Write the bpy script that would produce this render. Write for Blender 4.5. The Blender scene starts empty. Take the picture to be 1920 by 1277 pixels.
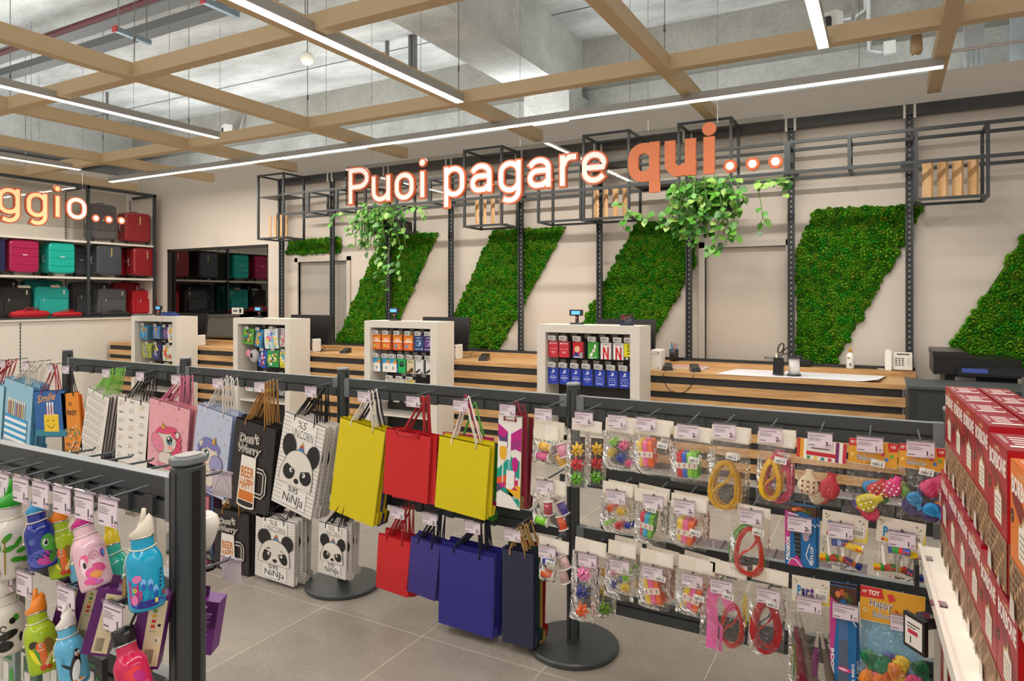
import bpy, math, random
from mathutils import Vector, Matrix
random.seed(7)
S = bpy.context.scene
COL = S.collection
PI = math.pi
R = math.radians
# ---------------------------------------------------------------- camera
YAW = R(28.8); FPX = 1274.0; HZ = 558.0; EYE = 1.62
cam = bpy.data.cameras.new('camera'); cam_o = bpy.data.objects.new('camera', cam); COL.objects.link(cam_o)
cam_o.location = (0, 0, EYE); cam_o.rotation_euler = (PI/2, 0, YAW)
cam.sensor_fit = 'HORIZONTAL'; cam.sensor_width = 36; cam.lens = 36*FPX/1920; cam.shift_y = -(638.5-HZ)/1920
cam.clip_start = .02; cam.clip_end = 100
S.camera = cam_o
# ---------------------------------------------------------------- exposure, world
S.view_settings.view_transform = 'Standard'; S.view_settings.look = 'None'
S.view_settings.exposure = 0.0; S.view_settings.gamma = 1; S.view_settings.use_curve_mapping = False
S.cycles.transparent_max_bounces = 24
S.cycles.max_bounces = 8
W = bpy.data.worlds.new('world'); S.world = W; W.use_nodes = True
W.node_tree.nodes['Background'].inputs[0].default_value = (1.0, .955, .90, 1)
W.node_tree.nodes['Background'].inputs[1].default_value = .85

def area(name, loc, size, energy, color, rot=(0, 0, 0)):
    l = bpy.data.lights.new(name, 'AREA'); l.shape = 'RECTANGLE'; l.size, l.size_y = size; l.energy = energy; l.color = color
    o = bpy.data.objects.new(name, l); COL.objects.link(o); o.location = loc; o.rotation_euler = rot
    return o
WARM = (1, .93, .85); COOL = (.90, .96, 1)
# the lamps themselves (each sits right under the diffuser of its fixture, or is the same kind of tube further back in the shop)
area('tube_light', (-4.9, 5.98, 3.325), (10.2, .05), 150, WARM)
area('tube_light', (-3.37, 1.6, 3.37), (.05, 7.2), 80, WARM)
area('tube_light', (-6.47, 1.6, 3.37), (.05, 7.0), 80, WARM)
area('tube_light', (-9.75, 1.9, 3.37), (.05, 7.0), 80, WARM)
area('tube_light', (-.385, 1.6, 3.37), (.05, 7.2), 80, WARM)
area('tube_light', (2.8, 1.6, 3.40), (.05, 7.2), 80, WARM)
area('tube_light', (-4, -2.8, 3.40), (9, .05), 110, WARM)
# added cool fill aimed upward to brighten the concrete, with no fitting of its own
area('ceiling_fill', (-5, 2, 3.75), (12, 6), 470, COOL, (PI, 0, 0))
area('ceiling_fill', (-8, 7.9, 3.7), (9, .6), 125, COOL, (PI, 0, 0))
area('ceiling_fill', (-12, 4.5, 3.7), (4, 5), 100, COOL, (PI, 0, 0))
area('ceiling_fill', (0, 7.9, 3.7), (6, .6), 60, COOL, (PI, 0, 0))
# ---------------------------------------------------------------- pixel to place
cs, sn = math.cos(YAW), math.sin(YAW)
def ray(px, py):
    u = (px-960)/FPX; v = (HZ-py)/FPX
    return Vector((-sn+u*cs, cs+u*sn, v))
def onY(px, py, Y):
    r = ray(px, py); return Vector((0, 0, EYE)) + r*(Y/r.y)
def onX(px, py, X):
    r = ray(px, py); return Vector((0, 0, EYE)) + r*(X/r.x)
# ---------------------------------------------------------------- materials
def lin(h):
    h = h.lstrip('#'); c = [int(h[i:i+2], 16)/255 for i in (0, 2, 4)]
    return tuple((x/12.92 if x <= .04045 else ((x+.055)/1.055)**2.4) for x in c) + (1,)
MATS = {}
def nodes(name):
    m = bpy.data.materials.new(name); m.use_nodes = True
    t = m.node_tree; b = t.nodes['Principled BSDF']
    return m, t, b
def N(t, kind, **kw):
    n = t.nodes.new(kind)
    for k, v in kw.items():
        if k in ('ins',):
            for a, b in v.items(): n.inputs[a].default_value = b
        else: setattr(n, k, v)
    return n
def ramp(t, stops):
    r = t.nodes.new('ShaderNodeValToRGB'); e = r.color_ramp.elements
    e[0].position, e[0].color = stops[0]; e[1].position, e[1].color = stops[1]
    for p, c in stops[2:]:
        x = e.new(p); x.color = c
    return r
def mat(key):
    """'#rrggbb', '#rrggbb:rough', '#rrggbb:rough:metal' or the name of a special material; every plain one gets a faint procedural mottling"""
    if key in MATS: return MATS[key]
    if key[0] != '#': raise KeyError(key)
    p = key.split(':'); rough = float(p[1]) if len(p) > 1 else .5; metal = float(p[2]) if len(p) > 2 else 0
    m, t, b = nodes(key); c = lin(p[0])
    tc = N(t, 'ShaderNodeTexCoord'); nz = N(t, 'ShaderNodeTexNoise', ins={'Scale': 14., 'Detail': 3.})
    rp = ramp(t, [(.3, tuple(x*.98 for x in c[:3])+(1,)), (.7, tuple(min(1, x*1.015) for x in c[:3])+(1,))])
    t.links.new(tc.outputs['Object'], nz.inputs['Vector']); t.links.new(nz.outputs[0], rp.inputs[0]); t.links.new(rp.outputs[0], b.inputs['Base Color'])
    b.inputs['Roughness'].default_value = rough; b.inputs['Metallic'].default_value = metal
    MATS[key] = m; return m
def emit(name, color, strength, base='#ffffff'):
    m, t, b = nodes(name); b.inputs['Base Color'].default_value = lin(base)
    b.inputs['Emission Color'].default_value = lin(color); b.inputs['Emission Strength'].default_value = strength; MATS[name] = m
emit('tube', '#fff6ea', 5.0); emit('lcd', '#5aa4e8', .9, '#5aa4e8'); emit('letter_face', '#fff0e2', .22, '#fffaf4'); emit('letter_glow', '#ffd896', .38, '#ffdfa8')
def concrete(name, a, b_, sc=1.1, bump=.25, stretch=(1, 1, 1)):
    m, t, b = nodes(name); tc = N(t, 'ShaderNodeTexCoord'); mp = N(t, 'ShaderNodeMapping'); mp.inputs['Scale'].default_value = stretch
    n1 = N(t, 'ShaderNodeTexNoise', ins={'Scale': sc, 'Detail': 9., 'Roughness': .65}); n2 = N(t, 'ShaderNodeTexNoise', ins={'Scale': sc*28, 'Detail': 4.})
    t.links.new(tc.outputs['Object'], mp.inputs[0])
    for n in (n1, n2): t.links.new(mp.outputs[0], n.inputs['Vector'])
    r1 = ramp(t, [(.32, lin(a)), (.68, lin(b_))]); t.links.new(n1.outputs[0], r1.inputs[0])
    mx = N(t, 'ShaderNodeMixRGB', blend_type='MULTIPLY'); mx.inputs[0].default_value = .45
    r2 = ramp(t, [(.35, (.72, .72, .72, 1)), (.6, (1, 1, 1, 1))]); t.links.new(n2.outputs[0], r2.inputs[0])
    t.links.new(r1.outputs[0], mx.inputs[1]); t.links.new(r2.outputs[0], mx.inputs[2]); t.links.new(mx.outputs[0], b.inputs['Base Color'])
    bp = N(t, 'ShaderNodeBump'); bp.inputs['Strength'].default_value = bump; bp.inputs['Distance'].default_value = .02
    t.links.new(n2.outputs[0], bp.inputs['Height']); t.links.new(bp.outputs[0], b.inputs['Normal'])
    b.inputs['Roughness'].default_value = .85; MATS[name] = m; return m
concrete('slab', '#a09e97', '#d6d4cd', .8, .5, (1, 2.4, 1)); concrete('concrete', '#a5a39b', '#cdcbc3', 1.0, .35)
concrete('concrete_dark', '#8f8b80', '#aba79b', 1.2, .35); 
m_, t_, b_ = nodes('plaster'); tc_ = N(t_, 'ShaderNodeTexCoord'); n_ = N(t_, 'ShaderNodeTexNoise', ins={'Scale': .7, 'Detail': 4.}); t_.links.new(tc_.outputs['Object'], n_.inputs['Vector'])
r_ = ramp(t_, [(.3, lin('#d3c8bb')), (.7, lin('#d8cdc1'))]); t_.links.new(n_.outputs[0], r_.inputs[0]); t_.links.new(r_.outputs[0], b_.inputs['Base Color']); b_.inputs['Roughness'].default_value = .6; MATS['plaster'] = m_
def floor_mat():
    m, t, b = nodes('floor_tile'); tc = N(t, 'ShaderNodeTexCoord'); mp = N(t, 'ShaderNodeMapping')
    mp.inputs['Location'].default_value = (1.943+.635*40, -2.64+1.27*40, 0)
    br = N(t, 'ShaderNodeTexBrick', offset=0.0, squash=1.0)
    br.inputs['Scale'].default_value = 1; br.inputs['Brick Width'].default_value = .635; br.inputs['Row Height'].default_value = 1.27
    br.inputs['Mortar Size'].default_value = .0022; br.inputs['Mortar Smooth'].default_value = .1; br.inputs['Bias'].default_value = 0
    br.inputs['Color1'].default_value = lin('#9d958b'); br.inputs['Color2'].default_value = lin('#948c82'); br.inputs['Mortar'].default_value = lin('#c9c1b4')
    t.links.new(tc.outputs['Object'], mp.inputs[0]); t.links.new(mp.outputs[0], br.inputs['Vector'])
    n1 = N(t, 'ShaderNodeTexNoise', ins={'Scale': 1.6, 'Detail': 10., 'Roughness': .7}); t.links.new(tc.outputs['Object'], n1.inputs['Vector'])
    n2 = N(t, 'ShaderNodeTexNoise', ins={'Scale': 60., 'Detail': 3.}); t.links.new(tc.outputs['Object'], n2.inputs['Vector'])
    r = ramp(t, [(.3, (.78, .77, .76, 1)), (.7, (1.12, 1.12, 1.12, 1))]); t.links.new(n1.outputs[0], r.inputs[0])
    r2 = ramp(t, [(.35, (.9, .9, .9, 1)), (.65, (1.04, 1.04, 1.04, 1))]); t.links.new(n2.outputs[0], r2.inputs[0])
    mx = N(t, 'ShaderNodeMixRGB', blend_type='MULTIPLY'); mx.inputs[0].default_value = 1; mx2 = N(t, 'ShaderNodeMixRGB', blend_type='MULTIPLY'); mx2.inputs[0].default_value = 1
    t.links.new(br.outputs[0], mx.inputs[1]); t.links.new(r.outputs[0], mx.inputs[2]); t.links.new(mx.outputs[0], mx2.inputs[1]); t.links.new(r2.outputs[0], mx2.inputs[2])
    t.links.new(mx2.outputs[0], b.inputs['Base Color']); b.inputs['Roughness'].default_value = .42; MATS['floor_tile'] = m
floor_mat()
def wood(name, a, b_, c, scale=(1.2, 14, 14), knots=True):
    m, t, b = nodes(name); tc = N(t, 'ShaderNodeTexCoord'); mp = N(t, 'ShaderNodeMapping'); mp.inputs['Scale'].default_value = scale
    n1 = N(t, 'ShaderNodeTexNoise', ins={'Scale': 2.2, 'Detail': 8., 'Roughness': .62, 'Distortion': .6})
    t.links.new(tc.outputs['Object'], mp.inputs[0]); t.links.new(mp.outputs[0], n1.inputs['Vector'])
    r = ramp(t, [(.3, lin(a)), (.72, lin(c)), (.5, lin(b_))]); t.links.new(n1.outputs[0], r.inputs[0]); out = r.outputs[0]
    if knots:
        mk = N(t, 'ShaderNodeMapping'); mk.inputs['Scale'].default_value = (1.3, 1.0, 7)
        v = N(t, 'ShaderNodeTexVoronoi', ins={'Scale': 1.1}); t.links.new(tc.outputs['Object'], mk.inputs[0]); t.links.new(mk.outputs[0], v.inputs['Vector'])
        rk = ramp(t, [(0, (.35, .25, .17, 1)), (.09, (1, 1, 1, 1))]); t.links.new(v.outputs['Distance'], rk.inputs[0])
        mx = N(t, 'ShaderNodeMixRGB', blend_type='MULTIPLY'); mx.inputs[0].default_value = .8; t.links.new(out, mx.inputs[1]); t.links.new(rk.outputs[0], mx.inputs[2]); out = mx.outputs[0]
    t.links.new(out, b.inputs['Base Color']); b.inputs['Roughness'].default_value = .5; MATS[name] = m
wood('oak', '#a87c4c', '#c79a66', '#dcb482'); wood('pine', '#b98d5d', '#cfa574', '#e0bd8d', (14, 14, 1.6), False)
def glass(name, tint, gl, rough, bump=0., sc=30., alpha=.8):
    m, t, b = nodes(name); t.nodes.remove(b); out = t.nodes['Material Output']
    tr = N(t, 'ShaderNodeBsdfTransparent'); tr.inputs[0].default_value = lin(tint); g = N(t, 'ShaderNodeBsdfGlossy'); g.inputs['Color'].default_value = lin(gl); g.inputs['Roughness'].default_value = rough
    mix = N(t, 'ShaderNodeMixShader'); fr = N(t, 'ShaderNodeFresnel'); fr.inputs[0].default_value = 1.45
    mr = N(t, 'ShaderNodeMapRange'); mr.inputs['To Min'].default_value = 1-alpha; mr.inputs['To Max'].default_value = 1
    t.links.new(fr.outputs[0], mr.inputs['Value']); t.links.new(mr.outputs[0], mix.inputs[0]); t.links.new(tr.outputs[0], mix.inputs[1]); t.links.new(g.outputs[0], mix.inputs[2]); t.links.new(mix.outputs[0], out.inputs[0])
    if bump:
        tc = N(t, 'ShaderNodeTexCoord'); n = N(t, 'ShaderNodeTexNoise', ins={'Scale': sc, 'Detail': 2., 'Distortion': 1.2}); t.links.new(tc.outputs['Object'], n.inputs['Vector'])
        bp = N(t, 'ShaderNodeBump'); bp.inputs['Strength'].default_value = bump; bp.inputs['Distance'].default_value = .03; t.links.new(n.outputs[0], bp.inputs['Height'])
        t.links.new(bp.outputs[0], g.inputs['Normal'])
    MATS[name] = m
glass('film', '#fbf9f6', '#ffffff', .10, .8, 26., .965); glass('acrylic', '#f4f4f2', '#8a8a8a', .02, 0, 1, .96); glass('tag_plastic', '#efe9ef', '#ffffff', .1, 0, 1, .9)
glass('dark_glass', '#4c4b46', '#e8e8e8', .015, 0, 1, .82)
def moss(name, a, b_):
    m, t, b = nodes(name); tc = N(t, 'ShaderNodeTexCoord'); n = N(t, 'ShaderNodeTexNoise', ins={'Scale': 120., 'Detail': 3.})
    t.links.new(tc.outputs['Object'], n.inputs['Vector']); r = ramp(t, [(.35, lin(a)), (.65, lin(b_))]); t.links.new(n.outputs[0], r.inputs[0]); t.links.new(r.outputs[0], b.inputs['Base Color'])
    bp = N(t, 'ShaderNodeBump'); bp.inputs['Strength'].default_value = .8; bp.inputs['Distance'].default_value = .01; t.links.new(n.outputs[0], bp.inputs['Height']); t.links.new(bp.outputs[0], b.inputs['Normal'])
    b.inputs['Roughness'].default_value = .95; b.inputs['Specular IOR Level'].default_value = .15; MATS[name] = m
moss('moss_a', '#2a7008', '#549c16'); moss('moss_b', '#387a0c', '#6ca622'); moss('moss_c', '#47740c', '#779c24'); moss('moss_d', '#186c10', '#37961c'); moss('moss_e', '#235406', '#427f12')
def slotted():
    m, t, b = nodes('slotted'); tc = N(t, 'ShaderNodeTexCoord'); sp = N(t, 'ShaderNodeSeparateXYZ'); t.links.new(tc.outputs['Object'], sp.inputs[0])
    mm = N(t, 'ShaderNodeMath', operation='MULTIPLY'); mm.inputs[1].default_value = 20; fr = N(t, 'ShaderNodeMath', operation='FRACT'); gt = N(t, 'ShaderNodeMath', operation='GREATER_THAN'); gt.inputs[1].default_value = .5
    t.links.new(sp.outputs[2], mm.inputs[0]); t.links.new(mm.outputs[0], fr.inputs[0]); t.links.new(fr.outputs[0], gt.inputs[0])
    mx = N(t, 'ShaderNodeMixRGB'); mx.inputs[1].default_value = lin('#8b8a84'); mx.inputs[2].default_value = lin('#15181a'); t.links.new(gt.outputs[0], mx.inputs[0]); t.links.new(mx.outputs[0], b.inputs['Base Color'])
    b.inputs['Roughness'].default_value = .5; MATS['slotted'] = m
slotted()
DK = '#34393b:.42'      # anthracite metal
DKR = '#3b3f3f:.38'     # rack metal
# ---------------------------------------------------------------- mesh builder
ORG = {}
class MB:
    def __init__(s): s.v = []; s.f = []; s.m = []; s.sm = []; s.keys = []
    def add(s, vs, fs, key, smooth=False):
        if key not in s.keys: s.keys.append(key)
        k = s.keys.index(key); o = len(s.v); s.v += [tuple(p) for p in vs]
        for f in fs: s.f.append([o+i for i in f]); s.m.append(k); s.sm.append(smooth)
        return s
    def box(s, x0, x1, y0, y1, z0, z1, key):
        return s.add([(x, y, z) for x in (x0, x1) for y in (y0, y1) for z in (z0, z1)],
                     [(0, 1, 3, 2), (4, 6, 7, 5), (0, 4, 5, 1), (2, 3, 7, 6), (0, 2, 6, 4), (1, 5, 7, 3)], key)
    def obox(s, c, size, rot, key):
        m = rot if isinstance(rot, Matrix) else Matrix.Rotation(rot, 3, 'Z'); c = Vector(c); h = [x/2 for x in size]
        return s.add([c+m@Vector((x*h[0], y*h[1], z*h[2])) for x in (-1, 1) for y in (-1, 1) for z in (-1, 1)],
                     [(0, 1, 3, 2), (4, 6, 7, 5), (0, 4, 5, 1), (2, 3, 7, 6), (0, 2, 6, 4), (1, 5, 7, 3)], key)
    def rbox(s, c, size, r, key, n=4, axis='Y', rot=None):
        """box whose outline across AXIS has round corners"""
        a, b, d = {'Y': (0, 2, 1), 'X': (1, 2, 0), 'Z': (0, 1, 2)}[axis]; out = []
        hx, hy = size[a]/2, size[b]/2; r = min(r, hx*.99, hy*.99)
        for cx, cy, a0 in ((hx-r, hy-r, 0), (-hx+r, hy-r, 90), (-hx+r, -hy+r, 180), (hx-r, -hy+r, 270)):
            for i in range(n+1):
                t = R(a0+90*i/n); out.append((cx+r*math.cos(t), cy+r*math.sin(t)))
        vs = []; k = len(out); hd = size[d]/2; e = min(r*.35, hd*.4)
        for q, sc in ((-hd, e), (-hd+e, 0), (hd-e, 0), (hd, e)):
            for x, y in out:
                p = [0, 0, 0]; p[a] = x*(1-sc/hx); p[b] = y*(1-sc/hy); p[d] = q; p = Vector(p)
                vs.append(Vector(c)+(rot@p if rot else p))
        fs = [[j*k+i, j*k+(i+1) % k, (j+1)*k+(i+1) % k, (j+1)*k+i] for j in range(3) for i in range(k)] + [list(range(k)), list(range(3*k, 4*k))]
        return s.add(vs, fs, key)
    def tube(s, pts, r, key, n=8, caps=True, smooth=True):
        pts = [Vector(p) for p in pts]; vs = []; up = None; L = len(pts)
        for i, p in enumerate(pts):
            d = (pts[min(i+1, L-1)]-pts[max(i-1, 0)])
            d = d.normalized() if d.length > 1e-9 else Vector((0, 0, 1))
            if up is None: up = Vector((0, 0, 1)) if abs(d.z) < .9 else Vector((1, 0, 0))
            a = d.cross(up).normalized(); b = a.cross(d); up = b; rr = r[i] if isinstance(r, (list, tuple)) else r
            vs += [p+(a*math.cos(2*PI*j/n)+b*math.sin(2*PI*j/n))*rr for j in range(n)]
        fs = [[i*n+j, i*n+(j+1) % n, (i+1)*n+(j+1) % n, (i+1)*n+j] for i in range(L-1) for j in range(n)]
        if caps: fs += [list(range(n)), list(range((L-1)*n, L*n))]
        return s.add(vs, fs, key, smooth)
    def bar(s, p, q, w, key): # square tube
        p, q = Vector(p), Vector(q); d = (q-p); l = d.length; m = d.to_track_quat('X', 'Z').to_matrix()
        return s.obox((p+q)/2, (l, w, w), m, key)
    def lathe(s, c, prof, key, n=24, f=None, smooth=True, rot=None):
        c = Vector(c); vs = []
        for r, z in prof:
            for j in range(n):
                p = Vector((r*math.cos(2*PI*j/n), r*math.sin(2*PI*j/n), z)); vs.append(c+(rot@p if rot else p))
        L = len(prof)
        return s.add(vs, [[i*n+j, i*n+(j+1) % n, (i+1)*n+(j+1) % n, (i+1)*n+j] for i in range(L-1) for j in range(n)]+[list(range(n))[::-1], list(range((L-1)*n, L*n))], key, smooth)
    def ball(s, c, r, key, n=10, m=7, sc=(1, 1, 1)):
        vs = []; c = Vector(c)
        for i in range(m+1):
            a = PI*i/m
            for j in range(n):
                b = 2*PI*j/n; vs.append(c+Vector((r*sc[0]*math.sin(a)*math.cos(b), r*sc[1]*math.sin(a)*math.sin(b), r*sc[2]*math.cos(a))))
        return s.add(vs, [[i*n+j, i*n+(j+1) % n, (i+1)*n+(j+1) % n, (i+1)*n+j] for i in range(m) for j in range(n)], key, True)
    def prism(s, poly, d0, d1, f, key):
        k = len(poly)
        return s.add([f(x, y, d0) for x, y in poly]+[f(x, y, d1) for x, y in poly], [list(range(k)), list(range(k, 2*k))]+[[i, (i+1) % k, k+(i+1) % k, k+i] for i in range(k)], key)
    def build(s, name, parent=None, origin=None, xf=None):
        me = bpy.data.meshes.new(name)
        if xf: s.v = [tuple(xf@Vector(p)) for p in s.v]
        if parent is not None: o = Vector(ORG.get(parent.name, (0, 0, 0)))
        elif origin is not None: o = Vector(origin)
        else:
            xs = [p[0] for p in s.v]; ys = [p[1] for p in s.v]; o = Vector(((min(xs)+max(xs))/2, (min(ys)+max(ys))/2, min(p[2] for p in s.v)))
        me.from_pydata([(p[0]-o.x, p[1]-o.y, p[2]-o.z) for p in s.v], [], s.f)
        for k in s.keys: me.materials.append(mat(k))
        me.polygons.foreach_set('material_index', s.m); me.polygons.foreach_set('use_smooth', s.sm); me.update()
        ob = bpy.data.objects.new(name, me); COL.objects.link(ob)
        if parent is not None: ob.parent = parent
        else: ob.location = o
        ORG[ob.name] = o
        return ob
def tag(o, label=None, cat=None, group=None, kind=None):
    if label: o['label'] = ' '.join(label.split()[:16])
    if cat: o['category'] = cat
    if group: o['group'] = group
    if kind: o['kind'] = kind
    return o
def thing(name, label, cat, loc, group=None, local=False, rot=None):
    o = bpy.data.objects.new(name, None); o.empty_display_size = .1; COL.objects.link(o); o.location = loc
    if rot: o.rotation_euler = rot
    ORG[o.name] = Vector((0, 0, 0)) if local else Vector(loc)
    return tag(o, label, cat, group)
def copy_tree(o, loc=None, rot=None, label=None, group=None, parent=None):
    c = o.copy(); COL.objects.link(c)
    if parent is not None: c.parent = parent
    if loc is not None: c.location = loc
    if rot is not None: c.rotation_euler = rot
    if label: c['label'] = label
    if group: c['group'] = group
    for ch in list(o.children): copy_tree(ch, parent=c)
    return c
def struct(name, mb, **kw):
    return tag(mb.build(name, **kw), kind='structure')
# ---------------------------------------------------------------- flat artwork on any surface
_G = {}
def glyph(txt, off=0.0, res=3, shear=0.0):
    k = (txt, off, res, shear)
    if k not in _G:
        cu = bpy.data.curves.new('t', 'FONT'); cu.body = txt; cu.offset = off; cu.resolution_u = res; cu.shear = shear
        ob = bpy.data.objects.new('t', cu); me = bpy.data.meshes.new_from_object(ob)
        _G[k] = ([(v.co.x, v.co.y) for v in me.vertices], [list(p.vertices) for p in me.polygons])
        bpy.data.objects.remove(ob); bpy.data.meshes.remove(me); bpy.data.curves.remove(cu)
    return _G[k]
class Art:
    """draws on the surface f(x, y, h): x, y in metres on it, h above it"""
    def __init__(s, mb, f, h0=.0006, dh=.00008): s.mb = mb; s.f = f; s.h = h0; s.dh = dh
    def _h(s): s.h += s.dh; return s.h
    def poly(s, pts, key): h = s._h(); s.mb.add([s.f(x, y, h) for x, y in pts], [list(range(len(pts)))], key); return s
    def rect(s, x, y, w, h, key): return s.poly([(x, y), (x+w, y), (x+w, y+h), (x, y+h)], key)
    def ell(s, cx, cy, rx, ry, key, rot=0, a0=0, a1=360, n=18):
        h = s._h(); c, d = math.cos(R(rot)), math.sin(R(rot)); P = []
        for q in (.5, 1):
            for i in range(n+1):
                t = R(a0+(a1-a0)*i/n); x, y = rx*q*math.cos(t), ry*q*math.sin(t); P.append((cx+x*c-y*d, cy+x*d+y*c))
        k = n+1; vs = [s.f(cx, cy, h)]+[s.f(x, y, h) for x, y in P]
        s.mb.add(vs, [[0, 1+i, 2+i] for i in range(n)]+[[1+i, 2+i, 2+k+i, 1+k+i] for i in range(n)], key); return s
    def line(s, pts, w, key, closed=False):
        h = s._h(); n = len(pts); vs = []; m = n if closed else n-1
        for i in range(n):
            a = pts[(i-1) % n] if (closed or i > 0) else pts[i]; b = pts[(i+1) % n] if (closed or i < n-1) else pts[i]
            dx, dy = b[0]-a[0], b[1]-a[1]; l = math.hypot(dx, dy) or 1; nx, ny = -dy/l*w/2, dx/l*w/2
            vs += [s.f(pts[i][0]+nx, pts[i][1]+ny, h), s.f(pts[i][0]-nx, pts[i][1]-ny, h)]
        s.mb.add(vs, [[2*i, 2*i+1, 2*((i+1) % n)+1, 2*((i+1) % n)] for i in range(m)], key); return s
    def arc(s, cx, cy, rx, ry, a0, a1, w, key, n=14): return s.line([(cx+rx*math.cos(R(a0+(a1-a0)*i/n)), cy+ry*math.sin(R(a0+(a1-a0)*i/n))) for i in range(n+1)], w, key)
    def text(s, txt, x, y, w, h, key, off=0., shear=0., res=2, rot=0):
        """text whose ink fills the box x..x+w, y..y+h (w or h may be None to keep the proportions)"""
        V, F = glyph(txt, off, res, shear)
        if not V: return s
        x0, x1 = min(v[0] for v in V), max(v[0] for v in V); y0, y1 = min(v[1] for v in V), max(v[1] for v in V)
        sx = w/(x1-x0) if w else None; sy = h/(y1-y0) if h else sx; sx = sx or sy; hh = s._h(); c, d = math.cos(R(rot)), math.sin(R(rot))
        vs = []
        for a, b in V:
            p, q = (a-x0)*sx, (b-y0)*sy; vs.append(s.f(x+p*c-q*d, y+p*d+q*c, hh))
        s.mb.add(vs, F, key); return s
    def bars(s, x, y, w, h, key='#222222', n=16, seed=1):
        rr = random.Random(seed); hh = s._h(); t = 0; vs = []; fs = []
        while t < 1:
            b = rr.choice((.5, 1, 1.6))/n*.7
            if t+b > 1: break
            k = len(vs); vs += [s.f(x+t*w, y, hh), s.f(x+(t+b)*w, y, hh), s.f(x+(t+b)*w, y+h, hh), s.f(x+t*w, y+h, hh)]; fs.append([k, k+1, k+2, k+3]); t += b+rr.choice((.5, .8, 1.2))/n*.7
        s.mb.add(vs, fs, key); return s
    def outlined(s, txt, x, y, w, h, key, edge, o=.03, shear=0., rot=0):
        s.text(txt, x, y, w, h, edge, o, shear, rot=rot); e = h*.06 if h else 0
        return s.text(txt, x+e*.5, y+e*.5, (w-e) if w else None, (h-e) if h else None, key, 0, shear, rot=rot)
# ================================================================ the hall
WY = 7.25; PY = 7.15; FY = 6.68; BY = 7.05
struct('floor', MB().box(-19, 9, -6, 10, -.05, 0, 'floor_tile'), origin=(0, 0, 0))
w = MB()                                             # back wall with the opening of the glazed front, two doorways
DL, DR_ = onY(563, 483, WY).x, onY(617, 483, WY).x+.02
DL = onY(560, 500, WY).x; DR_ = DL+.95
EL, ER = onY(1322, 500, WY).x, onY(1474, 500, WY).x
GL, GR = -10.64, onY(503, 455, WY).x
def wallseg(x0, x1, z0, z1): w.box(x0, x1, WY, WY+.12, z0, z1, 'plaster')
wallseg(-12, GL, 0, 3.67); wallseg(GL, GR, 2.43, 3.67); wallseg(GR, DL, 0, 3.67); wallseg(DL, DR_, 2.14, 3.67)
wallseg(DR_, EL, 0, 3.67); wallseg(EL, ER, 2.14, 3.67); wallseg(ER, 6, 0, 3.67)
struct('wall_back', w, origin=(0, 0, 0))
# glazed front of the room behind the luggage corner
wf = MB()
for x in (GL, GL+.05, -9.02+.9, GR-.04): wf.box(x, x+.035, WY+.01, WY+.06, 0, 2.43, '#2b2b28:.4')
wf.box(GL, GR, WY+.01, WY+.06, 2.39, 2.43, '#2b2b28:.4'); wf.box(GL, GR, WY+.01, WY+.06, 0, .06, '#2b2b28:.4')
fr = struct('window_1', wf, origin=(0, 0, 0))
MB().box(GL+.04, GR-.02, WY+.03, WY+.038, .05, 2.41, 'dark_glass').build('window_pane', fr)
# room behind the glass
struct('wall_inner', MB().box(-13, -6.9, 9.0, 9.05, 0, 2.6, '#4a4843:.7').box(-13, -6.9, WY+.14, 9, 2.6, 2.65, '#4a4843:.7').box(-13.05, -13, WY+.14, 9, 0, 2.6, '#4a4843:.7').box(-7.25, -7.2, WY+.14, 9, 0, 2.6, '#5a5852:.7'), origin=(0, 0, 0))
def door(n, x0, x1, leaf, handle_x, opened=False):
    f = MB(); z1 = 2.14
    f.box(x0-.06, x0, WY-.025, WY+.13, 0, z1+.06, '#c9c0b4:.45').box(x1, x1+.06, WY-.025, WY+.13, 0, z1+.06, '#c9c0b4:.45').box(x0-.06, x1+.06, WY-.025, WY+.13, z1, z1+.06, '#c9c0b4:.45')
    d = struct('door_%d' % n, f, origin=(x0, WY, 0))
    MB().box(x0+.004, x1-.004, WY+.03, WY+.075, .006, z1-.004, leaf).build('door_leaf', d)
    h = MB(); h.tube([(handle_x, WY+.03, 1.02), (handle_x, WY-.03, 1.02), (handle_x-.12, WY-.03, 1.02)], .01, '#b8b6b0:.3:.9'); h.lathe((handle_x, WY+.02, 1.02), [(.025, 0), (.025, .008)], '#b8b6b0:.3:.9', rot=Matrix.Rotation(PI/2, 3, 'X'))
    h.build('door_handle', d)
door(1, DL, DR_, '#a7a199:.25', DR_-.08); door(2, EL, ER, '#cbbfb1:.5', ER-.08)
# side wall behind the luggage shelving
struct('wall_left', MB().box(-11.45, -11.35, 2.5, WY, 0, 3.67, 'plaster').box(-19, -18.9, -6, 10, 0, 5.6, 'concrete'), origin=(0, 0, 0))
# concrete roof
CZ = 5.21
c = MB(); c.box(-19, 9, -6, 9.3, CZ, CZ+.15, 'slab')
struct('ceiling', c, origin=(0, 0, 0))
j = MB()
for y in (-3.45, -2.2, -.95, .3, 1.55, 2.8, 4.05, 5.3, 6.55, 7.8): j.box(-19, 9, y, y+.02, CZ-.004, CZ+.002, '#4a4944:.9')
struct('trim_1', j, origin=(0, 0, 0))
for k, (x0, x1) in enumerate(((-4.4, -3.717), (-14.75, -14.07), (5.95, 6.63))):
    struct('ceiling_beam', MB().box(x0, x1, -6, 8.8, 4.43, CZ-.001, 'concrete'))
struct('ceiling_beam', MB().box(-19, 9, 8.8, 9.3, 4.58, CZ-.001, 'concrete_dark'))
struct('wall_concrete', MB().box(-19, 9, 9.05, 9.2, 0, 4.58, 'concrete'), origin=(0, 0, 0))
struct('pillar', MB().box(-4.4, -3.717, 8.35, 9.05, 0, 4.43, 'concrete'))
struct('pillar', MB().box(1.35, 2.1, 8.2, 8.7, 0, CZ, 'concrete_dark'))
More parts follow.
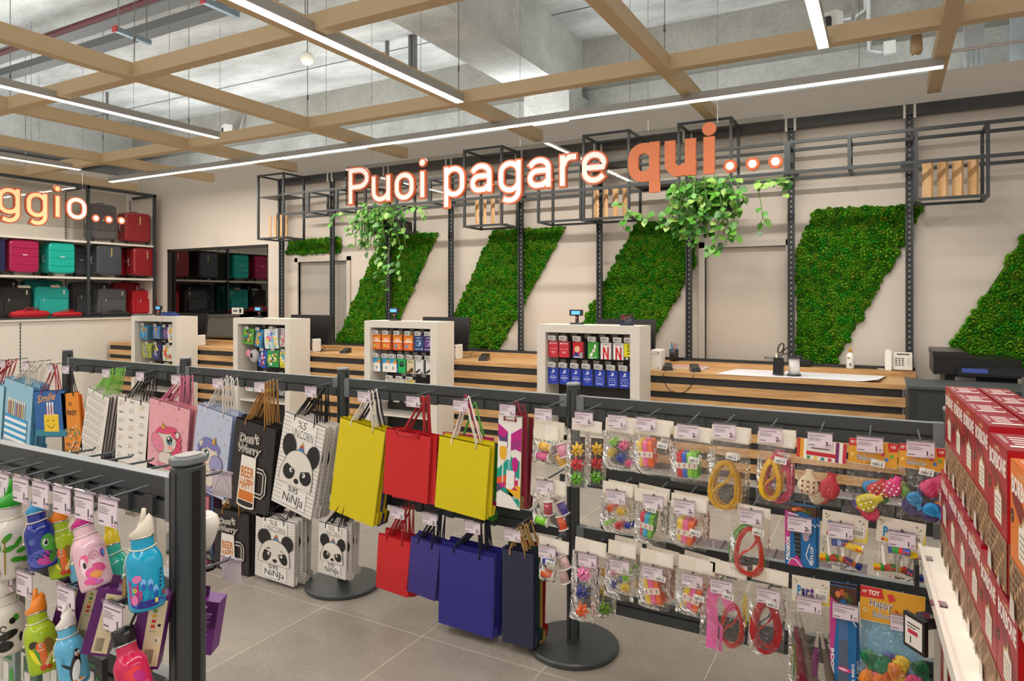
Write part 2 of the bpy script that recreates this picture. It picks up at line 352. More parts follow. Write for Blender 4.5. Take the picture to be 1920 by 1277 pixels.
# ---------------------------------------------------------------- suspended grid
GZ = 3.40; gx = [-12.95, -11.02, -9.09, -7.33, -5.38, -3.467, -1.529, .368, 2.3]
g = thing('ceiling_grid', 'tan grid of crossing flat beams hung on wires below the concrete ceiling', 'ceiling grid', (-5, 3, GZ))
TAN = '#cbb08a:.55'
for x in gx: MB().box(x-.05, x+.05, -4, 6.95, GZ, GZ+.12, TAN).build('grid_beam', g)
for y in (-.45-1.93, -.45, 3.38-1.92, 3.38, 5.28): MB().box(-13.5, 3.2, y-.05, y+.05, GZ+.001, GZ+.119, TAN).build('grid_beam', g)
for x in gx:
    for y in (1.46, 3.38, 5.28):
        MB().tube([(x, y, GZ+.1), (x, y, CZ)], .0035, '#77736b:.4:.6', 5).lathe((x, y, GZ+.32), [(.009, 0), (.009, .05)], '#77736b:.4:.6', 8).build('hanging_wire', g)
# ---------------------------------------------------------------- line lights
def linelight(label, p, q, w=.07, h=.07, group='suspended line lights'):
    p, q = Vector(p), Vector(q); mid = (p+q)/2; L = (q-p).length; along = abs(q.x-p.x) > abs(q.y-p.y)
    t = thing('line_light', label, 'ceiling light', mid, group)
    sx, sy = (L, w) if along else (w, L)
    b = MB(); b.box(mid.x-sx/2, mid.x+sx/2, mid.y-sy/2, mid.y+sy/2, p.z+.006, p.z+h, '#a9a49d:.4:.3'); b.build('housing', t)
    d = MB(); d.box(mid.x-sx/2+.004, mid.x+sx/2-.004, mid.y-sy/2+.006, mid.y+sy/2-.006, p.z, p.z+.0055, 'tube'); d.build('diffuser', t)
    n = max(2, int(L/2)+1)
    for i in range(n):
        o = p.lerp(q, (i+.3)/(n-.4) if n > 1 else .5); MB().tube([(o.x, o.y, p.z+h), (o.x, o.y, CZ)], .0022, '#8b877f:.4:.6', 5).build('hanging_wire', t)
    return t
linelight('longest line light, running the whole width in front of the counter wall', (-10.1, 5.98, 3.335), (.38, 5.98, 3.335), .075, .07)
linelight('wide bright line light beside the tan beam, ending over the sign', (-3.37, -2, 3.38), (-3.37, 5.16, 3.38), .08, .075)
linelight('line light crossing the middle of the grid toward the small wall speaker', (-6.47, -2, 3.38), (-6.47, 5.02, 3.38))
linelight('line light above the luggage sign', (-9.75, -2, 3.38), (-9.75, 5.35, 3.38))
linelight('short-looking line light hanging straight ahead beside the square speaker', (-.385, -2, 3.38), (-.385, 5.27, 3.38), .075, .07)
linelight('dim far line light beyond the luggage sign', (-11.9, 2, 3.38), (-11.9, 6.4, 3.38))
# thin track continuing the long light
tr = MB(); tr.tube([(.4, 5.9, 3.42), (2.4, 5.9, 3.42)], .012, '#e8d8d2:.3:.5', 6)
tag(tr.build('cable_track'), 'thin pale track carrying on from the end of the longest line light', 'track')
# ---------------------------------------------------------------- pipes and fittings under the roof
def pipe(label, pts, r, key, name='pipe', cat='pipe', n=10):
    return tag(MB().tube(pts, r, key, n).build(name), label, cat)
def onZ(px, py, z): r = ray(px, py); return Vector((0, 0, EYE))+r*((z-EYE)/r.z)
a, b = onZ(0, 100, 4.75), onZ(275, 2, 4.75); d = (b-a)
pipe('dark red sprinkler pipe under the concrete slab', [a-d*.6, b+d*.8], .035, '#4a1515:.45')
for lab, yy, z in (('upper dark cable tray under the slab', 4.75, 4.85), ('lower dark cable tray beside the red pipe', 5.12, 4.82)):
    tag(MB().box(-14, -4.45, yy-.09, yy+.09, z, z+.1, '#5b5a56:.5').build('cable_tray'), lab, 'cable tray')
for i, (p, q, lab) in enumerate((((215, 54), (281, 80), 'short galvanized channel with a red end cap beside the thin rod'), ((380, 0), (446, 29), 'short galvanized channel with a red end cap at the picture top'))):
    a, b = onZ(*p, 4.3), onZ(*q, 4.3)
    t = thing('strut_channel', lab, 'bracket', a)
    MB().bar(a, b, .05, '#7e8b90:.35:.7').build('channel', t); MB().bar(a-(b-a)*.02, a+(b-a)*.02, .062, '#8d2326:.5').build('end_cap', t)
    MB().tube([a+(b-a)*.1, (a+(b-a)*.1)+Vector((0, 0, CZ-a.z))], .007, '#8f8f8c:.4:.6', 6).tube([a+(b-a)*.9, (a+(b-a)*.9)+Vector((0, 0, CZ-a.z))], .007, '#8f8f8c:.4:.6', 6).build('threaded_rod', t)
for px, y0, y1, Y, r, lab in ((66, 130, 280, 8.0, .05, 'thick grey conduit dropping past the left grid beam'), (74, 130, 280, 8.0, .025, 'thin grey conduit beside the thick one'), (201, 62, 235, 7.0, .022, 'single grey conduit hanging in front of the slab'), (770, 27, 140, 7.5, .035, 'left conduit of the pair left of the concrete beam'), (778, 27, 140, 7.5, .035, 'right conduit of the pair left of the concrete beam'), (726, 37, 118, 7.5, .03, 'lone conduit left of the vertical pair')):
    t_ = onY(px, y1, Y); pipe(lab, [(t_.x, Y, t_.z), (t_.x, Y, CZ)], r, '#8f8d8a:.4:.3')
def wallspeaker(px, py, Y, s, lab):
    c = onY(px, py, Y); t = thing('wall_speaker', lab, 'speaker', c); rz = Matrix.Rotation(R(-25), 3, 'Z')
    MB().obox(c, (s, s*.6, s*1.05), rz, '#d9d4ca:.5').build('housing', t)
    MB().rbox(c+rz@Vector((0, -s*.31, 0)), (s*.45, .02, s*.62), s*.15, '#2c2b29:.6', rot=rz).build('grille', t)
    MB().tube([c+Vector((s*.4, .05, 0)), c+Vector((s*1.0, .1, .02)), c+Vector((s*1.1, .2, s*1.6)), c+Vector((s*.4, .3, s*2.4))], .02, '#a5a19a:.5', 8).build('conduit', t)
wallspeaker(425, 248, 8.6, .24, 'small white speaker with black grille beside the mid line light'); wallspeaker(1557, 45, 7.6, .2, 'small square white speaker with dark grille on the concrete right of the lamp')
c = onY(576, 110, 4.6); t = thing('glass_globe', 'marbled round globe hanging on a wire below the slab', 'globe', c)
MB().ball(c, .062, '#c9bfae:.2', 20, 14).build('globe', t); MB().tube([c, (c.x, c.y, CZ)], .002, '#8b877f:.4:.6', 5).lathe(c+Vector((0, 0, .058)), [(.012, 0), (.012, .02)], '#b5b2aa:.3:.8', 10).build('hanging_wire', t)
c = onZ(1718, 70, 3.39); MB_ = MB().lathe(c+Vector((0, 0, -.12)), [(.0, 0), (.03, .005), (.038, .03), (.036, .13)], '#a58b68:.4', 16)
tag(MB_.build('motion_sensor'), 'tan rounded sensor hanging under the right grid beam', 'sensor')
a = onY(1905, 60, 7.9); tag(MB().tube([(a.x+.15, 7.9, 3.0), (a.x+.15, 7.9, CZ)], .2, '#b9c4c6:.4', 20).build('air_duct'), 'pale round duct in the upper right corner', 'duct')
a = onY(1826, 100, 7.8); m_ = MB()
for k in range(4): m_.tube([(a.x-.06+.04*k, 7.8, 0), (a.x-.06+.04*k, 7.8, 4.0+.1*(k % 2))], .018, '#cfd6d8:.5', 8)
m_.box(a.x-.08, a.x+.08, 7.78, 7.82, 4.0, 4.25, '#9a9a96:.5'); tag(m_.build('wrapped_conduit'), 'bundle of pale wrapped conduits beside the round duct', 'conduit')
m_ = MB(); p0 = onY(1628, 0, 8.7)
m_.tube([onY(1628, -30, 8.7), onY(1630, 95, 8.7), onY(1645, 97, 8.7), onY(1668, 97, 8.7)], .025, '#b7b5ae:.5', 8).tube([onY(1622, -30, 8.7), onY(1622, 18, 8.7), onY(1600, 33, 8.7), onY(1570, 38, 8.7)], .02, '#b7b5ae:.5', 8)
a = onY(1668, 90, 8.7); m_.box(a.x-.06, a.x+.06, 8.66, 8.74, a.z-.07, a.z+.07, '#cfccc4:.5')
tag(m_.build('wall_conduit'), 'bent grey conduit with a junction box on the concrete wall', 'conduit')
a = onY(235, 290, 8.9); m_ = MB().tube([(a.x, 8.95, CZ-.3), (a.x, 8.95, a.z)], .03, '#b7b5ae:.5').tube([(a.x, 8.95, a.z), (a.x-.25, 8.95, a.z), (a.x-.3, 8.95, a.z-.25)], .03, '#d5d3cd:.5'); m_.box(a.x-.08, a.x+.12, 8.9, 9, a.z-.08, a.z+.06, '#d5d3cd:.5')
tag(m_.build('wall_conduit'), 'white bent conduit with a box on the far left concrete', 'conduit')
# ---------------------------------------------------------------- uprights on the back wall
ux = [-7.81+i*1.0 for i in range(9)]
for i, x in enumerate(ux):
    t = thing('wall_upright', 'anthracite slotted wall upright '+['at the doorway end, beside the glazed front', 'crossing the left doorway and the small moss strip', 'in front of the moss panel behind the smaller plant', 'on bare wall between the first two large moss panels', 'crossing the moss panel behind the third white kiosk', 'on the left part of the moss panel behind the largest kiosk', 'left of the closed flush door, below the larger plant', 'between the closed flush door and the largest moss panel', 'behind the four wide slats, above the desk telephone', 'outside the picture, past the printer'][i], 'wall upright', (x, PY, 0), 'slotted uprights on the back wall')
    w_ = .055 if i == 0 else .04
    MB().box(x-w_/2-.012, x-w_/2+.003, PY-.02, PY+.018, 0, 3.36, DK).box(x+w_/2-.003, x+w_/2+.012, PY-.02, PY+.018, 0, 3.36, DK).box(x-w_/2, x+w_/2, PY, PY+.016, 0, 3.355, DK).build('upright', t)
    MB().box(x-.008, x+.008, PY-.003, PY, 0, 3.3, 'slotted').build('slot_strip', t)
    if i > 0: [MB().box(x+s_-.01, x+s_+.01, PY-.06, PY-.03, 3.24, 3.36, '#d8d2c6:.4').build('clip', t) for s_ in (-.04, .04)]
    b = MB().box(x-.07, x+.07, PY-.03, PY+.0, 2.78, 2.86, '#1f2224:.4')
    b.build('bracket', t)
tag(MB().box(-7.8, 3, PY-.05, PY+.05, 3.27, 3.365, '#3a3836:.45').build('wall_rail'), 'wide dark rail along the top of the slotted uprights', 'rail')
# ---------------------------------------------------------------- cages: tube frames with shelves and slats
TW = .028
t = thing('wall_frame', 'long ladder-like dark tube frame running along the back wall between the box frames', 'tube frame', (-3, 6.9, 2.75))
for y in (FY, BY):
    for z in (2.765, 3.04): MB().box(-7.257, 3.0, y-TW/2, y+TW/2, z-TW/2, z+TW/2, DK).build('rail', t)
for x in (-6.8, -6.28, -5.8, -5.3, -4.8, -.79, -.28, 1.75, 2.3):
    wd = .05 if x in (-6.8, -4.8, -.79) else TW
    MB().box(x-wd/2, x+wd/2, FY-TW*.45, FY+TW*.45, 2.76, 3.045, DK).box(x-TW/2, x+TW/2, BY-TW*.45, BY+TW*.45, 2.76, 3.045, DK).box(x-TW/2, x+TW/2, FY, BY, 2.755, 2.775, DK).box(x-TW/2, x+TW/2, FY, BY, 3.03, 3.05, DK).build('cross_frame', t)
MB().box(-2.3, -1.79, FY, BY, 2.775, 2.79, DK).build('shelf_plate', t)
def cage(x0, z0, z1, label, slats=False, plate=None):
    x1 = x0+.5; t = thing('box_frame', label, 'box frame', (x0+.25, FY, z0), 'dark box frames on the back wall'); e = TW/2-.001
    for x in (x0, x1):
        for y in (FY, BY): MB().box(x-e, x+e, y-e, y+e, z0, z1, DK).build('post', t)
    for z in (z0+e, z1-e):
        m = MB()
        for y in (FY, BY): m.box(x0, x1, y-e*.9, y+e*.9, z-e*.9, z+e*.9, DK)
        for x in (x0, x1): m.box(x-e*.9, x+e*.9, FY, BY, z-e*.9, z+e*.9, DK)
        m.build('edge_bar', t)
    if plate: MB().box(x0, x1, FY, BY, plate, plate+.012, DK).build('shelf_plate', t)
    if slats:
        for k in range(4):
            cx = x0+.09+.108*k; rz = Matrix.Rotation(R(135+(k % 2)*-6), 3, 'Z')
            MB().obox((cx, FY+.13, z0+.19), (.088, .026, .31), rz, 'pine').build('wood_slat', t)
        MB().box(x0, x1, FY+.12, FY+.14, z0+TW, z0+TW+.008, DK).build('slat_rail', t)
    return t
CZ0 = 2.435
cage(-7.757, CZ0, 3.345, 'tall dark box frame with wooden slats beside the glazed wall', True, 3.03)
cage(-5.8, CZ0, 3.05, 'dark box frame holding the smaller trailing plant', False)
cage(-4.305, CZ0, 3.345, 'dark box frame with wooden slats behind the word pagare', True, 3.03)
cage(-3.34, CZ0, 3.05, 'empty dark box frame between two frames with slats')
cage(-2.805, CZ0, 3.345, 'tall dark box frame with slats below the last letter of pagare', True, 3.03)
cage(-1.79, CZ0, 3.345, 'tall dark box frame holding the larger trailing plant')
cage(.227, CZ0, 3.05, 'dark box frame with four wide wooden slats right of the sign', True)
# ---------------------------------------------------------------- moss panels
def inside(p, poly):
    r = False; n = len(poly)
    for i in range(n):
        (x0, y0), (x1, y1) = poly[i], poly[(i+1) % n]
        if (y0 > p[1]) != (y1 > p[1]) and p[0] < (x1-x0)*(p[1]-y0)/(y1-y0)+x0: r = not r
    return r
HEMI = [(0, 0, 1)]+[(math.cos(a)*s_, math.sin(a)*s_, c_) for s_, c_, n_ in ((.55, .84, 6), (.92, .45, 6), (1, -.1, 6)) for a in [2*PI*i/6+(.5 if c_ == .45 else 0) for i in range(6)]]
HF = [[0, 1+i, 1+(i+1) % 6] for i in range(6)]+[[1+6*j+i, 1+6*j+(i+1) % 6, 7+6*j+(i+1) % 6, 7+6*j+i] for j in range(2) for i in range(6)]
def mosspanel(pts, label, seed):
    rr = random.Random(seed); P = [onY(x, y, WY) for x, y in pts]; poly = [(p.x, p.z) for p in P]
    t = thing('moss_panel', label, 'moss panel', ((poly[0][0]+poly[2][0])/2, WY, min(p[1] for p in poly)), 'slanted moss panels on the back wall')
    MB().prism(poly, WY-.02, WY-.001, lambda x, y, d: (x, d, y), '#2c4a14:.9').build('backing', t)
    m = MB(); x0, x1 = min(p[0] for p in poly), max(p[0] for p in poly); z0, z1 = min(p[1] for p in poly), max(p[1] for p in poly)
    st = .033; z = z0
    while z < z1+.01:
        x = x0
        while x < x1+.01:
            q = (x+rr.uniform(-.014, .014), z+rr.uniform(-.014, .014))
            if inside(q, poly):
                r = rr.choice((.017, .021, .026, .031, .037)) if rr.random() < .95 else .046; d = rr.uniform(.012, .034)
                k = rr.choice(('moss_a', 'moss_a', 'moss_b', 'moss_b', 'moss_c', 'moss_d', 'moss_e'))
                m.add([(q[0]+v[0]*r*rr.uniform(.9, 1.1), WY-.02-(v[2]*r*.8+d*.3), q[1]+v[1]*r) for v in HEMI], HF, k, True)
            x += st
        z += st*.88
    m.build('moss', t)
mosspanel([(545, 452), (640, 446), (640, 474), (537, 478)], 'small strip of green moss above the left doorway', 1)
mosspanel([(720, 438), (823, 437), (730, 642), (633, 642)], 'slanted moss panel hanging behind the smaller trailing plant', 2)
mosspanel([(927, 433), (1062, 425), (936, 656), (826, 650)], 'slanted moss panel behind the third white kiosk', 3)
mosspanel([(1195, 418), (1303, 408), (1303, 500), (1222, 640), (1080, 632)], 'slanted moss panel with a straight right side behind the largest kiosk', 4)
mosspanel([(1532, 393), (1735, 384), (1564, 683), (1495, 677), (1495, 470)], 'largest moss panel, above the scissors and the white pump bottle', 5)
mosspanel([(1930, 428), (1990, 425), (1990, 706), (1776, 690), (1776, 662)], 'moss panel cut by the picture edge above the black printer', 6)
# ---------------------------------------------------------------- trailing plants
def leaf(m, p, d, up, s, key):
    d = d.normalized(); a = d.cross(up).normalized(); n = a.cross(d)
    o = [(0, 0, 0), (.28, .12, .03), (.42, .38, .05), (.3, .72, .02), (0, 1.05, -.10), (-.3, .72, .02), (-.42, .38, .05), (-.28, .12, .03), (0, .4, -.03), (0, .75, -.05)]
    vs = [p+(a*x+d*y+n*z)*s for x, y, z in o]
    m.add(vs, [(0, 1, 8), (1, 2, 8), (2, 3, 9), (2, 9, 8), (3, 4, 9), (4, 5, 9), (5, 6, 9), (6, 8, 9), (6, 7, 8), (7, 0, 8)], key, True)
def plant(label, base, w, vines, n_body, seed, sz=.09):
    rr = random.Random(seed); t = thing('trailing_plant', label, 'plant', base); b = Vector(base)
    MB().box(b.x-w/2+.01, b.x+w/2-.01, FY+.03, BY-.03, b.z, b.z+.13, '#2a2e30:.5').build('planter', t)
    st = MB(); lf = MB(); K = ['#35731b:.4', '#448624:.4', '#265a14:.4', '#4c8a26:.4', '#5f9632:.4', '#84a64e:.45']
    def go(pts, n):
        pts = [Vector(p) for p in pts]; st.tube(pts, .004, '#6f9a45:.5', 5)
        for i in range(n):
            f_ = (i+rr.random())/n*(len(pts)-1); k = min(int(f_), len(pts)-2); p = pts[k].lerp(pts[k+1], f_-k)
            d = Vector((rr.uniform(-1, 1), rr.uniform(-1, .3), rr.uniform(-1.2, .5))); q = p+d.normalized()*.03
            st.tube([p, q], .0018, '#8fb85c:.5', 4); leaf(lf, q, d+Vector((0, -.3, -.5)), Vector((rr.uniform(-.4, .4), -1, .6)), sz*rr.uniform(.6, 1.25), rr.choice(K))
    for v in vines: go(v[0], v[1])
    for k in range(n_body):
        a = rr.uniform(-w/2, w/2); ln = rr.uniform(.05, .42); dx = rr.uniform(-.12, .12)
        p = b+Vector((a, FY-b.y+rr.uniform(-.02, .2), .15)); go([p, p+Vector((dx, -.09, .05+rr.uniform(0, .14))), p+Vector((dx*1.8, -.16, -.05)), p+Vector((dx*2, -.15, -ln))], 6)
    st.build('stem', t); lf.build('foliage', t)
yv = 6.55
def V(*P): return [onY(x, y, yv) for x, y in P]
plant('smaller trailing plant in the box frame below the letters of Puoi', (-5.55, 6.86, 2.46), .48,
      [(V((705, 405), (672, 400), (648, 403), (625, 402)), 12), (V((700, 410), (672, 415), (662, 430), (660, 440)), 7), (V((648, 403), (632, 400), (622, 412), (618, 420)), 5), (V((735, 400), (770, 385), (795, 390), (803, 402)), 9), (V((685, 395), (684, 385), (690, 378)), 3),
       (V((720, 430), (708, 460), (704, 480), (705, 486)), 11), (V((735, 440), (728, 480), (726, 520), (724, 545)), 13), (V((745, 440), (752, 470), (742, 500), (748, 520)), 9), (V((700, 420), (690, 450), (686, 470)), 8), (V((728, 470), (716, 500), (710, 515)), 6)], 44, 3, .074)
plant('larger trailing plant spilling from its box frame below the word qui', (-1.54, 6.86, 2.46), .48,
      [(V((1290, 400), (1250, 402), (1215, 410), (1180, 395), (1165, 380)), 16), (V((1280, 405), (1262, 412), (1240, 420), (1205, 402)), 9), (V((1180, 395), (1172, 410), (1168, 430)), 4), (V((1340, 370), (1390, 360), (1420, 340), (1450, 335), (1488, 332)), 22), (V((1455, 335), (1470, 345), (1465, 365)), 6), (V((1420, 345), (1428, 390), (1430, 410), (1418, 432)), 6),
       (V((1340, 400), (1350, 430), (1340, 455), (1335, 470)), 13), (V((1360, 395), (1368, 430), (1360, 460), (1330, 474)), 12), (V((1310, 400), (1300, 430), (1305, 455)), 10), (V((1280, 400), (1270, 430), (1290, 450)), 10), (V((1380, 390), (1372, 420), (1378, 448)), 8), (V((1320, 350), (1345, 345), (1370, 352)), 8)], 72, 9, .078)
# ---------------------------------------------------------------- signs
def arcp(cx, cy, rx, ry, a0, a1, n=10): return [(cx+rx*math.cos(R(a0+(a1-a0)*i/n)), cy+ry*math.sin(R(a0+(a1-a0)*i/n))) for i in range(n+1)]
LET = {'P': [[(0, 0), (0, 1)], [(0, 1)]+arcp(.5, .73, .5, .27, 90, -90)+[(0, .46)]],
 'u': [[(0, 1), (0, .4)]+arcp(.45, .36, .45, .36, 180, 290), [(1, 1), (1, 0)], arcp(.45, .36, .55, .36, 270, 340, 6)],
 'o': [arcp(.5, .64, .5, .36, 0, 180)+arcp(.5, .36, .5, .36, 180, 360)+[(1, .64)]],
 'i': [[(.5, 0), (.5, .64)]],
 'p': [[(0, 0), (0, 1)], arcp(.5, .76, .5, .24, 150, 0)+arcp(.5, .52, .5, .24, 0, -150)],
 'q': [[(1, 0), (1, 1)], arcp(.5, .76, .5, .24, 30, 180)+arcp(.5, .52, .5, .24, 180, 330)],
 'a': [arcp(.5, .68, .5, .32, 150, 0)+[(1, 0)], [(1, .58)]+arcp(.38, .29, .38, .29, 90, 270)+[(.7, .02), (1, .2)]],
 'g': [arcp(.5, .76, .5, .24, 0, 180)+arcp(.5, .52, .5, .24, 180, 360)+[(1, .76)], [(1, 1)]+arcp(.5, .25, .5, .25, 0, -120)],
 'r': [[(0, 0), (0, 1)], [(0, .62), (.25, .88), (.6, 1), (1, 1)]],
 'e': [[(0, .5), (1, .5)]+arcp(.5, .66, .5, .34, 0, 180)+arcp(.5, .34, .5, .34, 180, 320)]}
def letter(t, ch, P, key_face, key_edge, white=True, sw=.076, dep=.03, axis='Y', plane=5.6):
    """P = left px, right px, top px, bottom px of the letter in the photo, read on the plane of the sign"""
    f0 = onY if axis == 'Y' else onX
    a = f0(P[0], (P[2]+P[3])/2, plane); b = f0(P[1], (P[2]+P[3])/2, plane); mid = (P[0]+P[1])/2
    zt, zb = f0(mid, P[2], plane).z, f0(mid, P[3], plane).z
    x0, x1 = (a.x, b.x) if axis == 'Y' else (a.y, b.y)
    def sweep(m, w, d0, d1, key, cut):
        f3 = (lambda x, z, d: (x, plane-d, z)) if axis == 'Y' else (lambda x, z, d: (plane+d, x, z))
        for q_, st in enumerate(LET[ch]):
            d1 += .0006*q_; d0 -= .0006*q_
            pts = [(x0+sw/2+u*(x1-x0-sw), zb+sw/2+v*(zt-zb-sw)) for u, v in st]
            def ext(p, q, e): l = math.hypot(p[0]-q[0], p[1]-q[1]) or 1; return (p[0]+(p[0]-q[0])/l*e, p[1]+(p[1]-q[1])/l*e)
            if pts[0] != pts[-1]: pts[0], pts[-1] = ext(pts[0], pts[1], sw/2-cut), ext(pts[-1], pts[-2], sw/2-cut)
            n = len(pts); L = []; R_ = []
            for i in range(n):
                p, q = pts[max(i-1, 0)], pts[min(i+1, n-1)]
                if pts[0] == pts[-1] and i in (0, n-1): p, q = pts[n-2], pts[1]
                l = math.hypot(q[0]-p[0], q[1]-p[1]); nx, ny = -(q[1]-p[1])/l, (q[0]-p[0])/l; k = 1
                if 0 < i < n-1:
                    e = math.hypot(pts[i][0]-pts[i-1][0], pts[i][1]-pts[i-1][1]) or 1; c = abs((pts[i][0]-pts[i-1][0])/e*ny*-1+(pts[i][1]-pts[i-1][1])/e*nx)
                    c = abs(((pts[i][0]-pts[i-1][0])*(q[0]-p[0])+(pts[i][1]-pts[i-1][1])*(q[1]-p[1]))/(e*l)); k = 1/max(c, .7)
                L.append((pts[i][0]+nx*w/2*k, pts[i][1]+ny*w/2*k)); R_.append((pts[i][0]-nx*w/2*k, pts[i][1]-ny*w/2*k))
            vs = [f3(p[0], p[1], d) for d in (d0, d1) for s_ in (L, R_) for p in s_]
            fs = []
            for i in range(n-1): fs += [[i, i+1, n+i+1, n+i], [2*n+i, 2*n+i+1, 3*n+i+1, 3*n+i], [i, i+1, 2*n+i+1, 2*n+i], [n+i, n+i+1, 3*n+i+1, 3*n+i]]
            fs += [[0, n, 3*n, 2*n], [n-1, 2*n-1, 4*n-1, 3*n-1]]; m.add(vs, fs, key)
        if ch == 'i':
            f_ = (zt-sw*.62); rt = Matrix.Rotation(PI/2, 3, 'X') if axis == 'Y' else Matrix.Rotation(PI/2, 3, 'Y'); r = sw*.62-cut*.9
            c = f3((x0+x1)/2, f_, d0); m.lathe(c, [(r, 0), (r, d1-d0)], key, 20, rot=rt, smooth=False)
    m = MB(); sweep(m, sw, 0, dep, key_edge, 0)
    o = m.build('letter', t)
    if white: m = MB(); sweep(m, sw*.62, dep-.004, dep+.003, key_face, sw*.22); m.build('letter_face', o)
OR = '#ea7446:.45'
sy_ = 5.6
pl, pr = onY(648, 340, sy_).x, onY(1468, 250, sy_).x; zb_, zt_ = 2.62, 3.035
t = thing('hanging_sign', 'long clear hanging sign with the words Puoi pagare qui and three dots', 'sign', ((pl+pr)/2, sy_, zb_))
MB().box(pl, pr, sy_+.001, sy_+.007, zb_, zt_, 'acrylic').build('clear_panel', t)
for ch, *P in (('P', 656, 697, 313, 384.5), ('u', 699, 737, 328, 381), ('o', 742, 781, 322, 378), ('i', 788.5, 802, 297, 373.5), ('p', 834, 876, 310, 391), ('a', 883, 927, 305, 364.5), ('g', 936, 982, 300, 384), ('a', 990, 1038, 294, 356), ('r', 1050, 1086, 288, 352), ('e', 1091, 1142, 283, 347)):
    letter(t, ch, P, 'letter_face', OR)
for ch, *P in (('q', 1180, 1238, 269, 363), ('u', 1248, 1306, 263, 331), ('i', 1320, 1341.5, 230, 327)):
    letter(t, ch, P, 'letter_face', '#f0895a:.45', False, .088)
def dot(t, p, r, ax):
    rot = Matrix.Rotation(PI/2, 3, 'X') if ax == 'Y' else Matrix.Rotation(PI/2, 3, 'Y')
    n = Vector((0, -1, 0)) if ax == 'Y' else Vector((1, 0, 0))
    o = MB().lathe(p, [(r, 0), (r, .03)], OR, 28, rot=rot, smooth=False).build('letter_dot', t)
    MB().lathe(p+n*(.0 if ax == 'X' else 0), [(r*.62, 0), (r*.62, .033)], 'letter_face', 28, rot=rot, smooth=False).build('dot_face', o)
for x, y in ((1370, 312.5), (1412, 308.5), (1455, 304)): dot(t, onY(x, y, sy_), .052, 'Y')
for x in (697, 975, 1215, 1345): p = onY(x, 240, sy_); MB().tube([(p.x, sy_, zt_-.02), (p.x, sy_, CZ)], .002, '#aaa69e:.3:.7', 5).build('hanging_wire', t)
SX = -9.6; t = thing('hanging_sign', 'clear hanging sign cut by the left edge, its letters ending in ggio', 'sign', (SX, 4.4, 2.5))
ya, yb = 3.6, onX(236, 400, SX).y
MB().box(SX-.007, SX-.001, ya, yb, 2.55, 3.1, 'acrylic').build('clear_panel', t)
for ch, *P in (('g', -9, 37, 351, 419), ('g', 45.5, 88, 360, 424), ('i', 99, 112, 347.5, 409), ('o', 121.5, 161, 369.5, 413)): letter(t, ch, P, 'letter_glow' if ch != 'o' else 'letter_face', '#ee6a3e:.45', True, .076, .03, 'X', SX)
for x, y in ((177.5, 409.5), (202, 412), (225.5, 414)): dot(t, onX(x, y, SX), .052, 'X')
for y in (4.2, 5.3): MB().tube([(SX, y, 3.08), (SX, y, CZ)], .002, '#aaa69e:.3:.7', 5).build('hanging_wire', t)
# ================================================================ counter and kiosks
WH = '#ddd6ca:.45'; CT = .92; CF = 6.30
t = thing('service_counter', 'long counter with oak top and black front crossed by oak slats', 'counter', (-5.3, 6.6, 0))
MB().box(-10.68, .12, CF+.02, 6.93, 0, CT-.041, '#26282a:.6').build('body', t)
MB().box(-10.69, .14, CF, 6.945, CT-.04, CT, 'oak').build('worktop', t)
for k in range(6):
    z = CT-.108-.135*k; MB().box(-10.69, .14, CF-.005, CF+.019, z-.075, z, 'oak').build('front_slat', t)
MB().box(.09, .125, CF+.025, 6.9, 0, CT-.041, '#e4dfd6:.4').build('end_panel', t)
t = thing('wall_ledge', 'narrow oak ledge along the wall behind the counter', 'ledge', (-5.3, 7.1, 0))
MB().box(-10.7, .235, 6.95, 7.13, .915, .96, 'oak').build('top', t); MB().box(-10.7, .22, 6.96, 7.125, 0, .914, '#d9d6ce:.5').build('body', t)
MB().box(-7.2, .235, 7.1, 7.129, .961, .99, '#2c2f31:.5').build('back_strip', t)
KF = 5.96; KX = [-9.564, -7.39, -5.193, -2.996]; KW = [1.02, 1.02, 1.0, 1.04]; KTOP = 1.358
kname = ['fully stocked white kiosk nearest the luggage shelves', 'white kiosk left of the left doorway wall post, holding toy packets', 'white kiosk with orange and green gift cards', 'largest white kiosk, with red and blue gift cards']
for i, x in enumerate(KX):
    w_ = KW[i]; t = thing('kiosk', kname[i], 'display kiosk', (x+w_/2, KF+.17, 0), 'white card kiosks in front of the counter')
    f_ = .085 if i < 3 else .09; e = .12
    MB().box(x, x+f_, KF, CF-.006, 0, KTOP, WH).build('side_panel', t); MB().box(x+w_-f_, x+w_, KF, CF-.006, 0, KTOP, WH).build('side_panel', t)
    MB().box(x+f_, x+w_-f_, KF, CF-.006, KTOP-.075, KTOP, WH).build('top_panel', t); MB().box(x+f_, x+w_-f_, CF-.03, CF-.006, 0, KTOP-.076, '#2a2725:.6').build('back_panel', t)
    MB().box(x+f_, x+w_-f_, KF+.01, CF-.031, .3, .32, WH).build('shelf', t)
def etag(m, x, y, z, w=.075, h=.045):
    """electronic price label, white bezel and grey screen"""
    m.rbox((x, y, z), (w, .012, h), .006, '#e9e7e2:.4'); m.box(x-w*.41, x+w*.41, y-.0075, y-.0062, z-h*.36, z+h*.36, '#b9b3ae:.5')
    for k in range(4): m.box(x-w*.36, x+w*(.3-.12*(k % 3)), y-.0085, y-.0078, z+h*(.24-.16*k)-.001, z+h*(.24-.16*k)+.001, '#5a5350:.6')
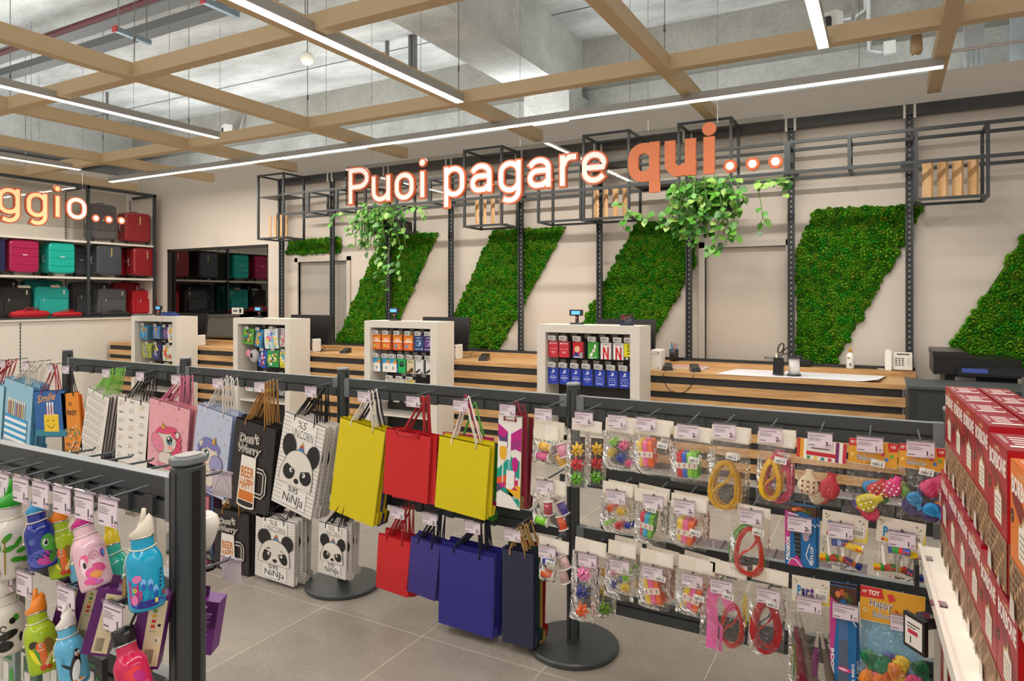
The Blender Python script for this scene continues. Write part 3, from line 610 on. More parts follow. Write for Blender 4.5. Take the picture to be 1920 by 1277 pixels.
def hook_small(x, z, who, tw=.075):
    t = thing('card_hook', 'price label hook of ' + who.split(',')[0], 'display hook', (x, KF+.1, z), 'price label hooks in the kiosks')
    MB().tube([(x, CF-.034, z), (x, KF+.045, z), (x, KF+.035, z+.006)], .003, '#c9c9c6:.25:.8', 6).box(x-.03, x+.03, CF-.034, CF-.031, z-.03, z+.012, '#c8c5bf:.4').build('prong', t)
    m = MB(); etag(m, x, KF+.03, z-.018, tw, tw*.6); m.build('price_label', t)
def card_art(A, w, h, kind, rr):
    if kind == 'orange':
        A.rect(0, 0, w, h, '#e96a1d:.35').rect(0, h*.55, w, h*.45, '#f08c1e:.35').rect(0, h*.5, w, h*.07, '#f8efe4:.4')
        for s_ in (-1, 1): A.ell(w/2+s_*w*.13, h*.66, w*.14, h*.08, '#f8efe4:.4', s_*25).ell(w/2+s_*w*.13, h*.66, w*.08, h*.045, '#f08c1e:.35', s_*25)
        A.ell(w*.3, h*.25, w*.13, h*.11, rr.choice(('#4aa6d8', '#f4c430', '#c9d84a'))+':.4').rect(w*.5, h*.28, w*.32, h*.08, '#f2b060:.4').rect(w*.55, h*.15, w*.28, h*.04, '#f8efe4:.4')
    elif kind in ('blue', 'purple'):
        A.rect(0, 0, w, h, '#27407a:.3' if kind == 'blue' else '#49276a:.3').rect(w*.25, h*.8, w*.5, h*.05, '#c6cfe6:.4').ell(w*.48, h*.5, w*.3, h*.2, '#8fb1d6:.4' if kind == 'blue' else '#b48fd0:.4', 20).ell(w*.42, h*.5, w*.2, h*.13, '#27407a:.3' if kind == 'blue' else '#49276a:.3', 20).rect(w*.45, h*.45, w*.3, h*.04, '#dfe6f2:.4').rect(w*.1, h*.1, w*.6, h*.03, '#dfe6f2:.4').rect(w*.8, h*.1, w*.12, w*.12, '#f2f2f2:.4')
    elif kind == 'play':
        A.rect(0, 0, w, h, '#f0eeeb:.35').rect(0, h*.62, w, h*.38, '#3ba3dc:.35').poly([(w*.5, h*.62), (w, h*.62), (w, h), (w*.8, h)], '#f08a2a:.35').poly([(w*.2, h*.62), (w*.7, h*.62), (w*.6, h*.72)], '#e9c52e:.35').poly([(w*.75, h*.85), (w, h*.8), (w, h), (w*.6, h)], '#4faf3c:.35')
        A.poly([(w*.38, h*.14), (w*.38, h*.46), (w*.52, h*.3)], '#3bb4d8:.4').poly([(w*.38, h*.46), (w*.68, h*.3), (w*.5, h*.3)], '#5bb75b:.4').poly([(w*.38, h*.14), (w*.68, h*.3), (w*.5, h*.3)], '#e5533d:.4')
    elif kind == 'music':
        A.rect(0, 0, w, h, '#1eb45c:.3').ell(w*.5, h*.62, w*.33, w*.33, '#10140f:.4')
        for k in range(3): A.arc(w*.5, h*.62-w*.1-.0*k, w*(.20-.04*k), w*(.20-.05*k)*.8, 150, 35, w*.035, '#d8efe0:.4', 8) if False else A.arc(w*.47, h*.56-w*.02+w*.0, w*(.26-.055*k), w*(.26-.075*k), 125-6*k, 45+6*k, w*.04, '#1eb45c:.4', 8)
        A.text('gift card', w*.22, h*.12, w*.5, h*.05, '#123d22:.5')
    elif kind == 'cream':
        A.rect(0, 0, w, h, '#d9c9a0:.35').ell(w*.3, h*.8, w*.1, w*.1, '#4aa13c:.4').rect(w*.45, h*.77, w*.4, h*.06, '#6d8a45:.4')
        for k in range(9): A.ell(w*rr.uniform(.15, .85), h*rr.uniform(.08, .34), w*.16, h*.1, rr.choice(('#5d3a18:.5', '#3f2812:.5', '#7c5a22:.5')), rr.uniform(0, 180), n=6)
    elif kind == 'stick':
        A.rect(0, 0, w, h, '#e2dfdf:.3').poly([(w*.55, 0), (w*.8, h*.2), (w, 0)], '#6d5a74:.4').line([(w*.05, h*.08), (w*.6, h*.32)], h*.16, '#2a272d:.4').rect(w*.3, h*.85, w*.4, h*.04, '#8d8a8c:.5')
    elif kind == 'online':
        A.rect(0, 0, w, h, '#cf3340:.3').rect(w*.1, h*.82, w*.16, h*.1, '#f2f2f2:.4').rect(w*.13, h*.85, w*.04, h*.05, '#cf3340:.4').text('ONLINE', w*.3, h*.835, w*.6, h*.075, '#f6eeee:.4', .02)
        for k in range(5): A.ell(w*(.14+.18*k), h*.52, w*.035, h*.035, '#f0b9bd:.4', n=8)
        A.rect(w*.3, h*.32, w*.45, h*.03, '#f0c9cc:.4').rect(w*.36, h*.25, w*.3, h*.03, '#f0c9cc:.4')
    elif kind == 'hero':
        A.rect(0, 0, w, h, '#cf2430:.3').rect(0, 0, w, h*.12, '#22398e:.3').ell(w*.45, h*.55, w*.28, h*.2, '#e6c19a:.4').poly([(w*.6, 0), (w, 0), (w, h*.36), (w*.72, h*.36)], '#9aa3ad:.4').ell(w*.35, h*.2, w*.25, h*.14, '#22398e:.4').rect(w*.08, h*.03, w*.5, h*.06, '#f0f0f0:.4')
    elif kind == 'lime':
        A.rect(0, 0, w, h, '#3f9e34:.3').ell(w*.6, h*.5, w*.2, h*.1, '#d9cfc0:.4', 50).ell(w*.35, h*.25, w*.22, h*.09, '#f2f2ee:.4', 60).ell(w*.72, h*.75, w*.1, h*.14, '#f2f2ee:.4').ell(w*.15, h*.2, w*.09, h*.06, '#7cc84a:.4').rect(w*.1, h*.03, w*.5, h*.05, '#f0f0f0:.4').text('$', w*.7, h*.03, None, h*.16, '#e8f0e4:.4')
    elif kind == 'film':
        A.rect(0, 0, w, h, '#ece8e6:.3').text('NETFLIX', w*.16, h*.84, w*.68, h*.09, '#8c1c22:.4', .02)
        A.poly([(w*.22, 0), (w*.38, 0), (w*.38, h*.76), (w*.22, h*.76)], '#b31119:.4').poly([(w*.66, 0), (w*.82, 0), (w*.82, h*.76), (w*.66, h*.76)], '#b31119:.4').poly([(w*.22, h*.76), (w*.38, h*.76), (w*.82, 0), (w*.66, 0)], '#e01b23:.4')
    elif kind == 'sport':
        A.rect(0, 0, w, h, '#e7df1e:.35').rect(w*.3, h*.5, w*.55, h*.42, '#262512:.5').rect(w*.35, h*.54, w*.45, h*.34, '#e7df1e:.35').text('DA', w*.4, h*.73, w*.35, h*.12, '#262512:.5', .03).text('ZN', w*.4, h*.57, w*.35, h*.12, '#262512:.5', .03).rect(w*.3, h*.35, w*.55, h*.06, '#262512:.5').rect(0, 0, w, h*.2, '#201f18:.5').rect(w*.15, h*.05, w*.25, h*.1, '#e9e9e9:.5').rect(w*.6, h*.05, w*.25, h*.1, '#e9e9e9:.5')
    elif kind in ('station', 'station2'):
        A.rect(0, 0, w, h, '#2b43b4:.3').poly([(w*.46, h*.72), (w*.53, h*.7), (w*.53, h*.9), (w*.46, h*.92)], '#f2f4fb:.4').ell(w*.58, h*.84, w*.07, h*.05, '#f2f4fb:.4', -20, n=10).ell(w*.42, h*.715, w*.12, h*.028, '#f2f4fb:.4', -12, n=10).ell(w*.6, h*.735, w*.11, h*.026, '#dfe5fa:.4', 12, n=10)
        if kind == 'station': A.text('PlayStation', w*.26, h*.51, w*.5, h*.045, '#f2f4fb:.4', .02); A.rect(w*.15, h*.42, w*.7, h*.02, '#cfd6f4:.4').rect(w*.13, h*.385, w*.74, h*.02, '#cfd6f4:.4').rect(w*.18, h*.35, w*.64, h*.02, '#cfd6f4:.4').ell(w*.42, h*.24, w*.04, w*.04, '#f2f4fb:.4', n=8).ell(w*.6, h*.24, w*.04, w*.04, '#f2f4fb:.4', n=8)
        else: A.ell(w*.25, h*.52, w*.055, w*.055, '#f2c21e:.4', n=10).text('PlayStation', w*.36, h*.5, w*.5, h*.045, '#f2f4fb:.4', .02); A.rect(w*.14, h*.4, w*.7, h*.02, '#cfd6f4:.4').rect(w*.15, h*.27, w*.09, h*.05, '#f2f4fb:.4').rect(w*.47, h*.27, w*.06, h*.05, '#f2f4fb:.4').rect(w*.75, h*.27, w*.09, h*.05, '#f2f4fb:.4').rect(w*.18, h*.14, w*.62, h*.05, '#dfe5fa:.4').rect(0, h*.62, w, h*.008, '#8d9ee2:.4')
    elif kind == 'dots_teal':
        A.rect(0, 0, w, h, '#e9e6dd:.35')
        for k in range(14): A.ell(w*rr.uniform(.2, .8), h*rr.uniform(.1, .5), w*.12, w*.12, rr.choice(('#3fb3a0:.4', '#2b8f7f:.4', '#7accba:.4')), n=7)
    elif kind == 'dots_red':
        A.rect(0, 0, w, h, '#eae4d8:.35')
        for k in range(16): a = rr.uniform(0, 6.3); A.ell(w*(.5+.33*math.cos(a)*rr.random()), h*(.3+.2*math.sin(a)*rr.random()), w*.12, w*.1, rr.choice(('#e8663a:.4', '#f08c3c:.4', '#d94a35:.4')), n=7)
    elif kind == 'yellow': A.rect(0, 0, w, h, '#f2d21e:.35').rect(w*.1, h*.15, w*.35, h*.02, '#a08a10:.4').rect(w*.1, h*.5, w*.3, h*.03, '#a08a10:.4')
CARDW = {'orange': .105, 'blue': .095, 'purple': .095}
def card_stack(i, x, z_hook, kind, desc, n=3, w=.088, h=.135, drop=.028, backs=('',)):
    z1 = z_hook-drop
    for k in range(n):
        rr = random.Random(hash((i, int(x*100), int(z_hook*10))) % 999); y = KF+.05+.022*k
        lab = desc if k == 0 else ['card directly behind the ', 'second card behind the ', 'third card behind the '][k-1] + desc.split(',')[0]
        m = MB(); dx = -.004*k if k else 0
        m.box(x-w/2, x+w/2, y, y+.0016, z1-h, z1, '#e4e0dc:.4'); m.box(x-w*.2, x+w*.2, y, y+.0015, z1-.001, z1+drop-.004, '#e4e0dc:.4')
        if k == 0: card_art(Art(m, lambda a, b, hh, X=x-w/2, Y=y, Z=z1-h: (X+a, Y-hh, Z+b)), w, h, kind, rr)
        else: m.box(x-w/2, x+w/2, y-.001, y-.0002, z1-h, z1, {'orange': '#e0641c:.4', 'blue': '#27407a:.4', 'purple': '#49276a:.4', 'play': '#3ba3dc:.4', 'music': '#1a9c50:.4', 'online': '#bf2733:.4', 'hero': '#bf2733:.4', 'lime': '#3f9e34:.4', 'sport': '#c9c21a:.4', 'station': '#2b43b4:.4', 'station2': '#2b43b4:.4'}.get(kind, '#d9d5d0:.4'))
        tag(m.build('gift_card'), lab, 'gift card', 'cards hanging in the kiosks')
# kiosk four
k4 = KX[3]+.09
for x_, kind, d in ((.06, 'online', 'red ONLINE gift card nearest the side panel'), (.175, 'online', 'red ONLINE gift card beside the card with a face'), (.32, 'hero', 'red and blue gift card with a round face, beside the red ONLINE cards'), (.475, 'lime', 'green gift card with a white bird shape'), (.605, 'film', 'red N gift card beside the green one'), (.73, 'film', 'red N gift card beside the yellow one'), (.855-.02, 'sport', 'yellow and black gift card at the end of its row')):
    hook_small(k4+x_-.005, 1.245, 'the ' + d); card_stack(4, k4+x_, 1.245, kind, d, 3, .1, .155, .05)
for q, x_ in enumerate((.06, .18, .30, .42, .545, .67, .79)):
    kd = 'station' if q < 4 else 'station2'; d = ['blue game card nearest the side panel', 'second blue game card from the side panel', 'third blue game card from the side panel', 'last blue game card without a yellow badge', 'first blue game card with a yellow badge', 'middle blue game card with a yellow badge', 'end blue game card with a yellow badge'][q]
    hook_small(k4+x_-.012, .985, 'the ' + d); card_stack(4, k4+x_, .985, kd, d, 2, .1, .155, .05)
# kiosk three
k3 = KX[2]+.085
for q, (x_, kind, d) in enumerate(((.05, 'orange', 'tilted orange gift voucher with a white bow'), (.19, 'orange', 'orange bow gift voucher beside the tilted one'), (.35, 'orange', 'third orange bow gift voucher of four'), (.50, 'orange', 'orange bow gift voucher beside the blue card'), (.64, 'blue', 'dark blue gift card with a pale ring'), (.77, 'purple', 'purple gift card with a pale ring'))):
    hook_small(k3+x_, 1.245, 'the ' + d); card_stack(3, k3+x_, 1.245, kind, d, 4 if q < 4 else 2, .12, .175, .035)
for x_, kind, d in ((.055, 'play', 'play triangle app card nearest the side panel'), (.19, 'play', 'middle play triangle app card'), (.29, 'play', 'play triangle app card beside the music card'), (.41, 'music', 'bright green music card with a black disc'), (.53, 'cream', 'cream card with brown lumps beside the green music card'), (.65, 'stick', 'white stick pack beside the cream card'), (.785, 'stick', 'white stick pack at the row end')):
    hook_small(k3+x_-.01, .985, 'the ' + d); card_stack(3, k3+x_, .985, kind, d, 2, .098, .155, .045)
for x_, kind, d in ((.24, 'dots_teal', 'pale card with teal dots low in the third kiosk'), (.38, 'dots_red', 'pale card with an orange red ball low in the third kiosk'), (.52, 'yellow', 'plain yellow card low in the third kiosk')):
    hook_small(k3+x_, .745, 'the ' + d); card_stack(3, k3+x_, .745, kind, d, 2, .12, .15, .03)
for q in range(4): hook_small(k3+.2+.15*q, .50, ['the empty place below the teal dots', 'the empty place below the red ball', 'the empty place below the yellow card', 'the last empty place low in the third kiosk'][q])
# toy packets in kiosks one and two
def packet(x, z1, w, h, cols, lab, seed, tilt=0, depth=.02):
    rr = random.Random(seed); y = KF+.06
    for k in range(3):
        rz = Matrix.Rotation(R(tilt), 3, 'Y'); yy = y+.035*k; m = MB(); c = Vector((x, yy, z1-h/2))
        f = lambda a, b, hh: tuple(c+rz@Vector((a-w/2, -depth*.5*math.sin(PI*max(0, min(1, b/h)))*.8-hh, b-h/2)))
        for i in range(6):
            m.add([f(0, h*i/6, 0), f(w, h*i/6, 0), f(w, h*(i+1)/6, 0), f(0, h*(i+1)/6, 0)], [(0, 1, 2, 3)], cols[0]+':.3')
        m.add([tuple(c+rz@Vector((a, .004, b))) for a, b in ((-w/2, -h/2), (w/2, -h/2), (w/2, h/2), (-w/2, h/2))], [(0, 1, 2, 3)], '#c9c9c9:.3')
        A = Art(m, f, .002, .0002)
        if k == 0:
            for _ in range(16): A.ell(w*rr.uniform(.18, .82), h*rr.uniform(.12, .85), w*rr.uniform(.06, .16), h*rr.uniform(.04, .1), rr.choice(cols[1:])+':.35', rr.uniform(0, 180), n=7)
            for _ in range(6): a_, b_ = w*rr.uniform(.2, .8), h*rr.uniform(.2, .8); A.line([(a_, b_), (a_+w*rr.uniform(-.15, .15), b_+h*.1)], w*.05, rr.choice(cols[1:])+':.35')
        else:
            A.ell(w*.3, h*.6, w*.2, h*.1, cols[1]+':.35', n=7)
        tag(m.build('toy_packet'), lab if k == 0 else ['packet directly behind the ', 'rearmost packet behind the '][k-1] + lab.split(',')[0], 'toy packet', 'toy packets in the kiosks')
k1, k2 = KX[0]+.085, KX[1]+.085
for (x_, z, w_, h_, cols, lab, tl) in (
    (k1+.13, 1.22, .17, .2, ['#2a93c8', '#f0c030', '#e8a020', '#5cc0e6', '#e05a2a'], 'blue and yellow toy packet atop the first kiosk', 8), (k1+.42, 1.215, .14, .18, ['#3f8fd6', '#e0a878', '#5fb0e8', '#c88a50'], 'blue and sand toy packet in the first kiosk', 0),
    (k1+.62, 1.21, .09, .17, ['#6a4a8c', '#e06a9a', '#4a90d0'], 'narrow purple toy packet in the first kiosk', 0), (k1+.755, 1.215, .17, .22, ['#e6e8ea', '#e86a9a', '#5aa0dc', '#f0d040'], 'white pink and blue packet in the first kiosk', -8),
    (k1+.2, .96, .2, .2, ['#a8b83c', '#8f8f94', '#5f6064', '#d8d8da'], 'lime toy packet with grey shapes in the first kiosk', 0), (k1+.42, .96, .14, .22, ['#1e2c6a', '#f2dc30', '#e9e9f2', '#3a5ac0'], 'navy toy packet with yellow bars in the first kiosk', 18), (k1+.68, .95, .24, .22, ['#e2dfd0', '#3fa84a', '#e8862a', '#f2d84a', '#e04838'], 'white and green toy packet in the first kiosk', 0),
    (k1+.3, .68, .2, .2, ['#e6c830', '#d84a2a', '#3a4aa0', '#e8e2c8'], 'yellow toy packet low in the first kiosk', 0), (k1+.65, .68, .2, .2, ['#f0dc4a', '#2a50a0', '#e0522a'], 'bright yellow toy packet low in the first kiosk', 10),
    (k2+.13, 1.22, .19, .2, ['#5aa83c', '#f0e8d8', '#e0b030', '#a05a28', '#2a6ab0', '#1c1c1c'], 'green and white toy packet in the second kiosk', 4), (k2+.33, 1.21, .12, .22, ['#2a8cc8', '#e8922a', '#f0c040'], 'blue toy packet with orange shapes in the second kiosk', 12), (k2+.55, 1.23, .24, .25, ['#dfe5e6', '#e85a9a', '#4a90d8', '#f0d840', '#8cc8d8'], 'large pale packet in the second kiosk', -4), (k2+.78, 1.21, .13, .2, ['#c9cfd6', '#e8862a', '#e04a5a', '#8a5ac0'], 'orange and red packet in the second kiosk', 6),
    (k2+.4, .95, .13, .22, ['#2450b0', '#e03a3a', '#60b0e0', '#f0f0f0'], 'blue packet with red marks in the second kiosk', 18), (k2+.58, .96, .2, .21, ['#2f9a50', '#e8d84a', '#7a4a24', '#f0f0e8'], 'green packet with yellow marks in the second kiosk', 0), (k2+.775, .95, .14, .2, ['#e6d83a', '#f0f0f0', '#2a50a8', '#3aa0d0'], 'yellow packet with blue foot in the second kiosk', 0),
    (k2+.15, .62, .14, .2, ['#d8dcd8', '#3a9a7a', '#e05a8a'], 'clear packet low in the second kiosk', 0), (k2+.45, .62, .16, .18, ['#c9cc3a', '#202020', '#f0f0f0'], 'lime packet low in the second kiosk', 0), (k2+.75, .62, .13, .22, ['#9a9a98', '#c8c8c8', '#707070'], 'grey packet low in the second kiosk', 0)):
    hook_small(x_+(.0 if w_ < .2 else .02), z+.03, 'the ' + lab, .06); packet(x_, z, w_, h_, cols, lab, int(abs(x_*1000)), tl)
t = thing('plush_toy', 'grey plush toy head with a pink ear in the second kiosk', 'toy', (k2+.2, KF+.1, .78))
MB().ball((k2+.2, KF+.1, .87), .085, '#b9b3b8:.8', 14, 10, (1, .6, 1)).build('head', t); MB().ball((k2+.1, KF+.09, .9), .045, '#e88aa8:.8', 12, 8, (1, .5, 1.1)).build('ear', t); MB().ball((k2+.2, KF+.045, .88), .03, '#1c1a1c:.4', 12, 8, (.6, .4, 1.2)).build('eye', t)
# ---------------------------------------------------------------- things on kiosks and counter
def cust_display(x, lab):
    t = thing('customer_display', lab, 'display', (x, KF+.17, KTOP), 'customer displays on the kiosks')
    MB().rbox((x, KF+.17, KTOP+.008), (.13, .09, .016), .02, '#1e1f21:.4', axis='Z').build('base', t)
    MB().box(x-.014, x+.014, KF+.16, KF+.18, KTOP+.016, KTOP+.09, '#222325:.4').build('stem', t)
    MB().rbox((x, KF+.15, KTOP+.115), (.135, .03, .06), .006, '#232427:.4').build('screen_case', t)
    MB().box(x-.045, x+.045, KF+.1335, KF+.1347, KTOP+.098, KTOP+.132, 'lcd').build('screen', t)
    MB().box(x-.014, x+.008, KF+.155, KF+.159, KTOP+.055, KTOP+.075, '#c8283a:.4').box(x-.011, x+.005, KF+.153, KF+.1548, KTOP+.063, KTOP+.067, '#f0f0f0:.4').build('badge', t)
for px, lab in ((300, 'small customer display with blue screen on the kiosk nearest the luggage'), (487, 'small customer display with blue screen on the second kiosk'), (741, 'small customer display with blue screen on the third kiosk'), (1082, 'small customer display with blue screen on the largest kiosk')):
    cust_display(onY(px, 600, KF+.17).x, lab)
def monitor(px0, px1, Y, z0, z1, lab, tilt=-6):
    x0, x1 = onY(px0, 600, Y).x, onY(px1, 600, Y).x; c = Vector(((x0+x1)/2, Y, (z0+z1)/2))
    t = thing('monitor', lab, 'monitor', (c.x, Y, CT), 'black monitors on the counter'); rx = Matrix.Rotation(R(tilt), 3, 'X')
    MB().rbox(c, (x1-x0, .03, z1-z0), .008, '#1f1e1e:.35', rot=rx).build('panel', t)
    MB().box(c.x-.03, c.x+.03, Y+.02, Y+.05, CT+.012, c.z, '#1a1a1a:.4').build('stand', t); MB().rbox((c.x, Y+.04, CT+.007), (.22, .18, .012), .02, '#1a1a1a:.4', axis='Z').build('foot', t)
    MB().box(c.x-.13, c.x+.13, Y-.06, Y-.02, CT+.05, CT+.16, '#232222:.4').build('back_housing', t)
monitor(318, 388, 6.62, 1.0, 1.39, 'black monitor behind the kiosk nearest the luggage'); monitor(545, 622, 6.62, 1.0, 1.39, 'black monitor behind the second kiosk'); monitor(792, 880, 6.62, 1.0, 1.39, 'black monitor behind the third kiosk'); monitor(1118, 1229, 6.62, 1.0, 1.40, 'black monitor behind the largest kiosk')
def terminal(px, py, lab, s=1):
    c = onY(px, py, 6.5); c.z = CT; t = thing('card_reader', lab, 'card reader', c, 'card readers on the counter'); rz = Matrix.Rotation(R(20), 3, 'Z')
    vs = [(-.045, -.09, 0), (.045, -.09, 0), (.045, .09, 0), (-.045, .09, 0), (-.04, -.085, .03), (.04, -.085, .03), (.042, .085, .062), (-.042, .085, .062)]
    MB().add([c+rz@Vector(v)*s for v in vs], [(0, 3, 2, 1), (4, 5, 6, 7), (0, 1, 5, 4), (1, 2, 6, 5), (2, 3, 7, 6), (3, 0, 4, 7)], '#1f1e1d:.3').build('body', t)
    m = MB()
    for i in range(4):
        for j_ in range(3): p = c+rz@Vector((-.025+.025*j_, -.065+.022*i, .034+.0045*i+.001))*s; m.box(p.x-.008, p.x+.008, p.y-.006, p.y+.006, p.z, p.z+.004, '#6b6762:.5')
    m.build('keypad', t)
terminal(648, 655, 'card reader with cables beside the second kiosk'); terminal(908, 665, 'card reader on the oak counter right of the third kiosk', 1.1); terminal(1252, 686, 'card reader touching the white label printer'); terminal(1303, 688, 'card reader standing alone near the white paper')
def cable(pts, lab, r=.0035, key='#1a1a1a:.5'): return tag(MB().tube(pts, r, key, 6).build('cable'), lab, 'cable')
a = onY(1244, 690, 6.33)
cable([(a.x+.05+.14*math.cos(q)*1.0+.1, CF-.015+(.06 if z > CT else 0), max(.72, CT-.03+.16*math.sin(q))) for q in [R(150+ i*15) for i in range(17)] for z in [CT-.03+.16*math.sin(q)]], 'thin black cable looping over the counter front beside the largest kiosk')
cable([onY(880, 640, 6.6)+Vector((0, 0, 0)), onY(890, 655, 6.5), onY(880, 668, 6.45), onY(896, 668, 6.45), onY(905, 666, 6.45)], 'black cable lying beside the third kiosk monitor')
cable([onY(592, 640, 6.6), onY(610, 652, 6.5), onY(600, 660, 6.45), onY(625, 656, 6.45), onY(640, 657, 6.45)], 'black cable tangle beside the second kiosk')
def whitebox(px, py, w, h, lab, name='label_printer', cat='printer', d=.14, z=CT):
    c = onY(px, py, 6.42); t = thing(name, lab, cat, (c.x, 6.45, z)); MB().rbox((c.x, 6.45, z+h/2), (w, d, h), .015, '#e9e4dc:.35').build('body', t)
    m = MB()
    for dz in (.12, .85): m.lathe((c.x+w*.25, 6.45-d/2-.001, z+h*dz), [(.007, 0), (.007, .002)], '#2a2928:.5', 10, rot=Matrix.Rotation(PI/2, 3, 'X')).box(c.x-w*.3, c.x+w*.1, 6.45-d/2-.003, 6.45-d/2-.0005, z+h*dz-.002, z+h*dz+.002, '#cfc9c0:.5')
    m.build('fitting', t)
whitebox(1232, 690, .1, .2, 'white label printer standing at the right side of the largest kiosk'); whitebox(590, 660, .03, .17, 'slim white stand leaning beside the second kiosk'); whitebox(857, 668, .025, .17, 'slim white stand leaning beside the third kiosk'); whitebox(373, 648, .03, .16, 'slim white stand leaning beside the first kiosk')
# leaflet stand on kiosk four
c = onY(1175, 605, KF+.1); t = thing('leaflet_stand', 'small clear stand with a colourful leaflet on the largest kiosk', 'leaflet stand', (c.x, KF+.1, KTOP))
m = MB().box(c.x-.065, c.x+.065, KF+.1, KF+.103, KTOP+.001, KTOP+.1, '#2b3a7a:.3'); A = Art(m, lambda a, b, h: (c.x-.065+a, KF+.1-h, KTOP+.001+b))
A.poly([(0, .06), (.13, .08), (.13, .1), (0, .1)], '#1c1c22:.4').poly([(.01, .05), (.11, .085), (.11, .095), (.01, .07)], '#e8762a:.4').ell(.078, .05, .034, .028, '#e8e8ee:.4').ell(.078, .05, .03, .024, '#1c2a5a:.4').text('C', .06, .04, .02, .02, '#e8e8ee:.4', .03).text('O', .08, .04, .02, .02, '#e8e8ee:.4', .03).ell(.03, .085, .025, .012, '#d83a3a:.4')
m.build('leaflet', t); MB().box(c.x-.07, c.x+.07, KF+.094, KF+.096, KTOP+.001, KTOP+.11, 'acrylic').box(c.x-.07, c.x+.07, KF+.09, KF+.14, KTOP, KTOP+.0009, 'acrylic').build('clear_stand', t)
# pens in a mesh cup on the ledge, papers
c = Vector((onY(1262, 668, 7.0).x, 7.03, .961)); t = thing('pen_cup', 'black wire cup full of pens on the wall ledge', 'pen cup', c)
MB().lathe(c, [(.045, 0), (.048, .12), (.044, .12), (.041, .01)], '#262a2e:.4', 16).build('cup', t)
m_c = ['#2a7ab8', '#e05a70', '#1c3a8a', '#4ab0c8', '#30323a']
for k in range(5): a = k*1.25; MB().tube([c+Vector((.02*math.cos(a), .02*math.sin(a), .02)), c+Vector((.035*math.cos(a), .035*math.sin(a), .17+.01*(k % 3)))], .005, m_c[k]+':.35', 8).build('pen', t)
c = onY(1280, 682, 6.8); tag(MB().box(c.x-.12, c.x+.25, 6.66, 6.9, CT+.0005, CT+.012, '#cfc9c2:.4').box(c.x-.1, c.x+.2, 6.7, 6.88, CT+.012, CT+.02, '#dba79c:.5').build('paper_stack'), 'flat papers with a pink sheet on the counter in front of the pen cup', 'papers')
c = onY(820, 600, 6.5)
# white wrapping sheet
x0, x1 = onY(1347, 700, 6.45).x, onY(1648, 712, 6.36).x
m = MB(); nx, ny = 24, 5; vs = []
for i in range(nx+1):
    for j_ in range(ny+1):
        u, v = i/nx, j_/ny; z = CT+.004+.006*math.sin(u*9+v*3)*v*(1-v)*2
        if u > .9: z += (u-.9)*.25*(1-v)**.5
        vs.append((x0+(x1-x0)*u+(.10-.04*u)*v, 6.33+.55*v-(.02*math.sin(u*7) if j_ == 0 else 0)+(.0), z))
m.add(vs, [(i*(ny+1)+j_, (i+1)*(ny+1)+j_, (i+1)*(ny+1)+j_+1, i*(ny+1)+j_+1) for i in range(nx) for j_ in range(ny)], '#e9e9ee:.5', True)
tag(m.build('paper_sheet'), 'large sheet of white wrapping paper spread on the counter', 'paper sheet')
# scissors cup
c = onY(1460, 701, 6.5); c.z = CT+.012; t = thing('scissors_cup', 'black square cup holding scissors on the white paper', 'desk cup', c)
MB().add([c+Vector(p) for p in ((-.045, -.045, 0), (.045, -.045, 0), (.045, .045, 0), (-.045, .045, 0), (-.038, -.038, .15), (.038, -.038, .15), (.038, .038, .15), (-.038, .038, .15))], [(0, 1, 5, 4), (1, 2, 6, 5), (2, 3, 7, 6), (3, 0, 4, 7), (3, 2, 1, 0)], '#1d1b1a:.3').build('cup', t)
s_ = thing('scissors', 'pair of scissors with black looped handles standing in the black cup', 'scissors', c+Vector((0, 0, .03)))
for sg, dx in ((-1, .0), (1, .055)):
    MB().add([c+Vector(p) for p in ((-.008*sg, 0, .03), (.006*sg, 0, .03), (.012+dx*.3, 0, .17), (-.004+dx*.3, 0, .17), (-.008*sg, .003, .03), (.006*sg, .003, .03), (.012+dx*.3, .003, .17), (-.004+dx*.3, .003, .17))], [(0, 1, 2, 3), (4, 5, 6, 7), (0, 1, 5, 4), (1, 2, 6, 5), (3, 0, 4, 7)], '#b9bcbe:.25:.8').build('blade', s_)
    o = c+Vector((.018+dx, 0, .235 if sg < 0 else .215)); ang = R(70 if sg < 0 else 35); L_ = .045; L2 = .022
    ring = [o+Vector((L_*math.cos(q)*math.cos(ang)-L2*math.sin(q)*math.sin(ang), 0, L_*math.cos(q)*math.sin(ang)+L2*math.sin(q)*math.cos(ang))) for q in [2*PI*k/16 for k in range(17)]]
    MB().tube(ring, .006, '#1d1c1c:.4', 8, False).tube([c+Vector((.006+dx*.3, 0, .16)), ring[8]], .007, '#1d1c1c:.4', 8).build('handle', s_)
MB().tube([c+Vector((-.02, .01, .02)), c+Vector((-.02, .01, .18))], .008, '#d8d0a8:.4', 8).tube([c+Vector((.03, .0, .02)), c+Vector((.034, .0, .17))], .006, '#9a9a98:.3', 8).build('marker', t)
# ribbon dispenser
c = onY(1489, 700, 6.52); c.z = CT+.012; t = thing('tape_reel', 'white reel between two dark discs beside the scissors cup', 'tape reel', c)
MB().lathe(c, [(.062, 0), (.062, .005)], '#2a2a2c:.4', 24).lathe(c+Vector((0, 0, .15)), [(.062, 0), (.062, .006)], '#2a2a2c:.4', 24).build('disc', t); MB().lathe(c+Vector((0, 0, .0055)), [(.046, 0), (.046, .144)], '#e6e3df:.4', 24).build('core', t)
c = Vector((onY(1503, 690, 7.0).x, 7.03, .961)); t = thing('tape_dispenser', 'dark tape dispenser on the ledge behind the tape reel', 'tape dispenser', c); MB().rbox(c+Vector((0, 0, .035)), (.17, .07, .07), .03, '#1c1c1e:.35').build('body', t); MB().lathe(c+Vector((-.03, .03, .075)), [(.035, 0), (.035, .03)], '#2b2b30:.4', 18, rot=Matrix.Rotation(PI/2, 3, 'X')).build('roll', t)
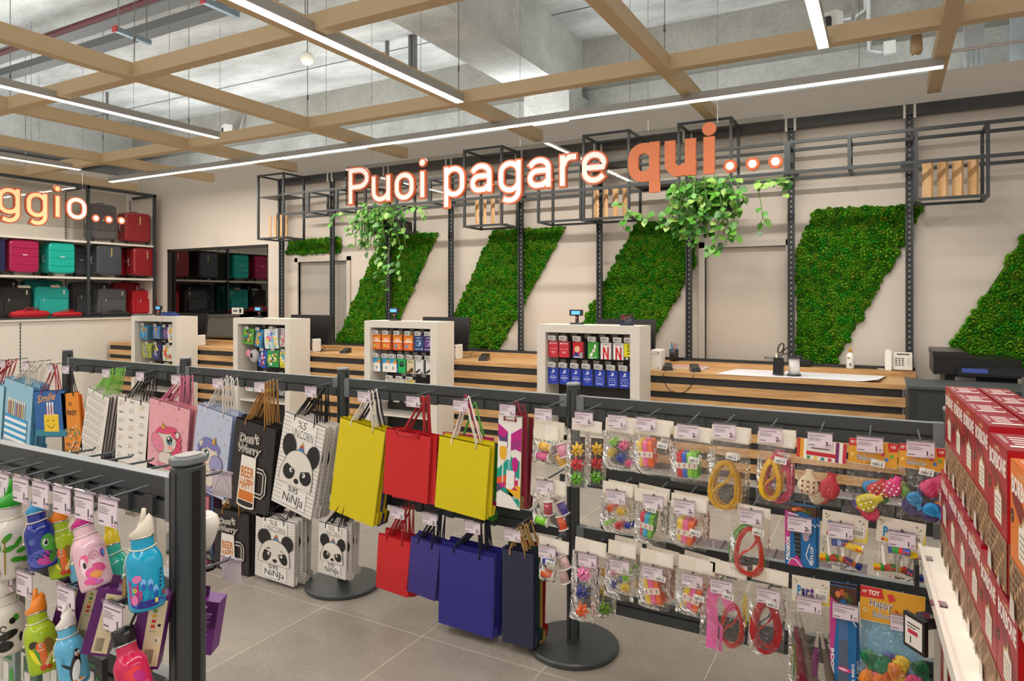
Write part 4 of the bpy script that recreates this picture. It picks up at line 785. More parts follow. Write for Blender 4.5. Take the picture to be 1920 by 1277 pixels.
# pump bottle
c = Vector((onY(1594, 690, 7.0).x, 7.02, .961)); t = thing('pump_bottle', 'white bottle with a golden brown cap standing on the ledge', 'bottle', c)
c2 = c
MB().lathe(c2, [(.030, 0), (.034, .01), (.034, .115), (.028, .138), (.014, .145), (.014, .155)], '#ece9e4:.35', 24).build('body', t); MB().lathe(c2+Vector((0, 0, .155)), [(.016, 0), (.015, .02), (.01, .028), (.004, .045)], '#c08a2c:.4', 16).build('cap', t); MB().box(c2.x-.024, c2.x-.004, c2.y-.0365, c2.y-.0335, c2.z+.095, c2.z+.11, '#b08a3a:.4').box(c2.x-.005, c2.x+.006, c2.y-.0365, c2.y-.0335, c2.z+.03, c2.z+.055, '#3a3a3a:.4').build('print', t)
# telephone
c = Vector((onY(1684, 690, 7.0).x, 7.0, .961)); t = thing('telephone', 'white desk telephone with handset standing against the wall ledge', 'telephone', c)
rx = Matrix.Rotation(R(-62), 3, 'X'); rx2 = Matrix.Rotation(R(-18), 3, 'X')
m = MB().rbox(c+Vector((.035, .05, .085)), (.155, .03, .165), .01, '#ddd8cc:.4', rot=rx2); m.build('base', t)
fz = lambda a, b, h: tuple(c+Vector((.035, .05, .085))+rx2@Vector((a, -.0155-h, b)))
m = MB(); A = Art(m, fz); A.rect(-.045, .055, .1, .012, '#3b3a36:.5').rect(.035, -.04, .022, .07, '#cdc8bc:.5')
for i in range(4):
    for j_ in range(3): A.rect(-.058+.026*j_, -.045+.02*i, .017, .012, '#55534e:.5')
m.build('keypad', t); MB().rbox(c+Vector((-.075, .02, .09)), (.058, .04, .2), .02, '#e4dfd5:.35', rot=rx2).build('handset', t)
cord = [c+Vector((-.08+.1*math.sin(k*.35)*.5-.03, -.02-.006*math.cos(k*2.1), .012+.006*math.sin(k*2.1))) for k in range(26)]
MB().tube(cord, .004, '#cfc6a8:.5', 6).build('cord', t)
# printer and dark cabinets at the right end
c = Vector((.62, 6.75, .9)); t = thing('printer', 'large black multifunction printer on a low cabinet right of the counter', 'printer', (.66, 6.8, .90))
MB().box(.34, .92, 6.48, 7.05, 1.0, 1.135, '#171514:.35').build('body', t); MB().box(.42, .90, 6.52, 7.05, .90, .999, '#100f0f:.4').build('paper_tray', t)
MB().add([(.335, 6.47, 1.136), (.64, 6.47, 1.136), (.64, 7.06, 1.136), (.335, 7.06, 1.136), (.335, 6.47, 1.185), (.56, 6.47, 1.185), (.56, 7.06, 1.185), (.335, 7.06, 1.185)], [(0, 1, 5, 4), (1, 2, 6, 5), (2, 3, 7, 6), (3, 0, 4, 7), (4, 5, 6, 7)], '#1d1a18:.35').build('scanner_lid', t)
MB().add([(.5, 6.40, 1.02), (.93, 6.40, 1.02), (.93, 6.479, 1.08), (.5, 6.479, 1.08), (.5, 6.40, 1.0), (.93, 6.40, 1.0), (.93, 6.479, 1.0), (.5, 6.479, 1.0)], [(0, 1, 2, 3), (4, 5, 1, 0), (5, 6, 2, 1), (4, 7, 3, 0)], '#1a1a1c:.3').build('control_panel', t)
MB().add([(.53, 6.41, 1.029), (.7, 6.41, 1.029), (.7, 6.45, 1.06), (.53, 6.45, 1.06)], [(0, 1, 2, 3)], '#3a4a8a:.25').build('screen', t); MB().box(.49, .63, 6.514, 6.519, .955, .985, '#a9a49a:.5').build('label_plate', t)
struct_ = MB().box(.3, 1.1, 6.5, 7.1, 0, .899, '#b5b0a6:.5'); tag(struct_.build('cabinet'), 'low pale cabinet carrying the black printer', 'cabinet')
t = thing('cabinet', 'dark anthracite cabinet block at the right end of the counter', 'cabinet', (.5, 6.1, 0))
MB().box(.15, 1.4, 5.75, 6.28, 0, .955, '#2b2e2f:.5').build('body', t); MB().box(.14, 1.41, 5.735, 6.285, .9555, .975, '#44494a:.5').build('top', t); MB().box(.2, 1.35, 5.742, 5.749, .1, .93, '#313536:.5').build('door', t)
tag(MB().box(.78, 1.5, 4.55, 5.5, 0, 1.1, '#565a5b:.5').build('cabinet'), 'grey cabinet behind the red boxes at the picture edge', 'cabinet')
c = onY(438, 583, WY-.02)
# small notice on the glass
tag(MB().box(c.x-.09, c.x+.16, WY+.02, WY+.0285, c.z-.05, c.z+.05, '#e6e6e2:.5').box(c.x-.06, c.x+.04, WY+.018, WY+.0198, c.z-.015, c.z+.015, '#6a6a66:.5').box(c.x+.08, c.x+.13, WY+.018, WY+.0198, c.z-.03, c.z+.035, '#2a2a2a:.5').build('door_notice'), 'small white notice on the dark glass beside the second kiosk', 'notice')
t = thing('cloth_pile', 'dark blue folded cloth lying on the first kiosk', 'cloth', (onY(322, 590, KF+.2).x, KF+.15, KTOP))
rr = random.Random(5); m = MB(); cx = onY(322, 590, KF+.2).x
for k in range(4): m.rbox((cx+rr.uniform(-.03, .03)+.0, KF+.17, KTOP+.008+.014*k), (.26-.03*k, .12, .014), .006, '#27407c:.8', rot=Matrix.Rotation(R(rr.uniform(-8, 8)), 3, 'Y'))
m.build('fold', t)
c = onY(268, 590, KF+.15); tag(MB().rbox((c.x, KF+.15, KTOP+.012), (.28, .16, .022), .01, '#55565a:.5').build('folder'), 'flat grey folder lying on the first kiosk', 'folder')
# ================================================================ luggage shelving along the side wall
LX = -10.75
t = thing('luggage_shelving', 'luggage shelving with dark frame and three pale shelves along the side wall', 'shelving', (-11.05, 5.4, 0))
Y0, Y1, YM = 2.6, 7.1, onX(165, 450, LX).y
for y in (3.5, 4.72, YM, Y1):
    MB().box(LX-.02, LX+.02, y-.02, y+.02, 1.34, 3.34, DK).build('post', t)
    if y != 4.72: pass
MB().box(LX-.02, LX+.02, Y0, Y1+.02, 3.30, 3.345, DK).build('top_rail', t)
for y in (YM, Y1): MB().box(-11.34, LX-.021, y-.018, y+.018, 3.3, 3.34, DK).build('side_rail', t)
for z in (2.46, 1.905): MB().box(-11.34, LX, Y0, Y1+.02, z, z+.03, '#ddd6ca:.5').build('shelf', t)
MB().box(-11.34, LX+.03, Y0, Y1+.02, 1.28, 1.31, '#ddd6ca:.5').build('shelf', t)
MB().box(LX+.0, LX+.035, Y0, Y1+.02, 1.3105, 1.335, DK).build('front_trim', t)
MB().box(LX-.03, LX+.0, Y0, Y1, 0, 1.279, '#d9d2c6:.5').build('front_panel', t)
MB().box(-11.345, -11.33, Y0, Y1+.1, 1.32, 3.3, '#d6cdc0:.5').build('back_panel', t)
MB().box(-11.34, LX-.03, Y1+.01, Y1+.03, 1.32, 3.3, '#d3cabd:.5').build('end_panel', t)
for y in (onX(123, 400, -11.33).y, Y1-.06): MB().box(-11.33, -11.325, y-.008, y+.008, 1.33, 3.28, 'slotted').build('slot_strip', t)
y_ = onX(38, 650, LX).y; MB().box(LX+.0005, LX+.003, y_-.008, y_+.008, 0, 1.27, 'slotted').build('slot_strip', t)
def suitcase(px0, px1, zs, h, col, label, style='rib', x=LX-.04, depth=.24, scale=None):
    y0, y1 = onX(px0, 500, x).y, onX(px1, 500, x).y; w = (y1-y0)*.94; yc = (y0+y1)/2; c = Vector((x-depth/2, yc, zs))
    t = thing('suitcase', label, 'suitcase', (c.x, yc, zs), 'suitcases on the luggage shelves'); dk = '#1c1c1e:.5'
    key = col+(':.28' if style != 'soft' else ':.75')
    wh = .045 if style != 'soft' else .02; bh = h-wh
    MB().rbox((c.x, yc, zs+wh+bh/2), (depth, w, bh), .06 if style != 'soft' else .07, key, 6, axis='X').build('shell', t)
    if style != 'soft':
        m = MB()
        n = 9 if style == 'rib' else 3
        if style == 'rib':
            for k in range(n+5):
                z = zs+wh+.04+(bh-.08)*k/(n+4); m.box(x-.001, x+.004, yc-w*.42, yc+w*(.42), z-.006, z+.006, key)
        else:
            for k in range(3): z = zs+wh+bh*(.25+.25*k); m.tube([(x+.001, yc-w*.46, z+.004), (x+.003, yc-w*.1, z-.004), (x+.003, yc+w*.2, z-.002), (x+.001, yc+w*.46, z+.006)], .004, key, 6)
        m.build('shell_relief', t)
        if style == 'rib': MB().box(x+.003, x+.006, yc-.01+w*.05, yc+.012+w*.05, zs+wh+bh*.6, zs+wh+bh*.88, '#c9b27a:.35:.5').build('name_plate', t)
        else: MB().box(x+.001, x+.004, yc-.03, yc+.03, zs+wh+bh*.52, zs+wh+bh*.545, '#e8e0e0:.4').build('badge', t)
        for s_ in (-1, 1):
            MB().ball((x-.05, yc+s_*(w/2-.045), zs+.024), .024, dk, 10, 8).rbox((x-.045, yc+s_*(w/2-.05), zs+.048), (.06, .05, .02), .008, dk).build('wheel', t)
        MB().tube([(c.x-.01, yc-w/2-.002, zs+bh*.45), (c.x-.01, yc-w/2-.022, zs+bh*.5), (c.x-.01, yc-w/2-.022, zs+bh*.65), (c.x-.01, yc-w/2-.002, zs+bh*.7)], .009, '#8d8d8f:.3:.6', 8).build('side_handle', t)
    else:
        MB().rbox((x+.012, yc, zs+wh+bh*.36), (.05, w*.82, bh*.56), .03, key, 5, axis='X').build('front_pocket', t)
        MB().tube([(x+.036, yc-w*.38, zs+wh+bh*.62), (x+.039, yc+w*.38, zs+wh+bh*.62)], .004, '#151516:.5', 6).box(x+.036, x+.042, yc-w*.3, yc-w*.285, zs+wh+bh*.53, zs+wh+bh*.62, '#d8d5cc:.4').build('zip', t)
        MB().box(x+.002, x+.006, yc+w*.3, yc+w*.34, zs+wh+bh*.75, zs+wh+bh*.9, '#ded8c8:.4').build('badge', t)
    MB().tube([(c.x, yc-.07, zs+h-.005), (c.x, yc-.05, zs+h+.018), (c.x, yc+.05, zs+h+.018), (c.x, yc+.07, zs+h-.005)], .008, dk, 8).build('top_handle', t)
    return t
S1, S2, S3 = 2.492, 1.937, 1.312
suitcase(170, 221, S1, .60, '#565052', 'dark grey hard suitcase alone on the top shelf behind the sign dots', 'smooth')
suitcase(234, 285, S1, .52, '#8e1a22', 'ribbed dark red suitcase on the top shelf, in the corner', 'rib')
suitcase(-32, 13, S2, .50, '#1f2350', 'navy suitcase cut by the picture edge on the middle shelf', 'rib')
suitcase(17, 76, S2, .515, '#a8164c', 'magenta hard suitcase on the middle shelf', 'smooth')
suitcase(76, 96, S2, .46, '#1d8a72', 'dark green suitcase squeezed behind the turquoise hard one', 'smooth', LX-.36, .18)
suitcase(91, 143, S2, .505, '#0fae9c', 'turquoise hard suitcase on the middle shelf', 'smooth')
suitcase(136, 170, S2, .48, '#45474a', 'dark grey suitcase half hidden behind the frame post', 'smooth', LX-.36, .18)
suitcase(181, 231, S2, .52, '#4b4e54', 'ribbed charcoal suitcase on the middle shelf', 'rib')
suitcase(225, 246, S2, .50, '#93131f', 'red suitcase half hidden behind the ribbed charcoal one', 'smooth', LX-.36, .18)
suitcase(250, 297, S2, .51, '#98232a', 'ribbed red suitcase at the corner end of the middle shelf', 'rib')
suitcase(-30, 38, S3, .58, '#1b1a1c', 'tall black soft suitcase at the back of the lowest shelf', 'soft', LX-.42, .14)
suitcase(0, 62, S3, .46, '#26221f', 'black soft suitcase with a paper tag on the lowest shelf', 'soft', LX-.19, .19)
suitcase(44, 122, S3, .57, '#17766c', 'large dark turquoise soft suitcase behind the turquoise one', 'soft', LX-.42, .14)
suitcase(64, 133, S3, .47, '#1ba196', 'turquoise soft suitcase with a front pocket', 'soft', LX-.19, .19)
suitcase(132, 210, S3, .55, '#3d3d40', 'tall dark grey soft suitcase behind the frame post', 'soft', LX-.42, .14)
suitcase(183, 240, S3, .45, '#545556', 'grey soft suitcase with white print on the lowest shelf', 'soft', LX-.19, .19)
suitcase(212, 268, S3, .56, '#8c0f1a', 'dark red soft suitcase behind the bright red one', 'soft', LX-.42, .14)
suitcase(248, 303, S3, .43, '#b0131f', 'bright red soft suitcase in the corner of the lowest shelf', 'soft', LX-.19, .19)
def duffel(px0, px1, col, label, h=.1, hd='#1c1c1e:.6'):
    x = LX-.075; y0, y1 = onX(px0, 592, x).y, onX(px1, 592, x).y; yc = (y0+y1)/2; w = y1-y0
    t = thing('travel_bag', label, 'bag', (x, yc, S3), 'flat travel bags along the shelf front')
    m = MB(); rr = random.Random(int(px0)); vs = []; n = 14
    for i in range(n+1):
        f_ = i/n; e = math.sin(PI*min(1, max(0, f_*.96+.02)))**.35
        for k in range(10): a = 2*PI*k/10; vs.append((x+.055*e*math.cos(a), y0+w*f_, S3+.004+h/2+(h/2)*e*math.sin(a)*(1+.08*math.sin(f_*19+k))))
    m.add(vs, [[i*10+k, i*10+(k+1) % 10, (i+1)*10+(k+1) % 10, (i+1)*10+k] for i in range(n) for k in range(10)]+[list(range(10)), list(range(n*10, n*10+10))], col+':.7', True); m.build('body', t)
    MB().tube([(x+.03, yc-w*.2, S3+h*.9), (x+.05, yc-w*.14, S3+h*1.2), (x+.05, yc+w*.14, S3+h*1.2), (x+.03, yc+w*.2, S3+h*.9)], .008, hd, 6).build('handle', t)
duffel(18, 92, '#b5121d', 'long red travel bag at the front of the lowest luggage shelf', .13, '#a01018:.6'); duffel(97, 153, '#b3131e', 'short red travel bag with looped handle at the shelf front', .1, '#a01018:.6'); duffel(156, 184, '#242224', 'small black travel bag beside the short red one', .09); duffel(187, 242, '#2d2b2c', 'black travel bag at the corner end of the shelf front', .09)
tag(MB().obox((LX-.19, onX(45, 545, LX-.19).y, S3+.465), (.01, .16, .05), Matrix.Rotation(R(-50), 3, 'Y'), '#d9d3c5:.5').build('paper_tag'), 'paper tag lying on the black soft suitcase', 'tag')
tag(MB().obox((LX-.19, onX(104, 548, LX-.19).y, S3+.475), (.01, .13, .05), Matrix.Rotation(R(-50), 3, 'Y'), '#cbb9a5:.5').build('paper_tag'), 'paper tag lying on the turquoise soft suitcase', 'tag')
# ================================================================ the low display rack with gift bags
RY = 2.90; RZ = 1.165
PX = [-5.45, -4.06, -2.68, -1.27, .21]
t = thing('display_rack', 'low anthracite display rack of round-footed posts and rails carrying the gift bags', 'display rack', (-2.68, RY, 0))
def rackpost(x, y, z1, par):
    m = MB(); m.rbox((x, y, z1/2+.006), (.052, .072, z1-.012), .024, DKR, 6, axis='Z')
    for s_ in (-1, 1): m.box(x+s_*.0262, x+s_*.0268, y-.008, y+.008, .05, z1-.02, '#101112:.5')
    m.box(x-.004, x+.004, y-.0368, y-.0362, .05, z1-.02, '#101112:.5')
    p = m.build('post', par); MB().rbox((x, y, z1+.004), (.058, .078, .012), .028, '#85888a:.4', 6, axis='Z').build('post_cap', p)
for x in PX:
    rackpost(x, RY, 1.215, t)
    MB().lathe((x, RY, 0), [(.205, 0), (.21, .006), (.21, .02), (.203, .027), (.045, .029)], DKR, 48, smooth=False).build('base_plate', t)
RAILZ = {0: [1.165, .60], 1: [1.165, .60], 2: [1.165, .60], 3: [1.165, .85, .565, .30]}
for i in range(4):
    x0, x1 = PX[i]+.03, PX[i+1]-.03
    for z in RAILZ[i]:
        m = MB(); m.box(x0, x1, RY-.015, RY+.015, z-.045, z, DKR).box(x0, x1, RY-.0148, RY+.0148, z, z+.0015, '#8b9092:.35').box(x0, x1, RY-.012, RY+.012, z-.052, z-.0455, '#0f1010:.5').box(x0, x1, RY-.018, RY+.018, z-.095, z-.0525, DKR)  # thin paler strip on the rail top is a painted highlight
        r_ = m.build('rail', t); [MB().box(q-.019, q+.019, RY-.021, RY+.021, z-.1, z+.003, '#6f7476:.4').build('rail_bracket', r_) for q in (x0+.011, x1-.011)]
def price_art(A, w, h, price, rr):
    A.rect(0, 0, w, h, '#e3d5de:.4').rect(w*.05, h*.78, w*(.6+.3*rr.random()), h*.05, '#7a5a66:.5').rect(w*.05, h*.66, w*.4, h*.025, '#6d6168:.5').rect(w*.05, h*.59, w*.55, h*.025, '#6d6168:.5').rect(w*.05, h*.52, w*.45, h*.025, '#6d6168:.5').rect(w*.05, h*.45, w*.5, h*.025, '#6d6168:.5').rect(w*.05, h*.12, w*.25, h*.05, '#4a4247:.5')
    A.text(price[0], w*.72, h*.14, None, h*.3, '#201a1d:.5', .03).text(price[1:], w*.84, h*.15, None, h*.12, '#201a1d:.5', .02).rect(w*.7, h*.06, w*.28, h*.025, '#b03a4a:.5').rect(0, 0, w*.01, h, '#b98a9a:.5').rect(w*.99, 0, w*.01, h, '#b98a9a:.5')
def rack_hook(X, Yr, z, L, label, group, tagged=True, w=.082, h=.052, d=-1, price='250', drop=0.):
    """prong from the rail at z-.03 toward d (‑1 camera side) with a price label hanging at its tip"""
    t = thing('display_hook', label, 'display hook', (X, Yr, z-.06), group); rr = random.Random(int(X*1000)+int(z*100)); y0 = Yr+d*.0155
    MB().box(X-.02, X+.02, min(y0, y0+d*.012), max(y0, y0+d*.012), z-.098, z-.05, DKR).build('bracket', t)
    zt = z-.03-drop
    MB().tube([(X, y0+d*.01, z-.025), (X, Yr+d*L*.95, zt), (X, Yr+d*L, zt+.006)], .0035, '#51585c:.35:.5', 6).build('prong', t)
    if tagged:
        m = MB(); y = Yr+d*(L+.002); x0 = X-w/2; z0 = zt-h-.002
        m.box(x0, x0+w, y-.0006, y+.0006, z0, z0+h, '#e3d5de:.4')
        price_art(Art(m, (lambda a, b, hh: (x0+a, y-.0006-hh, z0+b)) if d < 0 else (lambda a, b, hh: (x0+w-a, y+.0006+hh, z0+b))), w, h, price, rr)
        m.box(x0-.003, x0+w+.003, y-.004, y+.004, z0+h-.001, z0+h+.006, 'tag_plastic')
        m.build('price_tag', t)
    return t
# ---------------------------------------------------------------- gift bags
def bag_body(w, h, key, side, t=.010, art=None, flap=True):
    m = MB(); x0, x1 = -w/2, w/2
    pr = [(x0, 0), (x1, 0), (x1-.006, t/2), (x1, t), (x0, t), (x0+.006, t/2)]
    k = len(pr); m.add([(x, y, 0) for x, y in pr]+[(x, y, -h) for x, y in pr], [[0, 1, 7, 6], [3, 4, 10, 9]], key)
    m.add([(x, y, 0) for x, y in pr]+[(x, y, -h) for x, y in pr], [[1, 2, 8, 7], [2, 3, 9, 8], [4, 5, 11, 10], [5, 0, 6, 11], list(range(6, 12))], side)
    m.add([(x0+.002, 0, -h*.0), (x1-.002, 0, 0), (x1-.002, .0, -.004), (x0+.002, 0, -.004)], [(0, 1, 2, 3)], key)
    if flap: m.add([(x1-.03, t, -h*.83), (x1+.016, t+.004, -h*.86), (x1+.01, t+.004, -h*.985), (x1-.03, t, -h)], [(0, 1, 2, 3)], side)
    if art: art(Art(m, lambda a, b, hh: (x0+a, -hh, -h+b), .0008, .00007), w, h)
    return m
def handle_mesh(w, hook, key, t, slack=0., r=.0032):
    """two rope loops from the bag's upper edge to the hook point (in the bag's own frame)"""
    m = MB(); hx, hz = hook
    for y in (-.0035, t+.0035):
        a, b = Vector((-w*.24, y, -.028)), Vector((w*.24, y, -.028)); top = Vector((hx, t/2, hz))
        if slack: pts = [a, a+Vector((0, -.004, .03)), Vector((-w*.12, y-.012, slack)), Vector((w*.1, y-.012, slack*.8)), b+Vector((0, -.004, .03)), b]
        else: pts = [a, a+Vector((0, 0, .026)), a.lerp(top, .55)+Vector((-.003, 0, 0)), top+Vector((-.006, 0, -.008)), top+Vector((0, 0, .002)), top+Vector((.006, 0, -.008)), b.lerp(top, .55)+Vector((.003, 0, 0)), b+Vector((0, 0, .026)), b]
        m.tube(pts, r, key, 6)
    return m
def giftbag(TL, TR, BL, tagpx, key, side, hk, desc, art=None, n=4, behind=None, group=None, Y=2.715, dy=.021, slack=0., hook_desc=None, price='250', hooked=True, rz=RZ, hookX=None, L=.2, jit=1.0):
    a, b, c = onY(*TL, Y), onY(*TR, Y), onY(*BL, Y); w = (b-a).length; h = (c-a).length
    r1 = math.atan2(-(b-a).z, (b-a).x); r2 = math.atan2(-(c-a).x, -(c-a).z); roll = (r1+r2)/2
    top = (a+b)/2; X = onY(tagpx[0], tagpx[1], RY-L).x if tagpx else hookX
    X += .012
    rm = Matrix.Rotation(roll, 3, 'Y'); hz_w = rz-.03; loc = rm.transposed()@(Vector((X, 0, hz_w))-Vector((top.x, 0, top.z)))
    hook = (loc.x, max(loc.z, .05)); t_ = .010
    if hooked: rack_hook(X-.012, RY, rz, L, ' '.join(('display hook carrying the '+(hook_desc or desc)).split()[:16]), 'hooks of the gift bag rack', tagged=bool(tagpx), price=price)
    root = None; behind = behind or []
    seed = int(TL[0])
    rr = random.Random(seed)
    for k in range(n):
        kk, ss, hh, dd = (key, side, hk, desc) if k == 0 else (behind[(k-1) % len(behind)] if behind else (key, side, hk, desc))
        if k == 0 or behind:
            o = thing('gift_bag', desc, 'gift bag', (top.x, Y+dy*k, top.z), group or 'gift bags on the low rack', local=True, rot=(0, roll, 0))
            bag_body(w, h, kk, ss, t_, art if k == 0 or dd == desc else None).build('bag', o); handle_mesh(w, hook, hh, t_, slack if k == 0 else 0).build('handle', o)
            if root is None: root = o
            if k == 0: base = o
        else: o = copy_tree(base, rot=(0, roll, 0))
        if k:
            o.location = (top.x+rr.uniform(-.006, .012)*jit, Y+dy*k, top.z+rr.uniform(-.012, .012)*jit); o.rotation_euler = (R(rr.uniform(-.6, .6)), roll+R(rr.uniform(-2.2, 1.2))*jit, R(rr.uniform(-1.5, 1.5)))
            o['label'] = (['directly behind the ', 'second behind the ', 'third behind the ', 'fourth behind the ', 'fifth behind the ', 'sixth behind the '][k-1] if not behind else 'behind the ') ; o['label'] = dd.split(' with')[0].split(' beside')[0]+', '+o['label']+'front '+desc.split(' ')[0]+' one'
            LAB.append((o, desc, k, dd))
    return base
LAB = []
HEX = lambda c, r='.45': c+':'+r
def a_cake(A, w, h):
    rr = random.Random(3)
    for _ in range(40): A.ell(rr.uniform(.05, .95)*w, rr.uniform(.3, .95)*h, .002, .0025, '#31506e:.5', n=6)
    for i in range(9): A.rect(w*(.2+.07*i), h*.5, w*.028, h*.2, ['#e8a030:.5', '#e05a3a:.5', '#f0c040:.5', '#d8d0c0:.5', '#c05a80:.5'][i % 5]).ell(w*(.214+.07*i), h*.72, w*.024, h*.03, '#f2ece0:.5', n=8)
    for i in range(8): A.rect(w*.12, h*(.14+.045*i), w*.76, h*.045, '#3f9fd0:.5' if i % 2 else '#eef2f4:.5')
    for _ in range(60): A.ell(rr.uniform(.1, .88)*w, rr.uniform(.04, .15)*h, .004, .004, rr.choice(('#a83238:.5', '#e8e4dc:.5', '#38506c:.5', '#d88030:.5')), n=6)
def a_smile(A, w, h):
    A.text('Smile', w*.1, h*.72, w*.6, h*.17, '#d89a5a:.5', .02, .25, rot=6)
    A.rect(0, 0, w, h*.14, '#2f7f96:.5').rect(w*.3, h*.1, w*.46, h*.36, '#ecc42a:.5').ell(w*.53, h*.46, w*.23, h*.02, '#f2d048:.5')
    for i in range(3):
        x = w*(.4+.085*i); A.rect(x, h*.46, w*.055, h*.2, '#f0ece8:.5')
        for j_ in range(5): A.line([(x, h*(.47+.038*j_)), (x+w*.055, h*(.49+.038*j_))], h*.014, '#c8283c:.5')
        A.ell(x+w*.028, h*.7, w*.03, h*.05, '#e6e8ea:.5', n=10)
    A.ell(w*.43, h*.34, w*.016, h*.02, '#1c1a18:.5', n=10).ell(w*.6, h*.34, w*.016, h*.02, '#1c1a18:.5', n=10).arc(w*.52, h*.3, w*.12, h*.12, 200, 340, h*.012, '#1c1a18:.5')
def a_happy(A, w, h):
    A.text('be', w*.4, h*.78, w*.2, h*.08, '#1c1713:.5', .0, .2).text('Happy', w*.15, h*.6, w*.7, h*.13, '#1c1713:.5', .01, .2)
    rr = random.Random(8)
    for _ in range(60): A.ell(rr.uniform(.05, .95)*w, (rr.random()**1.6*.42+.02)*h, w*.045, h*.016, rr.choice(('#8a6a4a:.5', '#6aa0a8:.5', '#e8e0d0:.5', '#4a4038:.5', '#7a9a5a:.5')), rr.uniform(0, 180), n=6)
def a_love(A, w, h):
    for i in range(6):
        for j_ in range(9):
            x, y = w*(.09+.16*i+.06*(j_ % 2)), h*(.06+.107*j_)
            if x < w*.95: A.arc(x, y, .014, .014, 0, 300, .002, '#918a92:.5', 7).arc(x, y, .007, .008, 30, 330, .0018, '#9a86b0:.5', 5).line([(x-.016, y-.02), (x+.015, y-.012)], .002, '#7c767a:.5').line([(x+.012, y+.012), (x+.02, y+.02)], .002, '#8a8488:.5')
def a_love2(A, w, h):
    rr = random.Random(4)
    for i in range(3):
        for j_ in range(7):
            x, y = w*(.14+.33*i), h*(.07+.135*j_+.05*(i % 2))
            if (i+j_) % 2: A.text('love', x-.022, y, .044, .016, '#3a3436:.5', .01, .3)
            else: A.arc(x, y+.008, .018, .016, 20, 250, .0022, '#a08a86:.5', 8).arc(x, y-.008, .022, .015, 0, 180, .004, rr.choice(('#a8c8cc:.5', '#d8c88a:.5', '#d4a0a4:.5')), 8).line([(x+.014, y+.01), (x+.024, y+.018)], .0015, '#8c7c7a:.5')
            A.ell(x+.03, y+.02, .0012, .0012, '#4a4446:.5', n=5).ell(x-.028, y-.01, .0012, .0012, '#4a4446:.5', n=5)
def heart(A, x, y, s, key): A.ell(x-s*.3, y+s*.15, s*.36, s*.36, key, n=8).ell(x+s*.3, y+s*.15, s*.36, s*.36, key, n=8).poly([(x-s*.62, y+s*.02), (x+s*.62, y+s*.02), (x, y-s*.7)], key)
def a_unicorn(mane, maneD, muz, mirror, body='#d9cdbf:.5'):
    def f(A0, w, h):
        class M: # mirror helper
            pass
        A = A0; X = (lambda u: w*(1-u)) if mirror else (lambda u: w*u); sg = -1 if mirror else 1; ol = '#4a3c40:.5'
        for i in range(4):
            for j_ in range(7):
                x, y = w*(.1+.26*i+.09*(j_ % 2)), h*(.06+.145*j_)
                if not (.2*w < x < .8*w and y < h*.68): heart(A, x, y, .008, '#b89a62:.5')
        # body and legs
        A.ell(X(.5), h*.17, w*.17, h*.13, ol).ell(X(.5), h*.17, w*.162, h*.124, body)
        for u in (.38, .5, .62): A.ell(X(u), h*.06, w*.075, h*.035, ol).ell(X(u), h*.062, w*.067, h*.029, muz)
        A.ell(X(.74), h*.26, w*.07, h*.14, maneD, 10*sg).ell(X(.74), h*.26, w*.055, h*.125, mane, 10*sg).ell(X(.78), h*.16, w*.08, h*.03, mane, 30*sg)
        for v, r_ in ((.44, .09), (.36, .085), (.52, .07)): A.ell(X(.8), h*v, w*r_, h*.04, maneD, -30*sg).ell(X(.8), h*v, w*(r_-.012), h*.033, mane, -30*sg)
        A.ell(X(.76), h*.56, w*.065, h*.045, ol, 40*sg).ell(X(.76), h*.56, w*.055, h*.038, body, 40*sg)
        A.ell(X(.5), h*.43, w*.255, h*.175, ol).ell(X(.5), h*.43, w*.247, h*.169, body)
        A.ell(X(.3), h*.37, w*.185, h*.115, ol, -35*sg).ell(X(.3), h*.37, w*.177, h*.109, muz, -35*sg).ell(X(.22), h*.4, w*.012, h*.009, ol, n=8).ell(X(.34), h*.33, w*.012, h*.009, ol, n=8)
        A.ell(X(.62), h*.345, w*.07, h*.03, '#e8a09a:.5').ell(X(.6), h*.45, w*.095, h*.078, ol).ell(X(.6), h*.45, w*.088, h*.072, '#f0f0ec:.5').ell(X(.59), h*.45, w*.078, h*.066, '#3d9a9a:.5').ell(X(.59), h*.455, w*.06, h*.054, '#1c1616:.5').ell(X(.565), h*.48, w*.022, h*.016, '#ffffff:.5', n=10).ell(X(.61), h*.43, w*.014, h*.01, '#e8f4f4:.5', n=8)
        for a in (30, 55, 80): A.line([(X(.6)+sg*w*.09*math.cos(R(a)), h*.45+h*.075*math.sin(R(a))), (X(.6)+sg*w*.13*math.cos(R(a)), h*.45+h*.1*math.sin(R(a)))], .002, ol)
        A.ell(X(.5), h*.59, w*.24, h*.055, maneD, 12*sg).ell(X(.5), h*.59, w*.23, h*.047, mane, 12*sg).ell(X(.3), h*.56, w*.09, h*.03, mane, 40*sg).ell(X(.66), h*.56, w*.09, h*.04, mane, -40*sg)
        A.poly([(X(.36), h*.59), (X(.48), h*.6), (X(.38), h*.70)], ol).poly([(X(.37), h*.595), (X(.47), h*.605), (X(.385), h*.69)], '#e0a83a:.5').line([(X(.375), h*.625), (X(.45), h*.63)], .002, '#a87420:.5').line([(X(.378), h*.65), (X(.425), h*.655)], .002, '#a87420:.5')
    return f
